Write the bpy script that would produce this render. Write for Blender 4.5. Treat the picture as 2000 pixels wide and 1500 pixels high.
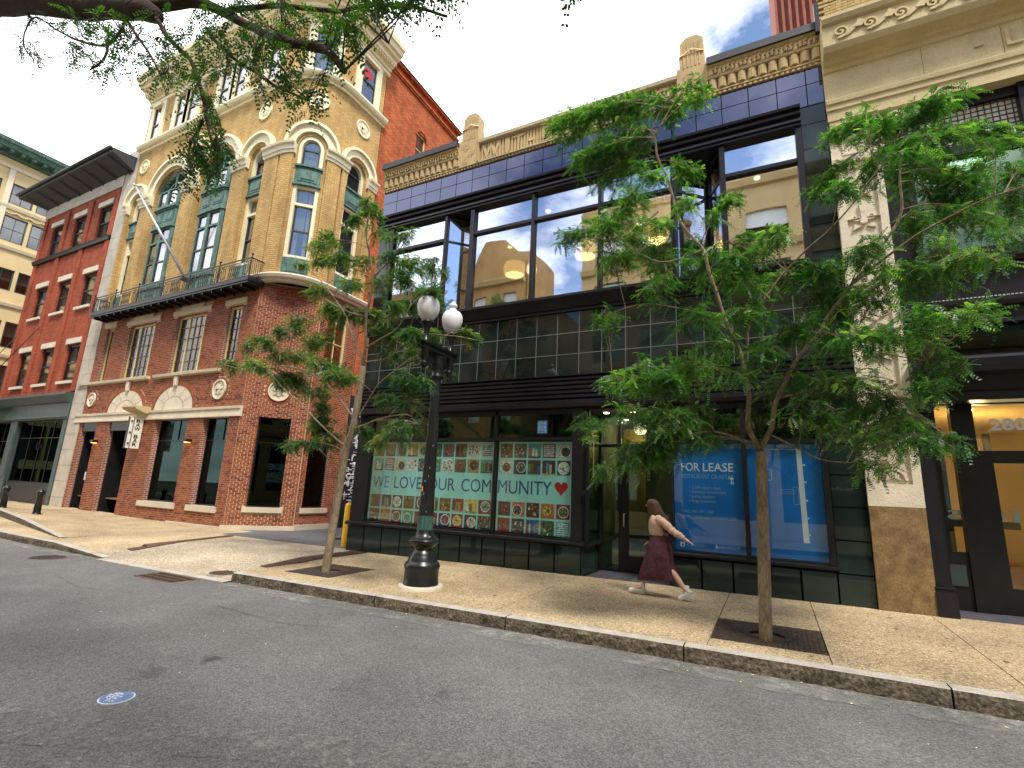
import bpy, bmesh, math, random
import numpy as np
from mathutils import Vector, Matrix, noise as mnoise
for o in list(bpy.data.objects): bpy.data.objects.remove(o)
SC=bpy.context.scene; COL=SC.collection; R_=math.radians
rnd=random.Random(7)
# ---------------------------------------------------------------- camera
cd=bpy.data.cameras.new('camera'); cam=bpy.data.objects.new('camera',cd); COL.objects.link(cam)
r0=Vector((.8895846,.4546052,.0444217)); r1=Vector((-.0562902,.2056189,-.9770119)); r2=Vector((-.4532886,.8666343,.2085052))
Mx=Matrix((r0,-r1,-r2)).transposed().to_4x4(); Mx.translation=(0,0,1.65)
cam.matrix_world=Mx; cd.sensor_width=36; cd.lens=36*970.66/2000; cd.clip_start=.05; cd.clip_end=900
SC.camera=cam
# ---------------------------------------------------------------- sky and sun
SUN=Vector((.42,-.33,.85)).normalized()
el=math.asin(SUN.z); az=math.atan2(SUN.x,SUN.y)
wd=bpy.data.worlds.new('World'); SC.world=wd; wd.use_nodes=True
nt=wd.node_tree; N=nt.nodes; L=nt.links; N.clear()
sky=N.new('ShaderNodeTexSky'); sky.sky_type='NISHITA'; sky.sun_disc=False; sky.sun_elevation=el; sky.sun_rotation=az; sky.air_density=1.0; sky.dust_density=.15; sky.ozone_density=1.2
b1=N.new('ShaderNodeBackground'); b1.inputs[1].default_value=.15; L.new(sky.outputs[0],b1.inputs[0])
b2=N.new('ShaderNodeBackground'); b2.inputs[1].default_value=1.9
tc=N.new('ShaderNodeTexCoord'); sp=N.new('ShaderNodeSeparateXYZ'); L.new(tc.outputs['Generated'],sp.inputs[0])
# clouds on a plane overhead: direction / (z + .25)
az_=N.new('ShaderNodeMath'); az_.operation='ADD'; az_.inputs[1].default_value=.35; L.new(sp.outputs[2],az_.inputs[0])
mx_=N.new('ShaderNodeMath'); mx_.operation='MAXIMUM'; mx_.inputs[1].default_value=.08; L.new(az_.outputs[0],mx_.inputs[0])
dv=N.new('ShaderNodeVectorMath'); dv.operation='DIVIDE'; L.new(tc.outputs['Generated'],dv.inputs[0]); L.new(mx_.outputs[0],dv.inputs[1])
n1=N.new('ShaderNodeTexNoise'); n1.inputs['Scale'].default_value=2.6; n1.inputs['Detail'].default_value=7; n1.inputs['Roughness'].default_value=.58; L.new(dv.outputs[0],n1.inputs['Vector'])
# cloud bank lies to the north-west (in view); it breaks up to the north-east and south
dt=N.new('ShaderNodeVectorMath'); dt.operation='DOT_PRODUCT'; dt.inputs[1].default_value=(-.62,.62,-.12); L.new(tc.outputs['Generated'],dt.inputs[0])
ad=N.new('ShaderNodeMath'); ad.operation='MULTIPLY_ADD'; ad.inputs[1].default_value=.34; ad.inputs[2].default_value=.10; L.new(dt.outputs['Value'],ad.inputs[0])
sm=N.new('ShaderNodeMath'); sm.operation='ADD'; L.new(n1.outputs[0],sm.inputs[0]); L.new(ad.outputs[0],sm.inputs[1])
gp_=N.new('ShaderNodeVectorMath'); gp_.operation='DOT_PRODUCT'; gp_.inputs[1].default_value=(.10,.72,.69); L.new(tc.outputs['Generated'],gp_.inputs[0])
gm=N.new('ShaderNodeMapRange'); gm.inputs[1].default_value=.955; gm.inputs[2].default_value=1.0; gm.inputs[3].default_value=0; gm.inputs[4].default_value=-.30; L.new(gp_.outputs['Value'],gm.inputs[0])
s2=N.new('ShaderNodeMath'); s2.operation='ADD'; L.new(sm.outputs[0],s2.inputs[0]); L.new(gm.outputs[0],s2.inputs[1]); sm=s2
cr=N.new('ShaderNodeValToRGB'); cr.color_ramp.elements[0].position=.43; cr.color_ramp.elements[1].position=.63
L.new(sm.outputs[0],cr.inputs[0])
n2=N.new('ShaderNodeTexNoise'); n2.inputs['Scale'].default_value=3.3; n2.inputs['Detail'].default_value=5; L.new(dv.outputs[0],n2.inputs['Vector'])
c2=N.new('ShaderNodeValToRGB'); c2.color_ramp.elements[0].color=(.72,.76,.84,1); c2.color_ramp.elements[1].color=(1,1,1,1); c2.color_ramp.elements[0].position=.3; c2.color_ramp.elements[1].position=.55
L.new(n2.outputs[0],c2.inputs[0]); L.new(c2.outputs[0],b2.inputs[0])
ms=N.new('ShaderNodeMixShader'); wo=N.new('ShaderNodeOutputWorld')
L.new(cr.outputs[0],ms.inputs[0]); L.new(b1.outputs[0],ms.inputs[1]); L.new(b2.outputs[0],ms.inputs[2]); L.new(ms.outputs[0],wo.inputs[0])
sd=bpy.data.lights.new('sun','SUN'); sd.energy=3.4; sd.angle=R_(14); sd.color=(1,.93,.82)
so=bpy.data.objects.new('sun',sd); COL.objects.link(so); so.location=(0,-5,30); so.rotation_euler=SUN.to_track_quat('Z','Y').to_euler()
vs=SC.view_settings; vs.view_transform='Standard'; vs.look='None'; vs.exposure=.70; vs.gamma=1; vs.use_curve_mapping=False
# ---------------------------------------------------------------- materials
MATS={}
def newmat(name):
    m=bpy.data.materials.new(name); m.use_nodes=True; m.node_tree.nodes.clear(); return m,m.node_tree.nodes,m.node_tree.links
def M(name,col,rough=.7,var=.15,scale=2.5,bump=0,bscale=60,metal=0,col2=None,spec=.5,mixpos=(.4,.62),fine=0,stretch=None,emit=0):
    m,N,L=newmat(name)
    out=N.new('ShaderNodeOutputMaterial'); p=N.new('ShaderNodeBsdfPrincipled'); L.new(p.outputs[0],out.inputs[0])
    p.inputs['Roughness'].default_value=rough; p.inputs['Metallic'].default_value=metal; p.inputs['Specular IOR Level'].default_value=spec*(.35 if rough>.68 else 1)
    tc=N.new('ShaderNodeNewGeometry'); vec=tc.outputs['Position']
    if stretch:
        mp=N.new('ShaderNodeMapping'); mp.inputs['Scale'].default_value=stretch; L.new(vec,mp.inputs[0]); vec=mp.outputs[0]
    n=N.new('ShaderNodeTexNoise'); n.inputs['Scale'].default_value=scale; n.inputs['Detail'].default_value=8; n.inputs['Roughness'].default_value=.65; L.new(vec,n.inputs['Vector'])
    r=N.new('ShaderNodeValToRGB'); r.color_ramp.elements[0].position=mixpos[0]-.12; r.color_ramp.elements[1].position=mixpos[1]+.12
    c2=col2 or tuple(min(1,c*(1+var)) for c in col); c1=tuple(c*(1-var) for c in col)
    r.color_ramp.elements[0].color=(*c1,1); r.color_ramp.elements[1].color=(*c2,1); L.new(n.outputs[0],r.inputs[0])
    colout=r.outputs[0]
    if fine or bump:
        f=N.new('ShaderNodeTexNoise'); f.inputs['Scale'].default_value=bscale; f.inputs['Detail'].default_value=4; L.new(vec,f.inputs['Vector'])
    if fine:
        mr=N.new('ShaderNodeMapRange'); mr.inputs[1].default_value=.3; mr.inputs[2].default_value=.7; mr.inputs[3].default_value=1-fine; mr.inputs[4].default_value=1+fine; L.new(f.outputs[0],mr.inputs[0])
        vm=N.new('ShaderNodeVectorMath'); vm.operation='SCALE'; L.new(colout,vm.inputs[0]); L.new(mr.outputs[0],vm.inputs['Scale']); colout=vm.outputs[0]
    L.new(colout,p.inputs['Base Color'])
    if bump:
        b=N.new('ShaderNodeBump'); b.inputs['Strength'].default_value=min(1,bump); b.inputs['Distance'].default_value=.02; L.new(f.outputs[0],b.inputs['Height']); L.new(b.outputs[0],p.inputs['Normal'])
    if emit: 
        p.inputs['Emission Color'].default_value=(*col,1); p.inputs['Emission Strength'].default_value=emit
    MATS[name]=m; return m
def brickmat(name,c1,c2,mortar,w=.21,h=.075,ms=.012,xf=(1,1),bump=.5):
    m,N,L=newmat(name)
    out=N.new('ShaderNodeOutputMaterial'); p=N.new('ShaderNodeBsdfPrincipled'); L.new(p.outputs[0],out.inputs[0]); p.inputs['Roughness'].default_value=.85; p.inputs['Specular IOR Level'].default_value=.12
    g=N.new('ShaderNodeNewGeometry'); s=N.new('ShaderNodeSeparateXYZ'); L.new(g.outputs['Position'],s.inputs[0])
    a=N.new('ShaderNodeMath'); a.operation='MULTIPLY_ADD'; a.inputs[1].default_value=xf[1]; L.new(s.outputs[1],a.inputs[0])
    a0=N.new('ShaderNodeMath'); a0.operation='MULTIPLY'; a0.inputs[1].default_value=xf[0]; L.new(s.outputs[0],a0.inputs[0]); L.new(a0.outputs[0],a.inputs[2])
    c=N.new('ShaderNodeCombineXYZ'); L.new(a.outputs[0],c.inputs[0]); L.new(s.outputs[2],c.inputs[1])
    b=N.new('ShaderNodeTexBrick'); b.inputs['Scale'].default_value=1; b.inputs['Brick Width'].default_value=w; b.inputs['Row Height'].default_value=h; b.inputs['Mortar Size'].default_value=ms; b.inputs['Mortar Smooth'].default_value=.2; b.inputs['Bias'].default_value=0
    b.inputs['Color1'].default_value=(*c1,1); b.inputs['Color2'].default_value=(*c2,1); b.inputs['Mortar'].default_value=(*mortar,1); L.new(c.outputs[0],b.inputs['Vector'])
    mp=N.new('ShaderNodeMapping'); mp.inputs['Scale'].default_value=(1,1,.32); L.new(g.outputs['Position'],mp.inputs[0])
    n=N.new('ShaderNodeTexNoise'); n.inputs['Scale'].default_value=1.5; n.inputs['Detail'].default_value=8; n.inputs['Roughness'].default_value=.65; L.new(mp.outputs[0],n.inputs['Vector'])
    mr=N.new('ShaderNodeMapRange'); mr.inputs[1].default_value=.28; mr.inputs[2].default_value=.72; mr.inputs[3].default_value=.66; mr.inputs[4].default_value=1.28; L.new(n.outputs[0],mr.inputs[0])
    vm=N.new('ShaderNodeVectorMath'); vm.operation='SCALE'; L.new(b.outputs[0],vm.inputs[0]); L.new(mr.outputs[0],vm.inputs['Scale']); L.new(vm.outputs[0],p.inputs['Base Color'])
    bp=N.new('ShaderNodeBump'); bp.inputs['Strength'].default_value=bump; bp.inputs['Distance'].default_value=.01; bp.invert=True; L.new(b.outputs['Fac'],bp.inputs['Height']); L.new(bp.outputs[0],p.inputs['Normal'])
    MATS[name]=m; return m
def glassmat(name,tint,base,refl=(1,1,1),k=1.0,rough=0.0,wave=0.0):
    """window pane: tinted transparent + mirror reflection by Fresnel"""
    m,N,L=newmat(name)
    out=N.new('ShaderNodeOutputMaterial'); t=N.new('ShaderNodeBsdfTransparent'); t.inputs[0].default_value=(*tint,1)
    g=N.new('ShaderNodeBsdfGlossy'); g.inputs[0].default_value=(*refl,1); g.inputs['Roughness'].default_value=rough
    f=N.new('ShaderNodeLayerWeight'); f.inputs[0].default_value=.35
    ma=N.new('ShaderNodeMath'); ma.operation='MULTIPLY_ADD'; ma.use_clamp=True; ma.inputs[1].default_value=k; ma.inputs[2].default_value=base; L.new(f.outputs['Fresnel'],ma.inputs[0])
    mx=N.new('ShaderNodeMixShader'); L.new(ma.outputs[0],mx.inputs[0]); L.new(t.outputs[0],mx.inputs[1]); L.new(g.outputs[0],mx.inputs[2]); L.new(mx.outputs[0],out.inputs[0])
    if wave:
        ge=N.new('ShaderNodeNewGeometry'); n=N.new('ShaderNodeTexNoise'); n.inputs['Scale'].default_value=.9; n.inputs['Detail'].default_value=1; L.new(ge.outputs['Position'],n.inputs['Vector'])
        b=N.new('ShaderNodeBump'); b.inputs['Strength'].default_value=wave; b.inputs['Distance'].default_value=.03; L.new(n.outputs[0],b.inputs['Height']); L.new(b.outputs[0],g.inputs['Normal'])
    MATS[name]=m; return m
def tilemat(name,base,reflc,fac,k):
    m,N,L=newmat(name)
    out=N.new('ShaderNodeOutputMaterial'); d=N.new('ShaderNodeBsdfDiffuse'); g=N.new('ShaderNodeBsdfGlossy'); g.inputs[0].default_value=(*reflc,1); g.inputs['Roughness'].default_value=.03
    ge=N.new('ShaderNodeNewGeometry'); oi=N.new('ShaderNodeObjectInfo')
    n=N.new('ShaderNodeTexNoise'); n.inputs['Scale'].default_value=3; n.inputs['Detail'].default_value=6; L.new(ge.outputs['Position'],n.inputs['Vector'])
    r=N.new('ShaderNodeValToRGB'); r.color_ramp.elements[0].color=(*[c*.6 for c in base],1); r.color_ramp.elements[1].color=(*[c*1.5 for c in base],1); L.new(n.outputs[0],r.inputs[0])
    mr=N.new('ShaderNodeMapRange'); mr.inputs[3].default_value=.75; mr.inputs[4].default_value=1.3; L.new(oi.outputs['Random'],mr.inputs[0])
    vm=N.new('ShaderNodeVectorMath'); vm.operation='SCALE'; L.new(r.outputs[0],vm.inputs[0]); L.new(mr.outputs[0],vm.inputs['Scale']); L.new(vm.outputs[0],d.inputs[0])
    f=N.new('ShaderNodeLayerWeight'); f.inputs[0].default_value=.35
    ma=N.new('ShaderNodeMath'); ma.operation='MULTIPLY_ADD'; ma.use_clamp=True; ma.inputs[1].default_value=k; ma.inputs[2].default_value=fac; L.new(f.outputs['Fresnel'],ma.inputs[0])
    mx=N.new('ShaderNodeMixShader'); L.new(ma.outputs[0],mx.inputs[0]); L.new(d.outputs[0],mx.inputs[1]); L.new(g.outputs[0],mx.inputs[2]); L.new(mx.outputs[0],out.inputs[0])
    MATS[name]=m; return m
def emitmat(name,col,s):
    m,N,L=newmat(name); out=N.new('ShaderNodeOutputMaterial'); e=N.new('ShaderNodeEmission'); e.inputs[0].default_value=(*col,1); e.inputs[1].default_value=s; L.new(e.outputs[0],out.inputs[0]); MATS[name]=m; return m
def attrmat(name,rough=.6,coat=0):
    m,N,L=newmat(name); out=N.new('ShaderNodeOutputMaterial'); p=N.new('ShaderNodeBsdfPrincipled'); L.new(p.outputs[0],out.inputs[0]); a=N.new('ShaderNodeAttribute'); a.attribute_name='col'
    n=N.new('ShaderNodeTexNoise'); n.inputs['Scale'].default_value=45; n.inputs['Detail'].default_value=5; g=N.new('ShaderNodeNewGeometry'); L.new(g.outputs['Position'],n.inputs['Vector'])
    mr=N.new('ShaderNodeMapRange'); mr.inputs[1].default_value=.35; mr.inputs[2].default_value=.65; mr.inputs[3].default_value=.7; mr.inputs[4].default_value=2.2; L.new(n.outputs[0],mr.inputs[0])
    vm=N.new('ShaderNodeVectorMath'); vm.operation='SCALE'; L.new(a.outputs['Color'],vm.inputs[0]); L.new(mr.outputs[0],vm.inputs['Scale']); L.new(vm.outputs[0],p.inputs['Base Color']); p.inputs['Roughness'].default_value=rough
    MATS[name]=m; return m
def aggregate(name,c1,c2,c3,scale=70,rough=.85,bump=.5,patch=.25):
    m,N,L=newmat(name); out=N.new('ShaderNodeOutputMaterial'); p=N.new('ShaderNodeBsdfPrincipled'); L.new(p.outputs[0],out.inputs[0]); p.inputs['Roughness'].default_value=rough; p.inputs['Specular IOR Level'].default_value=.15
    g=N.new('ShaderNodeNewGeometry'); v=N.new('ShaderNodeTexVoronoi'); v.inputs['Scale'].default_value=scale; L.new(g.outputs['Position'],v.inputs['Vector'])
    s=N.new('ShaderNodeSeparateColor'); L.new(v.outputs['Color'],s.inputs[0])
    r=N.new('ShaderNodeValToRGB'); e=r.color_ramp.elements; e[0].color=(*c1,1); e[1].color=(*c3,1); e.new(.5).color=(*c2,1); L.new(s.outputs[0],r.inputs[0])
    n=N.new('ShaderNodeTexNoise'); n.inputs['Scale'].default_value=.55; n.inputs['Detail'].default_value=9; n.inputs['Roughness'].default_value=.62; L.new(g.outputs['Position'],n.inputs['Vector'])
    n3=N.new('ShaderNodeTexNoise'); n3.inputs['Scale'].default_value=22; n3.inputs['Detail'].default_value=4; L.new(g.outputs['Position'],n3.inputs['Vector'])
    av=N.new('ShaderNodeMath'); av.operation='MULTIPLY_ADD'; av.inputs[1].default_value=.45; L.new(n3.outputs[0],av.inputs[0]); L.new(n.outputs[0],av.inputs[2])
    mr=N.new('ShaderNodeMapRange'); mr.inputs[1].default_value=.48; mr.inputs[2].default_value=.97; mr.inputs[3].default_value=1-patch; mr.inputs[4].default_value=1+patch; L.new(av.outputs[0],mr.inputs[0])
    vm=N.new('ShaderNodeVectorMath'); vm.operation='SCALE'; L.new(r.outputs[0],vm.inputs[0]); L.new(mr.outputs[0],vm.inputs['Scale']); L.new(vm.outputs[0],p.inputs['Base Color'])
    b=N.new('ShaderNodeBump'); b.inputs['Strength'].default_value=bump; b.inputs['Distance'].default_value=.006; L.new(v.outputs['Distance'],b.inputs['Height']); b.invert=True; L.new(b.outputs[0],p.inputs['Normal'])
    MATS[name]=m; return m
# palette
M('terracotta',(.50,.37,.19),.8,.22,1.6,bump=.35,bscale=45,fine=.15)
M('coping_stone',(.42,.34,.22),.8,.2,2,bump=.3,bscale=50)
M('black_metal',(.013,.012,.017),.30,.4,3,spec=.32,bump=.04,bscale=20)
M('dark_joint',(.012,.012,.013),.8,.2)
M('frame_dark',(.011,.011,.012),.35,.3,3,spec=.3)
tilemat('tile_black',(.011,.015,.014),(.85,.95,.92),.02,.50)
tilemat('tile_blue',(.016,.018,.032),(.50,.53,.76),.13,.75)
tilemat('base_tile',(.012,.020,.018),(.9,1,.95),.02,.42)
glassmat('glass_upper',(.62,.63,.56),.60,(.84,.88,1),.5,wave=.16)
M('joint_light',(.11,.115,.118),.5,.2)
M('warm_wall',(.55,.40,.17),.85,.12,1)
M('amber_wood',(.45,.22,.05),.6,.2,4)
glassmat('glass_store',(.55,.72,.68),.06,(.85,1,.95),.55)
glassmat('glass_poster',(.95,.98,.98),.05,(.9,1,1),.5)
glassmat('glass_old',(.78,.78,.74),.14,(.95,.96,1),.45,wave=.3)
M('curtain_brown',(.16,.075,.04),.9,.3,10,stretch=(1,1,.05))
glassmat('glass_green',(.12,.24,.22),.03,(.45,.62,.60),.26)
glassmat('glass_clear',(.9,.9,.82),.03,(1,1,1),.4)
glassmat('glass_far',(.5,.5,.5),.10,(1,1,1),.4)
glassmat('glass_brown',(.7,.62,.55),.05,(.8,.78,.75),.16,wave=.2)
M('ghost_letter',(.22,.32,.29),.6,.1)
M('limestone',(.56,.49,.38),.8,.14,1.2,bump=.3,bscale=35,fine=.08)
M('limestone_white',(.64,.565,.43),.8,.15,2,bump=.3,bscale=35,fine=.1)
M('cream_paint',(.76,.68,.44),.6,.12,2.2,fine=.05)
M('yellow_frame',(.62,.55,.24),.5,.1)
M('sandstone',(.56,.46,.26),.8,.15,1.5,bump=.3,bscale=50,fine=.12)
M('brown_granite',(.20,.12,.05),.45,.45,5,bump=.15,bscale=70,fine=.4,col2=(.30,.20,.09))
M('copper_green',(.022,.075,.055),.6,.5,3,col2=(.12,.25,.19),fine=.2,bscale=25,stretch=(3,3,.8))
M('dark_sash',(.03,.026,.022),.5,.3)
M('iron_black',(.012,.012,.013),.4,.4,4,spec=.3,bump=.08,bscale=50)
M('brick_red',(.30,.085,.038),.85,.5,9,bump=.35,bscale=60,fine=.25,col2=(.44,.145,.07))
M('brick_dark',(.17,.05,.034),.85,.4,9,bump=.35,bscale=60,fine=.25)
M('brick_buff',(.46,.33,.15),.85,.3,9,bump=.35,bscale=60,fine=.2)
M('mortar',(.52,.42,.30),.95,.2,5,bump=.3,bscale=70)
M('mortar_dark',(.22,.16,.09),.95,.2,5)
brickmat('wall_buff',(.58,.385,.15),(.47,.30,.11),(.28,.18,.075),w=.26,h=.085,ms=.010,bump=.6)
brickmat('wall_red',(.42,.11,.055),(.31,.075,.038),(.20,.045,.028),w=.23,h=.08,ms=.009,bump=.8)
brickmat('wall_orange',(.56,.16,.055),(.38,.085,.03),(.22,.07,.035),w=.24,h=.085,ms=.012,bump=.9)
brickmat('wall_under',(.33,.09,.05),(.22,.06,.04),(.5,.42,.34),w=.215,h=.075,ms=.011)
M('concrete_strip',(.46,.41,.33),.85,.2,1.5,bump=.3,bscale=40,fine=.1)
M('soffit_dark',(.035,.037,.042),.6,.3,2)
M('slate_paint',(.045,.065,.062),.5,.3,2)
M('beige_far',(.60,.47,.24),.85,.12,1)
M('cream_far',(.66,.58,.42),.8,.1,1)
M('tower_red',(.26,.09,.06),.8,.2,1)
M('opp_tan',(.42,.26,.10),.85,.2,1,bump=.2)
M('opp_stone',(.50,.37,.18),.8,.15,1)
M('blind_white',(.62,.66,.63),.7,.1,1)
M('room_wall',(.34,.27,.17),.9,.1,1)
M('room_dark',(.05,.055,.05),.9,.3,1.5)
M('ceiling_white',(.7,.68,.62),.9,.05,1)
M('curtain',(.75,.75,.72),.9,.15,14,stretch=(1,1,.05))
aggregate('paving',(.17,.125,.070),(.335,.255,.15),(.52,.42,.28),scale=70,patch=.40)
aggregate('asphalt',(.075,.075,.074),(.112,.112,.110),(.18,.179,.174),scale=95,patch=.30,bump=.6)
aggregate('road_dust',(.15,.147,.138),(.21,.205,.19),(.30,.292,.272),scale=95,patch=.3)
M('tar',(.055,.055,.054),.5,.2)
aggregate('gum',(.06,.05,.04),(.09,.075,.06),(.12,.1,.08))
aggregate('apron',(.17,.14,.095),(.33,.275,.195),(.52,.455,.35),scale=52,patch=.36)
aggregate('alley_asphalt',(.06,.06,.065),(.09,.09,.095),(.14,.14,.145),scale=60,patch=.3)
M('paving_base',(.10,.075,.05),.95,.3)
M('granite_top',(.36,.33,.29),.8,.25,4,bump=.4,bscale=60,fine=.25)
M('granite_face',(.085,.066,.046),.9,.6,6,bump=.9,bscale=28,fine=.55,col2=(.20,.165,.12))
M('slate_floor',(.07,.068,.085),.5,.4,2.5,bump=.2)
M('iron_grate',(.055,.040,.032),.75,.4,12,bump=.5,bscale=50,fine=.4)
M('rust_iron',(.12,.065,.045),.8,.4,6,bump=.4,bscale=60,fine=.3)
M('soil',(.035,.025,.018),.95,.5,20,bump=.8,bscale=60)
M('bark',(.23,.175,.115),.9,.45,7,bump=.8,bscale=45,fine=.35,col2=(.32,.26,.17),stretch=(1,1,.3))
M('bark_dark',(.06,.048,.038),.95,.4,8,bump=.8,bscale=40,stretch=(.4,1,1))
M('yellow_paint',(.72,.46,.02),.5,.15,3,fine=.1)
M('lamp_black',(.009,.011,.011),.30,.5,5,bump=.06,bscale=30,spec=.45)
M('lamp_green',(.035,.085,.075),.4,.4,9,fine=.3,bscale=30,stretch=(1,1,.3))
M('lamp_orange',(.8,.2,.03),.6,.1)
M('sign_white',(.80,.78,.66),.5,.05)
M('ink_black',(.012,.012,.012),.5,.1)
M('ink_blue',(.02,.09,.26),.55,.1)
M('ink_white',(.80,.86,.88),.55,.05)
M('ink_pale',(.30,.50,.68),.55,.05)
M('heart_red',(.55,.02,.03),.5,.1)
M('film_aqua',(.40,.84,.78),.5,.10,1.5,fine=.04)
M('film_blue',(.010,.20,.62),.35,.18,1.2)
M('tape_blue',(.05,.22,.55),.6,.1)
M('skin',(.60,.34,.25),.55,.08,12)
M('hair',(.028,.010,.005),.45,.5,30,col2=(.115,.042,.017),stretch=(6,6,1),bump=.4,bscale=90)
M('blouse',(.50,.34,.235),.85,.28,14,bump=.3,bscale=25)
M('skirt',(.065,.020,.032),.85,.5,10,bump=.4,bscale=25,col2=(.12,.045,.06))
M('shoe_white',(.70,.68,.62),.6,.1,20)
M('aluminium',(.55,.56,.58),.4,.2,4,metal=.6)
M('mural_black',(.02,.021,.028),.8,.3)
M('mural_white',(.6,.62,.66),.8,.2,9)
M('cover_blue',(.10,.17,.32),.5,.3,30)
M('cover_white',(.55,.6,.68),.6,.1)
emitmat('lamp_warm',(1,.66,.22),14); emitmat('lamp_shade_lit',(1,.60,.22),3.2); emitmat('downlight',(1,.8,.5),14); emitmat('neon_pink',(1,.12,.5),2.5); emitmat('neon_white',(1,.93,.85),1.4); emitmat('amber_glow',(1,.45,.1),5)
attrmat('photo_print')
m,N,L=newmat('globe'); out=N.new('ShaderNodeOutputMaterial'); p=N.new('ShaderNodeBsdfPrincipled'); p.inputs['Base Color'].default_value=(.74,.73,.76,1); p.inputs['Roughness'].default_value=.25; p.inputs['Subsurface Weight'].default_value=.3; p.inputs['Subsurface Radius'].default_value=(.1,.1,.1); L.new(p.outputs[0],out.inputs[0]); MATS['globe']=m
g=N.new('ShaderNodeNewGeometry'); w=N.new('ShaderNodeTexNoise'); mp=N.new('ShaderNodeMapping'); mp.inputs['Scale'].default_value=(30,30,2); L.new(g.outputs['Position'],mp.inputs[0]); L.new(mp.outputs[0],w.inputs['Vector']); w.inputs['Scale'].default_value=3
bb=N.new('ShaderNodeBump'); bb.inputs['Strength'].default_value=.5; bb.inputs['Distance'].default_value=.01; L.new(w.outputs[0],bb.inputs['Height']); L.new(bb.outputs[0],p.inputs['Normal'])
def leafmat(name,a,b,c):
    m,N,L=newmat(name); out=N.new('ShaderNodeOutputMaterial'); at=N.new('ShaderNodeAttribute'); at.attribute_name='tint'
    r=N.new('ShaderNodeValToRGB'); e=r.color_ramp.elements; e[0].color=(*a,1); e[1].color=(*c,1); e.new(.55).color=(*b,1); L.new(at.outputs['Fac'],r.inputs[0])
    p=N.new('ShaderNodeBsdfPrincipled'); p.inputs['Roughness'].default_value=.38; p.inputs['Specular IOR Level'].default_value=.5; L.new(r.outputs[0],p.inputs['Base Color'])
    t=N.new('ShaderNodeBsdfTranslucent'); vm=N.new('ShaderNodeVectorMath'); vm.operation='MULTIPLY'; vm.inputs[1].default_value=(1.5,2.0,.6); L.new(r.outputs[0],vm.inputs[0]); L.new(vm.outputs[0],t.inputs[0])
    mx=N.new('ShaderNodeMixShader'); mx.inputs[0].default_value=.42; L.new(p.outputs[0],mx.inputs[1]); L.new(t.outputs[0],mx.inputs[2]); L.new(mx.outputs[0],out.inputs[0]); MATS[name]=m
leafmat('leaf_right',(.016,.055,.014),(.048,.145,.028),(.25,.38,.085))
leafmat('leaf_left',(.014,.050,.020),(.058,.145,.036),(.34,.30,.07))
leafmat('leaf_over',(.018,.045,.015),(.035,.085,.018),(.08,.17,.02))
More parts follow.
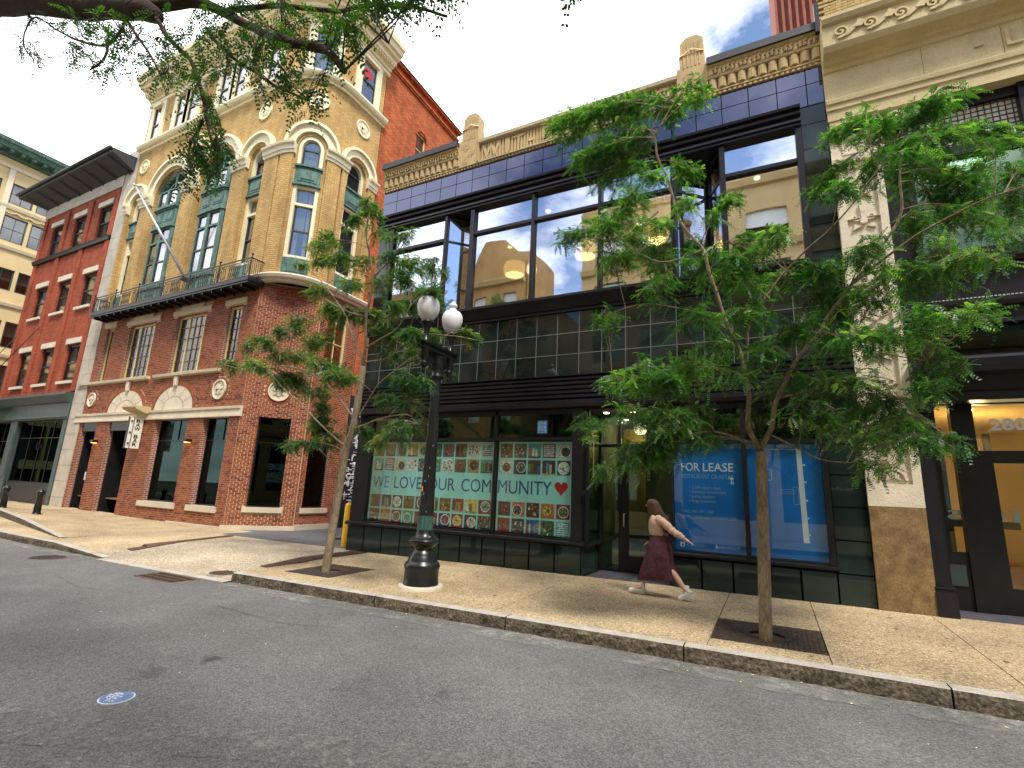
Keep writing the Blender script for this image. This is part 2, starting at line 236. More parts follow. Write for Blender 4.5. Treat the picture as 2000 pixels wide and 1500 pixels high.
# ---------------------------------------------------------------- mesh builder
class F:
    """wall frame: u along the wall, v up, w outwards"""
    def __init__(s,o,U,W): s.o=Vector(o); s.U=Vector(U).normalized(); s.W=Vector(W).normalized()
    def __call__(s,u,v,w): return s.o+s.U*u+s.W*w+Vector((0,0,v))
class Cyl:
    """curved corner: u = arc length from angle a0"""
    def __init__(s,c,r,a0): s.c=Vector(c); s.r=r; s.a0=a0
    def __call__(s,u,v,w):
        a=s.a0+u/s.r; return s.c+Vector((math.cos(a)*(s.r+w),math.sin(a)*(s.r+w),v))
class World:
    def __call__(s,u,v,w): return Vector((u,v,w))
class MB:
    def __init__(s,fr=None): s.v=[]; s.f=[]; s.m=[]; s.fr=fr or World(); s.cm=0; s.cols=[]; s.cc=None; s.sm=[]
    def add(s,pts,faces,smooth=False):
        b=len(s.v); s.v+= [tuple(s.fr(*p)) for p in pts]
        for f in faces: s.f.append([b+i for i in f]); s.m.append(s.cm); s.cols.append(s.cc); s.sm.append(smooth)
        return s
    def box(s,u0,u1,v0,v1,w0,w1,nu=1):
        # works for frame (u,v,w) and, in World, for x,y,z
        for i in range(nu):
            a=u0+(u1-u0)*i/nu; b=u0+(u1-u0)*(i+1)/nu
            P=[(a,v0,w0),(b,v0,w0),(b,v1,w0),(a,v1,w0),(a,v0,w1),(b,v0,w1),(b,v1,w1),(a,v1,w1)]
            fs=[(0,3,2,1),(4,5,6,7),(0,1,5,4),(3,7,6,2)]
            if i==0: fs.append((0,4,7,3))
            if i==nu-1: fs.append((1,2,6,5))
            s.add(P,fs)
        return s
    def quad(s,u0,u1,v0,v1,w,nu=1):
        for i in range(nu):
            a=u0+(u1-u0)*i/nu; b=u0+(u1-u0)*(i+1)/nu
            s.add([(a,v0,w),(b,v0,w),(b,v1,w),(a,v1,w)],[(0,1,2,3)])
        return s
    def prism(s,poly,w0,w1):
        n=len(poly); P=[(a,b,w0) for a,b in poly]+[(a,b,w1) for a,b in poly]
        s.add(P,[tuple(range(n,2*n)),tuple(reversed(range(n)))]+[(i,(i+1)%n,n+(i+1)%n,n+i) for i in range(n)]); return s
    def profile(s,prof,u0,u1,nu=1,caps=True):
        """extrude a (v,w) profile (listed bottom to top on the outside) along u"""
        n=len(prof)
        for i in range(nu):
            a=u0+(u1-u0)*i/nu; b=u0+(u1-u0)*(i+1)/nu
            P=[(a,v,w) for v,w in prof]+[(b,v,w) for v,w in prof]
            s.add(P,[(j,n+j,n+j+1,j+1) for j in range(n-1)])
        if caps:
            lo=min(w for v,w in prof)-.02
            for u,fl in ((u0,0),(u1,1)):
                P=[(u,v,w) for v,w in prof]+[(u,prof[-1][0],lo),(u,prof[0][0],lo)]
                k=list(range(n+2)); s.add(P,[tuple(k if fl else k[::-1])])
        return s
    def ring(s,uc,vc,ri,ro,w0,w1,a0=0,a1=math.pi,n=16,sy=1):
        for i in range(n):
            A=a0+(a1-a0)*i/n; B=a0+(a1-a0)*(i+1)/n
            p=lambda r,t:(uc+r*math.cos(t),vc+r*math.sin(t)*sy)
            q=[p(ri,A),p(ro,A),p(ro,B),p(ri,B)]
            P=[(*x,w0) for x in q]+[(*x,w1) for x in q]
            s.add(P,[(4,5,6,7),(1,2,6,5),(0,4,7,3)]+([(0,1,5,4)] if i==0 else [])+([(2,3,7,6)] if i==n-1 else []))
        return s
    def spandrel(s,u0,u1,vs,vt,uc,r,w,depth,n=14,sy=1):
        """wall above a round-headed opening of radius r (springing at vs)"""
        L=[(uc-r*math.cos(math.pi*i/n),vs+r*math.sin(math.pi*i/n)*sy) for i in range(n+1)]
        s.quad(u0,uc-r,vs,vt,w); s.quad(uc+r,u1,vs,vt,w)
        for a,b in zip(L,L[1:]):
            s.add([(a[0],a[1],w),(b[0],b[1],w),(b[0],vt,w),(a[0],vt,w)],[(0,1,2,3)])
            s.add([(a[0],a[1],w),(b[0],b[1],w),(b[0],b[1],w-depth),(a[0],a[1],w-depth)],[(0,3,2,1)])
        return s
    def disc(s,uc,vc,r,w0,w1,n=20,sy=1): 
        return s.prism([(uc+r*math.cos(2*math.pi*i/n),vc+r*sy*math.sin(2*math.pi*i/n)) for i in range(n)],w0,w1)
    def lathe(s,c,prof,n=20,cap=True,smooth=True,flute=0,nfl=16):
        """prof = [(r,z)...] round the vertical axis at c (world)"""
        P=[];fs=[]
        for r,z in prof:
            for i in range(n):
                a=2*math.pi*i/n; rr=r*(1-flute*(.5+.5*math.cos(a*nfl)))
                P.append((c[0]+rr*math.cos(a),c[1]+rr*math.sin(a),c[2]+z))
        for j in range(len(prof)-1):
            for i in range(n): fs.append((j*n+i,j*n+(i+1)%n,(j+1)*n+(i+1)%n,(j+1)*n+i))
        s.add(P,fs,smooth)
        if cap: s.add(P[:n],[tuple(reversed(range(n)))]); s.add(P[-n:],[tuple(range(n))])
        return s
    def tube(s,pts,rad,n=8,cap=True,ell=None,smooth=True):
        pts=[Vector(p) for p in pts]; k=len(pts)
        if not hasattr(rad,'__len__'): rad=[rad]*k
        P=[];ref=None
        for i,p in enumerate(pts):
            t=(pts[min(i+1,k-1)]-pts[max(i-1,0)]); t=t.normalized() if t.length>1e-9 else Vector((0,0,1))
            if ref is None: ref=t.orthogonal().normalized() if abs(t.z)<.95 or True else Vector((1,0,0))
            ref=(ref-t*ref.dot(t)); ref=ref.normalized() if ref.length>1e-6 else t.orthogonal().normalized()
            b=t.cross(ref)
            for j in range(n):
                a=2*math.pi*j/n; P.append(tuple(p+(ref*math.cos(a)+b*math.sin(a))*rad[i]))
        fs=[(i*n+j,i*n+(j+1)%n,(i+1)*n+(j+1)%n,(i+1)*n+j) for i in range(k-1) for j in range(n)]
        if cap: fs+=[tuple(reversed(range(n))),tuple(range((k-1)*n,k*n))]
        s.add(P,fs,smooth); return s
    def each(s,name,mats,parent=None):
        par=list(range(len(s.v)))
        def fd(x):
            while par[x]!=x: par[x]=par[par[x]]; x=par[x]
            return x
        for f in s.f:
            for q in f[1:]: par[fd(q)]=fd(f[0])
        g={}
        for i,f in enumerate(s.f): g.setdefault(fd(f[0]),[]).append(i)
        out=[]
        for fi in g.values():
            ids=sorted({q for i in fi for q in s.f[i]}); mp={q:k for k,q in enumerate(ids)}; t=MB(); t.v=[s.v[q] for q in ids]; t.f=[[mp[q] for q in s.f[i]] for i in fi]; t.m=[s.m[i] for i in fi]; t.cols=[s.cols[i] for i in fi]; t.sm=[s.sm[i] for i in fi]
            out.append(t.build(name,mats,parent))
        return out
    def build(s,name,mats,parent=None,stuff=False,label=None,bevel=0):
        me=bpy.data.meshes.new(name); me.from_pydata(s.v,[],s.f)
        if isinstance(mats,str): mats=[mats]
        for m in mats: me.materials.append(MATS[m])
        if len(mats)>1: me.polygons.foreach_set('material_index',s.m)
        if any(s.sm): me.polygons.foreach_set('use_smooth',s.sm)
        if any(c is not None for c in s.cols):
            a=me.color_attributes.new('col','FLOAT_COLOR','CORNER'); d=[]
            for f,c in zip(s.f,s.cols): d+=[*(c or (.5,.5,.5)),1.0]*len(f)
            a.data.foreach_set('color',d)
        me.update()
        o=bpy.data.objects.new(name,me); COL.objects.link(o)
        if parent is not None:
            o.parent=parent
            if parent.type=='EMPTY': o.matrix_parent_inverse=Matrix.Translation(parent.location).inverted()
        if stuff: o['kind']='stuff'
        if label: o['label']=label
        if bevel:
            b=o.modifiers.new('bevel','BEVEL'); b.width=bevel; b.segments=2; b.limit_method='ANGLE'
        return o
def thing(name,label,cat,loc=(0,0,0),group=None):
    e=bpy.data.objects.new(name,None); COL.objects.link(e); e.location=loc; e.empty_display_size=.2
    e['label']=label; e['category']=cat
    if group: e['group']=group
    return e
def tag(o,label,cat,group=None):
    o['label']=label; o['category']=cat
    if group: o['group']=group
    return o
def struct(o): o['kind']='structure'; return o
def text(s,size,fr_o,U,V,mat,name,parent=None,ext=.002,bold=0,align='LEFT',width=None,mirror=False,cw=1.0,spacing=1.0):
    cu=bpy.data.curves.new('t','FONT'); cu.body=s; cu.size=size; cu.extrude=ext; cu.offset=bold; cu.align_x=align; cu.space_character=spacing; cu.resolution_u=3
    t=bpy.data.objects.new('t',cu); COL.objects.link(t); bpy.context.view_layer.update()
    me=bpy.data.meshes.new_from_object(t.evaluated_get(bpy.context.evaluated_depsgraph_get())); bpy.data.objects.remove(t)
    U=Vector(U).normalized(); V=Vector(V).normalized(); W=U.cross(V)
    xs=[v.co.x for v in me.vertices]; k=cw
    if width: k=width/(max(xs)-min(xs)); x0=min(xs)
    else: x0=0
    for v in me.vertices:
        x=(v.co.x-x0)*k
        if mirror: x=-x
        v.co=Vector(fr_o)+U*x+V*v.co.y+W*v.co.z
    me.materials.clear(); me.materials.append(MATS[mat])
    o=bpy.data.objects.new(name,me); COL.objects.link(o)
    if parent is not None:
        o.parent=parent
        if parent.type=='EMPTY': o.matrix_parent_inverse=Matrix.Translation(parent.location).inverted()
    return o
def wall(mb,u0,u1,v0,v1,holes,w=0,depth=.3,nu=1,rm=0):
    """front face with rectangular holes (a,b,c,d) and their reveals"""
    us=sorted({u0,u1,*[x for h in holes for x in h[:2] if u0<x<u1]}); vs_=sorted({v0,v1,*[x for h in holes for x in h[2:4] if v0<x<v1]})
    if nu>1: us=sorted(set(us)|{u0+(u1-u0)*i/nu for i in range(nu+1)})
    for a,b in zip(us,us[1:]):
        run=None
        for c,d in zip(vs_,vs_[1:]):
            mu,mv=(a+b)/2,(c+d)/2
            hole=any(h[0]<mu<h[1] and h[2]<mv<h[3] for h in holes)
            if hole:
                if run is not None: mb.quad(a,b,run,c,w); run=None
            elif run is None: run=c
        if run is not None: mb.quad(a,b,run,v1,w)
    for h in holes:
        a,b,c,d=max(h[0],u0),min(h[1],u1),max(h[2],v0),min(h[3],v1)
        P=[(a,c,w),(b,c,w),(b,d,w),(a,d,w),(a,c,w-depth),(b,c,w-depth),(b,d,w-depth),(a,d,w-depth)]
        mb.cm=rm; mb.add(P,[(0,1,5,4),(1,2,6,5),(2,3,7,6),(3,0,4,7)]); mb.cm=0
    return mb
# frames
FM=F((0,10.23,0),(1,0,0),(0,-1,0)); FB=F((0,11.3,0),(1,0,0),(0,-1,0)); FS=F((-15.3,0,0),(0,1,0),(1,0,0))
FC=F((-16.9,11.3,0),(1,.9875,0),(.9875,-1,0)); CW=math.hypot(1.6,1.58); FK=Cyl((-16.9,12.9,0),1.6,-math.pi/2); KL=1.6*math.pi/2
FR=F((0,10.15,0),(1,0,0),(0,-1,0)); FO=F((0,0,0),(-1,0,0),(0,1,0)); FL=F((-46,0,0),(0,1,0),(1,0,0))
def gx(x):
    if x>-13: return .012*(x+3.56)
    if x>-18: return -.113
    return -.113+.0105*(-18-x) if x>-29 else 0.0025
def gz(x,y): return gx(x)-.008*(10.23-min(y,10.23)) if y<14 else gx(x)+.0*(y)
def rz(x): return gz(x,6.43)-.17

def lamp(x,y,z,w,par=None,col=(1,.78,.5),size=.15):
    l=bpy.data.lights.new('room_light','POINT'); l.energy=w; l.color=col; l.shadow_soft_size=size; o=bpy.data.objects.new('room_light',l); COL.objects.link(o); o.location=(x,y,z)
    if par: o.parent=par; o.matrix_parent_inverse=Matrix.Translation(par.location).inverted()

def patchy(name,base,thr,scale):
    m=MATS[base].copy(); m.name=name; N=m.node_tree.nodes; L=m.node_tree.links
    out=[n for n in N if n.type=='OUTPUT_MATERIAL'][0]; sh=out.inputs[0].links[0].from_socket
    g=N.new('ShaderNodeNewGeometry'); n=N.new('ShaderNodeTexNoise'); n.inputs['Scale'].default_value=scale; n.inputs['Detail'].default_value=8; n.inputs['Roughness'].default_value=.7; L.new(g.outputs['Position'],n.inputs['Vector'])
    r=N.new('ShaderNodeValToRGB'); r.color_ramp.elements[0].position=thr-.04; r.color_ramp.elements[1].position=thr+.22; L.new(n.outputs[0],r.inputs[0])
    t=N.new('ShaderNodeBsdfTransparent'); mx=N.new('ShaderNodeMixShader'); L.new(r.outputs[0],mx.inputs[0]); L.new(t.outputs[0],mx.inputs[1]); L.new(sh,mx.inputs[2]); L.new(mx.outputs[0],out.inputs[0]); MATS[name]=m
patchy('dust_patchy','road_dust',.44,3.5); patchy('worn_paint','road_dust',.48,6); patchy('oil_patchy','tar',.60,1.6)
# ================================================================ GROUND
gb=struct(MB().quad(-200,200,-200,260,-.75).build('ground','paving_base'))
def sheet(name,x0,x1,y0,y1,fz,mat,nx=40,ny=1,parent=None):
    b=MB(); P=[];fs=[]
    for j in range(ny+1):
        for i in range(nx+1):
            x=x0+(x1-x0)*i/nx;y=y0+(y1-y0)*j/ny; P.append((x,y,fz(x,y)))
    for j in range(ny):
        for i in range(nx): fs.append((j*(nx+1)+i,j*(nx+1)+i+1,(j+1)*(nx+1)+i+1,(j+1)*(nx+1)+i))
    b.add(P,fs); return b.build(name,mat,parent)
road=struct(sheet('road',-90,60,-.6,6.5,lambda x,y:rz(x)+.03*(1-((y-2.9)/3.6)**2),'asphalt',90,10))
def rzz(x,y): return rz(x)+.03*(1-((y-2.9)/3.6)**2)
def strip(name,pts,w0,mat,h=.005,par=None,jit=0):
    bb=MB(); P=smooth2(pts); n=len(P); Q=[]
    for i,p in enumerate(P):
        q=P[min(i+1,n-1)]; o_=P[max(i-1,0)]; t=Vector((q[0]-o_[0],q[1]-o_[1],0)).normalized(); nn=Vector((-t.y,t.x,0)); w=w0*(1+jit*rnd.uniform(-.5,.5)) if 0<i<n-1 else w0*.3
        for s_ in (-1,1): x,y=p[0]+nn.x*w*s_,p[1]+nn.y*w*s_; Q.append((x,y,rzz(x,min(y,6.42))+h))
    bb.add(Q,[(2*i+1,2*i,2*i+2,2*i+3) for i in range(n-1)]); return bb.build(name,mat,par)
def smooth2(pts):
    out=[]
    for p,q in zip(pts,pts[1:]):
        m_=max(2,int(math.dist(p,q)/.12))
        for k in range(m_): t=k/m_; out.append((p[0]+(q[0]-p[0])*t,p[1]+(q[1]-p[1])*t))
    return out+[pts[-1]]
strip('gutter_dust',[(-9,6.2),(16,6.2)],.22,'dust_patchy',par=road,jit=.3); strip('gutter_dust',[(-40,6.25),(-13.8,6.2)],.2,'dust_patchy',par=road,jit=.3)
strip('worn_line',[(-8,1.6),(-4.8,2.05),(-3.2,2.75),(-1.7,3.3),(-.6,3.45)],.20,'worn_paint',h=.006,par=road)
strip('worn_line',[(-8,1.25),(-4.5,1.7),(-2.9,2.4),(-1.4,2.9)],.08,'worn_paint',h=.006,par=road)
strip('oil_stain',[(-7.2,2.3),(-4.6,3.6),(-2.2,4.6)],.35,'oil_patchy',h=.007,par=road,jit=.3)
for P_ in ([(-7.5,5.1),(-5.9,4.95),(-5.1,5.2)],[(-12,4.9),(-10.4,4.6),(-9.2,4.85)]):
    wig=[]; S_=smooth2(P_)
    for p in S_: wig.append((p[0]+rnd.gauss(0,.012),p[1]+rnd.gauss(0,.02)))
    bb=MB(); Q=[]
    for p in wig: Q+=[(p[0],p[1]-.005,rzz(*p)+.004),(p[0],p[1]+.005,rzz(*p)+.004)]
    bb.add(Q,[(2*i,2*i+2,2*i+3,2*i+1) for i in range(len(wig)-1)]); bb.build('crack','alley_asphalt',road)
bb=MB()
for i in range(90):
    x=rnd.uniform(-9,3.5); y=rnd.uniform(2.4,6.4) if i%3 else rnd.uniform(6.15,6.4); s_=rnd.uniform(.006,.02); z_=rzz(x,y); a_=rnd.random()*3
    bb.add([(x,y,z_+.004),(x+s_*math.cos(a_),y+s_*math.sin(a_),z_+.012),(x-s_*.6*math.sin(a_),y+s_*.6*math.cos(a_),z_+.006)],[(0,1,2)])
tag(bb.build('road_litter','limestone_white',None,stuff=True),'tiny pale chips and grit scattered over the asphalt and gutter','litter')
# gutter stains, a worn pale band where a line has rubbed off, dark oil patches
struct(sheet('near_sidewalk',-90,60,-4.5,-.75,lambda x,y:rz(x)+.16,'paving',40,1))
struct(sheet('near_kerb',-90,60,-.75,-.6,lambda x,y:rz(x)+.165,'granite_top',40,1))
# pavement in front of the shops
sw=struct(sheet('sidewalk',-9.1,16,6.6,10.6,lambda x,y:gz(x,y)-.03,'paving_base',20,2))
def slab(x0,x1,y0,y1,mat='paving',par=sw,g=.006,cut=None):
    b=MB(); P=[]
    for x,y in ((x0+g,y0+g),(x1-g,y0+g),(x1-g,y1-g),(x0+g,y1-g)): P.append((x,y,gz(x,y)))
    P+=[(p[0],p[1],p[2]-.06) for p in P]
    b.add(P,[(0,1,2,3),(0,4,5,1),(1,5,6,2),(2,6,7,3),(3,7,4,0)]); return b.build('slab',mat,par)
TP1=(-8.5,-7.3,7.08,8.30); TP2=(-.77,.46,6.95,8.08)
xs=[-9.1,-6.35,-3.6,-.77,.46,2.04,4.6,7.2,9.8,12.4,15]
for a,b in zip(xs,xs[1:]):
    if a==-.77:
        slab(a,b,6.6,TP2[2]); slab(a,b,TP2[3],10.24)
    elif a==-9.1:
        slab(a,TP1[0],6.6,10.24,g=.002); slab(TP1[0],TP1[1],6.6,TP1[2],g=.002); slab(TP1[0],TP1[1],TP1[3],10.24,g=.002); slab(TP1[1],b,6.6,10.24,g=.002)
    else: slab(a,b,6.6,10.24)
slab(2.04,6,10.24,11.3,'slate_floor')
# slate threshold of the recessed entrance
for i in range(4): slab(-3.48+i*.43,-3.48+(i+1)*.43,10.25,11.35,'slate_floor')
gm_=MB()
for i in range(70):
    x=rnd.uniform(-9,6); y=rnd.uniform(6.7,10.1); r=rnd.uniform(.012,.03)
    if any(q[0]-.1<x<q[1]+.1 and q[2]-.1<y<q[3]+.1 for q in (TP1,TP2)): continue
    gm_.add([(x+r*math.cos(k)*(1+.3*math.sin(3*k+i)),y+r*math.sin(k),gz(x,y)+.003) for k in [j*.785 for j in range(8)]],[tuple(range(8))])
gm_.build('gum_spots','gum',sw,stuff=True)
lf=MB()
for i in range(46):
    x=rnd.uniform(-9,3.5); y=rnd.choice((rnd.uniform(6.65,9),rnd.uniform(6.0,6.4))); z_=(gz(x,y) if y>6.5 else rzz(x,y))+.006; a_=rnd.random()*6; s_=.02
    lf.add([(x,y,z_),(x+s_*math.cos(a_)-.006*math.sin(a_),y+s_*math.sin(a_)+.006*math.cos(a_),z_+.006),(x+2*s_*math.cos(a_),y+2*s_*math.sin(a_),z_),(x+s_*math.cos(a_)+.006*math.sin(a_),y+s_*math.sin(a_)-.006*math.cos(a_),z_+.002)],[(0,1,2,3)])
tag(lf.build('fallen_leaflets','yellow_frame',None,stuff=True),'small yellow fallen leaflets on the pavement and in the gutter','leaves')
# kerb of split granite
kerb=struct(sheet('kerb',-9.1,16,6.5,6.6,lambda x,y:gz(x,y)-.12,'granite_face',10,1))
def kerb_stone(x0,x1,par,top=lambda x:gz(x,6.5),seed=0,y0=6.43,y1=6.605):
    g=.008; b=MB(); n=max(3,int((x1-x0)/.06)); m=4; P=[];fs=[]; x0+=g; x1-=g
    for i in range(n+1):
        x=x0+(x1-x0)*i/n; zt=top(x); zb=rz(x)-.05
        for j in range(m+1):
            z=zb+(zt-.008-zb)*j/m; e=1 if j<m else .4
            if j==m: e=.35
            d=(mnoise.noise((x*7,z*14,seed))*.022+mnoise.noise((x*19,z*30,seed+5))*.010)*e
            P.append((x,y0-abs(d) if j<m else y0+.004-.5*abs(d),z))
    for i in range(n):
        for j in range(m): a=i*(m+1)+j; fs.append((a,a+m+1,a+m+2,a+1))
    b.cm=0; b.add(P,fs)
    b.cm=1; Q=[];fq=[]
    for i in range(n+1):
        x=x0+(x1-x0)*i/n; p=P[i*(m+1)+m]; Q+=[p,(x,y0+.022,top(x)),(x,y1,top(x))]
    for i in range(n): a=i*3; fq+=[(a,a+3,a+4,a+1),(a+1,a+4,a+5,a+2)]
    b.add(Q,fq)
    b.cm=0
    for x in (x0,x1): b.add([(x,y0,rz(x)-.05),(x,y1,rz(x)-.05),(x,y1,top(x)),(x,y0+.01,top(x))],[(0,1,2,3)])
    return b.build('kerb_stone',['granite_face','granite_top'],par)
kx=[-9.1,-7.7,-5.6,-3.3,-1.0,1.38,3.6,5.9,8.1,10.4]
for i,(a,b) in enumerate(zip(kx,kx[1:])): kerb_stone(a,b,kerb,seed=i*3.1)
# left of the alley mouth
def ltop(x): return gz(x,6.5) if x<-16.2 else gz(x,6.5)-.12*(x+16.2)/2.4
sl=struct(sheet('left_sidewalk',-90,-14.35,6.6,11.6,lambda x,y:gz(x,y)+(ltop(x)-gz(x,6.5))*max(0,1-(y-6.6)/1.6),'paving',120,12))
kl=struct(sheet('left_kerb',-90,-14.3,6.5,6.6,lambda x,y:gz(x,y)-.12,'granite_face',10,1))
def ltop(x): return gz(x,6.5) if x<-16.2 else gz(x,6.5)-.12*(x+16.2)/2.4
lx=[-33,-30.2,-27.4,-24.8,-22.3,-19.7,-17.0,-13.7]
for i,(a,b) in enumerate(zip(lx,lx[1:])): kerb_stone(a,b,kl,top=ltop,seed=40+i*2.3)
# sloping apron of the alley crossing, alley surface
def apz(x,y):
    t=max(0,min(1,(y-6.35)/2.2)); edge=max(0,min(1,(abs(x+11.7)-1.6)/1.0))
    lo=rz(x)+.012; return (lo+(gz(x,y)-lo)*t)*(1-edge)+ (ltop(x)+(gz(x,y)-ltop(x))*t if x<-11.7 else lo+(gz(x,y)-lo)*t)*edge
ap=struct(sheet('alley_crossing',-14.35,-9.1,6.42,10.45,apz,'apron',24,12))
b=MB(); 
for i in range(4):
    x0=-13.7+i*1.15; x1=x0+1.14
    P=[(x0,6.28,rz(x0)+.02),(x1,6.28,rz(x1)+.02),(x1,6.45,rz(x1)+.026),(x0,6.45,rz(x0)+.026)]; b.add(P+[(p[0],p[1],p[2]-.1) for p in P],[(0,1,2,3),(0,4,5,1)])
b.build('kerb_stone','granite_top',ap)
al=struct(sheet('alley_pavement',-15.6,-9.9,10.4,40,lambda x,y:gz(x,10.4)+.004,'alley_asphalt',8,10))
struct(sheet('alley_corner_pavement',-17.3,-14.3,10.4,14,lambda x,y:gz(x,y)-.002,'alley_asphalt',4,2))
# raised inner kerb wedge by the bollards
b=MB(); pts=[(-33,9.0),(-24.3,7.95),(-21,7.45),(-17.0,6.85)]; ht=[.2,.2,.16,.02]
for (p,q,h0,h1) in zip(pts,pts[1:],ht,ht[1:]):
    z0,z1=gz(*p),gz(*q)
    b.cm=0; b.add([(p[0],p[1],z0-.02),(q[0],q[1],z1-.02),(q[0],q[1],z1+h1),(p[0],p[1],z0+h0)],[(0,1,2,3)])
    b.cm=1; b.add([(p[0],p[1],z0+h0),(q[0],q[1],z1+h1),(q[0],q[1]+.16,z1+h1),(p[0],p[1]+.16,z0+h0)],[(0,1,2,3)])
    b.cm=2; b.add([(p[0],p[1]+.16,z0+h0-.01),(q[0],q[1]+.16,z1+h1-.01),(q[0],q[1]+2.2,z1+.004),(p[0],p[1]+2.4,z0+.02)],[(0,1,2,3)])
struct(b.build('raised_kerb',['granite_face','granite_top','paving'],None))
# ---------------------------------------------------------------- ironwork in the ground
def grate(cx,x0,x1,y0,y1,lab,n=2):
    t=thing('tree_grate',lab,'tree grate',((x0+x1)/2,(y0+y1)/2,gz(cx,y0)),group='cast iron tree grates in the sidewalk')
    hx,hy=cx,(y0+y1)/2-.05
    soil=MB(); soil.box(x0,x1,y0,y1,gz(x0,y0)-.12,gz(x0,y0)-.05); soil.build('soil','soil',t)
    for s in (0,1):
        b=MB(); za=lambda x,y:gz(x,y)+.004
        ya,yb=(y0,hy-.006) if s==0 else (hy+.006,y1)
        nx,ny=22,12
        for i in range(nx):
            for j in range(ny):
                a0=x0+.01+(x1-x0-.02)*i/nx;a1=x0+.01+(x1-x0-.02)*(i+1)/nx;c0=ya+(yb-ya)*j/ny;c1=ya+(yb-ya)*(j+1)/ny
                mx,my=(a0+a1)/2,(c0+c1)/2; r=math.hypot(mx-hx,my-hy)
                if r<.235: continue
                e=.10*(a1-a0) if (i+j)%2 else .0
                b.add([(a0+e,c0+e,za(a0,c0)),(a1-e,c0+e,za(a1,c0)),(a1-e,c1-e,za(a1,c1)),(a0+e,c1-e,za(a0,c1))],[(0,1,2,3)])
        b.add([(x0,ya,gz(x0,ya)-.004),(x1,ya,gz(x1,ya)-.004),(x1,ya+.02,gz(x1,ya)-.004),(x0,ya+.02,gz(x0,ya)-.004)],[(0,1,2,3)])
        # collar arc round the opening
        a0=math.pi if s==0 else 0
        for k in range(16):
            A=a0+math.pi*k/16;B=a0+math.pi*(k+1)/16
            b.add([(hx+.20*math.cos(A),hy+.20*math.sin(A),za(hx,hy)+.003),(hx+.27*math.cos(A),hy+.27*math.sin(A),za(hx,hy)+.003),(hx+.27*math.cos(B),hy+.27*math.sin(B),za(hx,hy)+.003),(hx+.20*math.cos(B),hy+.20*math.sin(B),za(hx,hy)+.003)],[(0,1,2,3)])
        b.build('grate_half','iron_grate',t)
grate(-.16,*TP2,'dark iron tree grate round the thicker right-hand trunk near the kerb')
grate(-7.85,*TP1,'dark iron tree grate at the foot of the leaning tree left of the street lamp')
def trench(x0,x1,y0,y1,lab,n,dx=0,fill=.62,grp='trench drains across the pavement'):
    t=thing('trench_drain',lab,'drain grate',((x0+x1)/2,y0,gz(x0,y0)),group=grp)
    def zz_(x,y): return (apz(x,y) if -14.35<x<-9.1 and y<10.45 else gz(x,y))
    b=MB(); c_=MB()
    for i in range(n):
        a=y0+(y1-y0)*i/n; e=y0+(y1-y0)*(i+1)/n; k=dx*i/n; k2=dx*(i+1)/n; m=a+(e-a)*fill
        q=lambda x,y,h:(x,y,zz_(x,y)+h)
        c_.add([q(x0+k,a,.012),q(x1+k,a,.012),q(x1+k2,e,.012),q(x0+k2,e,.012)],[(0,1,2,3)])
        b.add([q(x0+k,a,.017),q(x1+k,a,.017),q(x1+k,m,.017),q(x0+k,m,.017)],[(0,1,2,3)])
        for s in (x0,x1-.03): b.add([q(s+k,a,.019),q(s+.03+k,a,.019),q(s+.03+k2,e,.019),q(s+k2,e,.019)],[(0,1,2,3)])
    c_.build('recess','soil',t); b.build('bars','rust_iron',t,stuff=True)
trench(-14.25,-14.0,7.15,10.3,'flat rusty trench cover in the pavement left of the alley crossing',60,-.75,.92)
trench(-9.75,-9.25,7.5,10.15,'slotted rusty trench grate in the pavement right of the alley crossing',46,.05)
def cover(x,y,z,r,mats,lab,name='manhole_cover',ribs=True,rot=.3):
    t=thing(name,lab,'manhole cover',(x,y,z))
    b=MB(); b.disc(x,y,r,z-.02,z+.004,28); b.build('rim',mats[0],t)
    b=MB(); b.disc(x,y,r*.9,z,z+.009,28); b.build('lid',mats[1],t)
    if ribs:
        b=MB()
        for i in range(-4,5):
            h=math.sqrt(max(0,.8**2-(i*.18)**2))*r
            for k in range(-4,5):
                if abs(k*.18*r)<h: b.box(x+i*.18*r-.04*r,x+i*.18*r+.05*r,y+k*.18*r-.05*r,y+k*.18*r+.05*r,z+.009,z+.014)
        b.build('studs',mats[2],t)
    return t
cover(-9.85,6.78,apz(-9.85,6.78)+.004,.30,('granite_top','iron_grate','rust_iron'),'round studded iron cover in the pale alley crossing beside the kerb')
cover(-14.6,5.75,rz(-14.6)+.015,.36,('asphalt','iron_grate','iron_grate'),'large round manhole cover in the road at far left beside the kerb')
cover(-12.2,12.1,gz(-12.2,10.4)+.006,.35,('alley_asphalt','iron_grate','iron_grate'),'dark manhole cover in the mouth of the alley')
t=cover(-4.94,2.62,rz(-4.94)+.033,.128,('cover_white','cover_blue','cover_white'),'small blue and white painted valve cover in the foreground asphalt','valve_cover',ribs=False)
b=MB(World()); cx,cy,cz=-4.94,2.62,rz(-4.94)+.043
for k in range(3):
    for i in range(7):
        a=rnd.random()*6.28; r=.02+.028*k+rnd.random()*.01; q=.006+rnd.random()*.006
        px,py=cx+math.cos(a)*r,cy+math.sin(a)*r; b.box(px-q*2,px+q*2,py-q,py+q,cz-.001,cz+.001)
b.build('painted_lettering','cover_white',t)
# catch basin at the crossing
t=thing('storm_drain','rectangular iron storm drain in the road at the foot of the alley crossing','drain grate',(-10.35,6.0,rz(-10.35)))
z=rz(-10.35)+.012; b=MB(); b.box(-10.95,-9.75,5.7,6.24,z-.02,z+.006); b.build('frame','rust_iron',t)
b=MB()
for i in range(14):
    for j in range(3): x=-10.9+i*.082; b.box(x,x+.05,5.74+j*.16,5.74+j*.16+.12,z+.004,z+.010)
b.build('slots','soil',t,stuff=True)
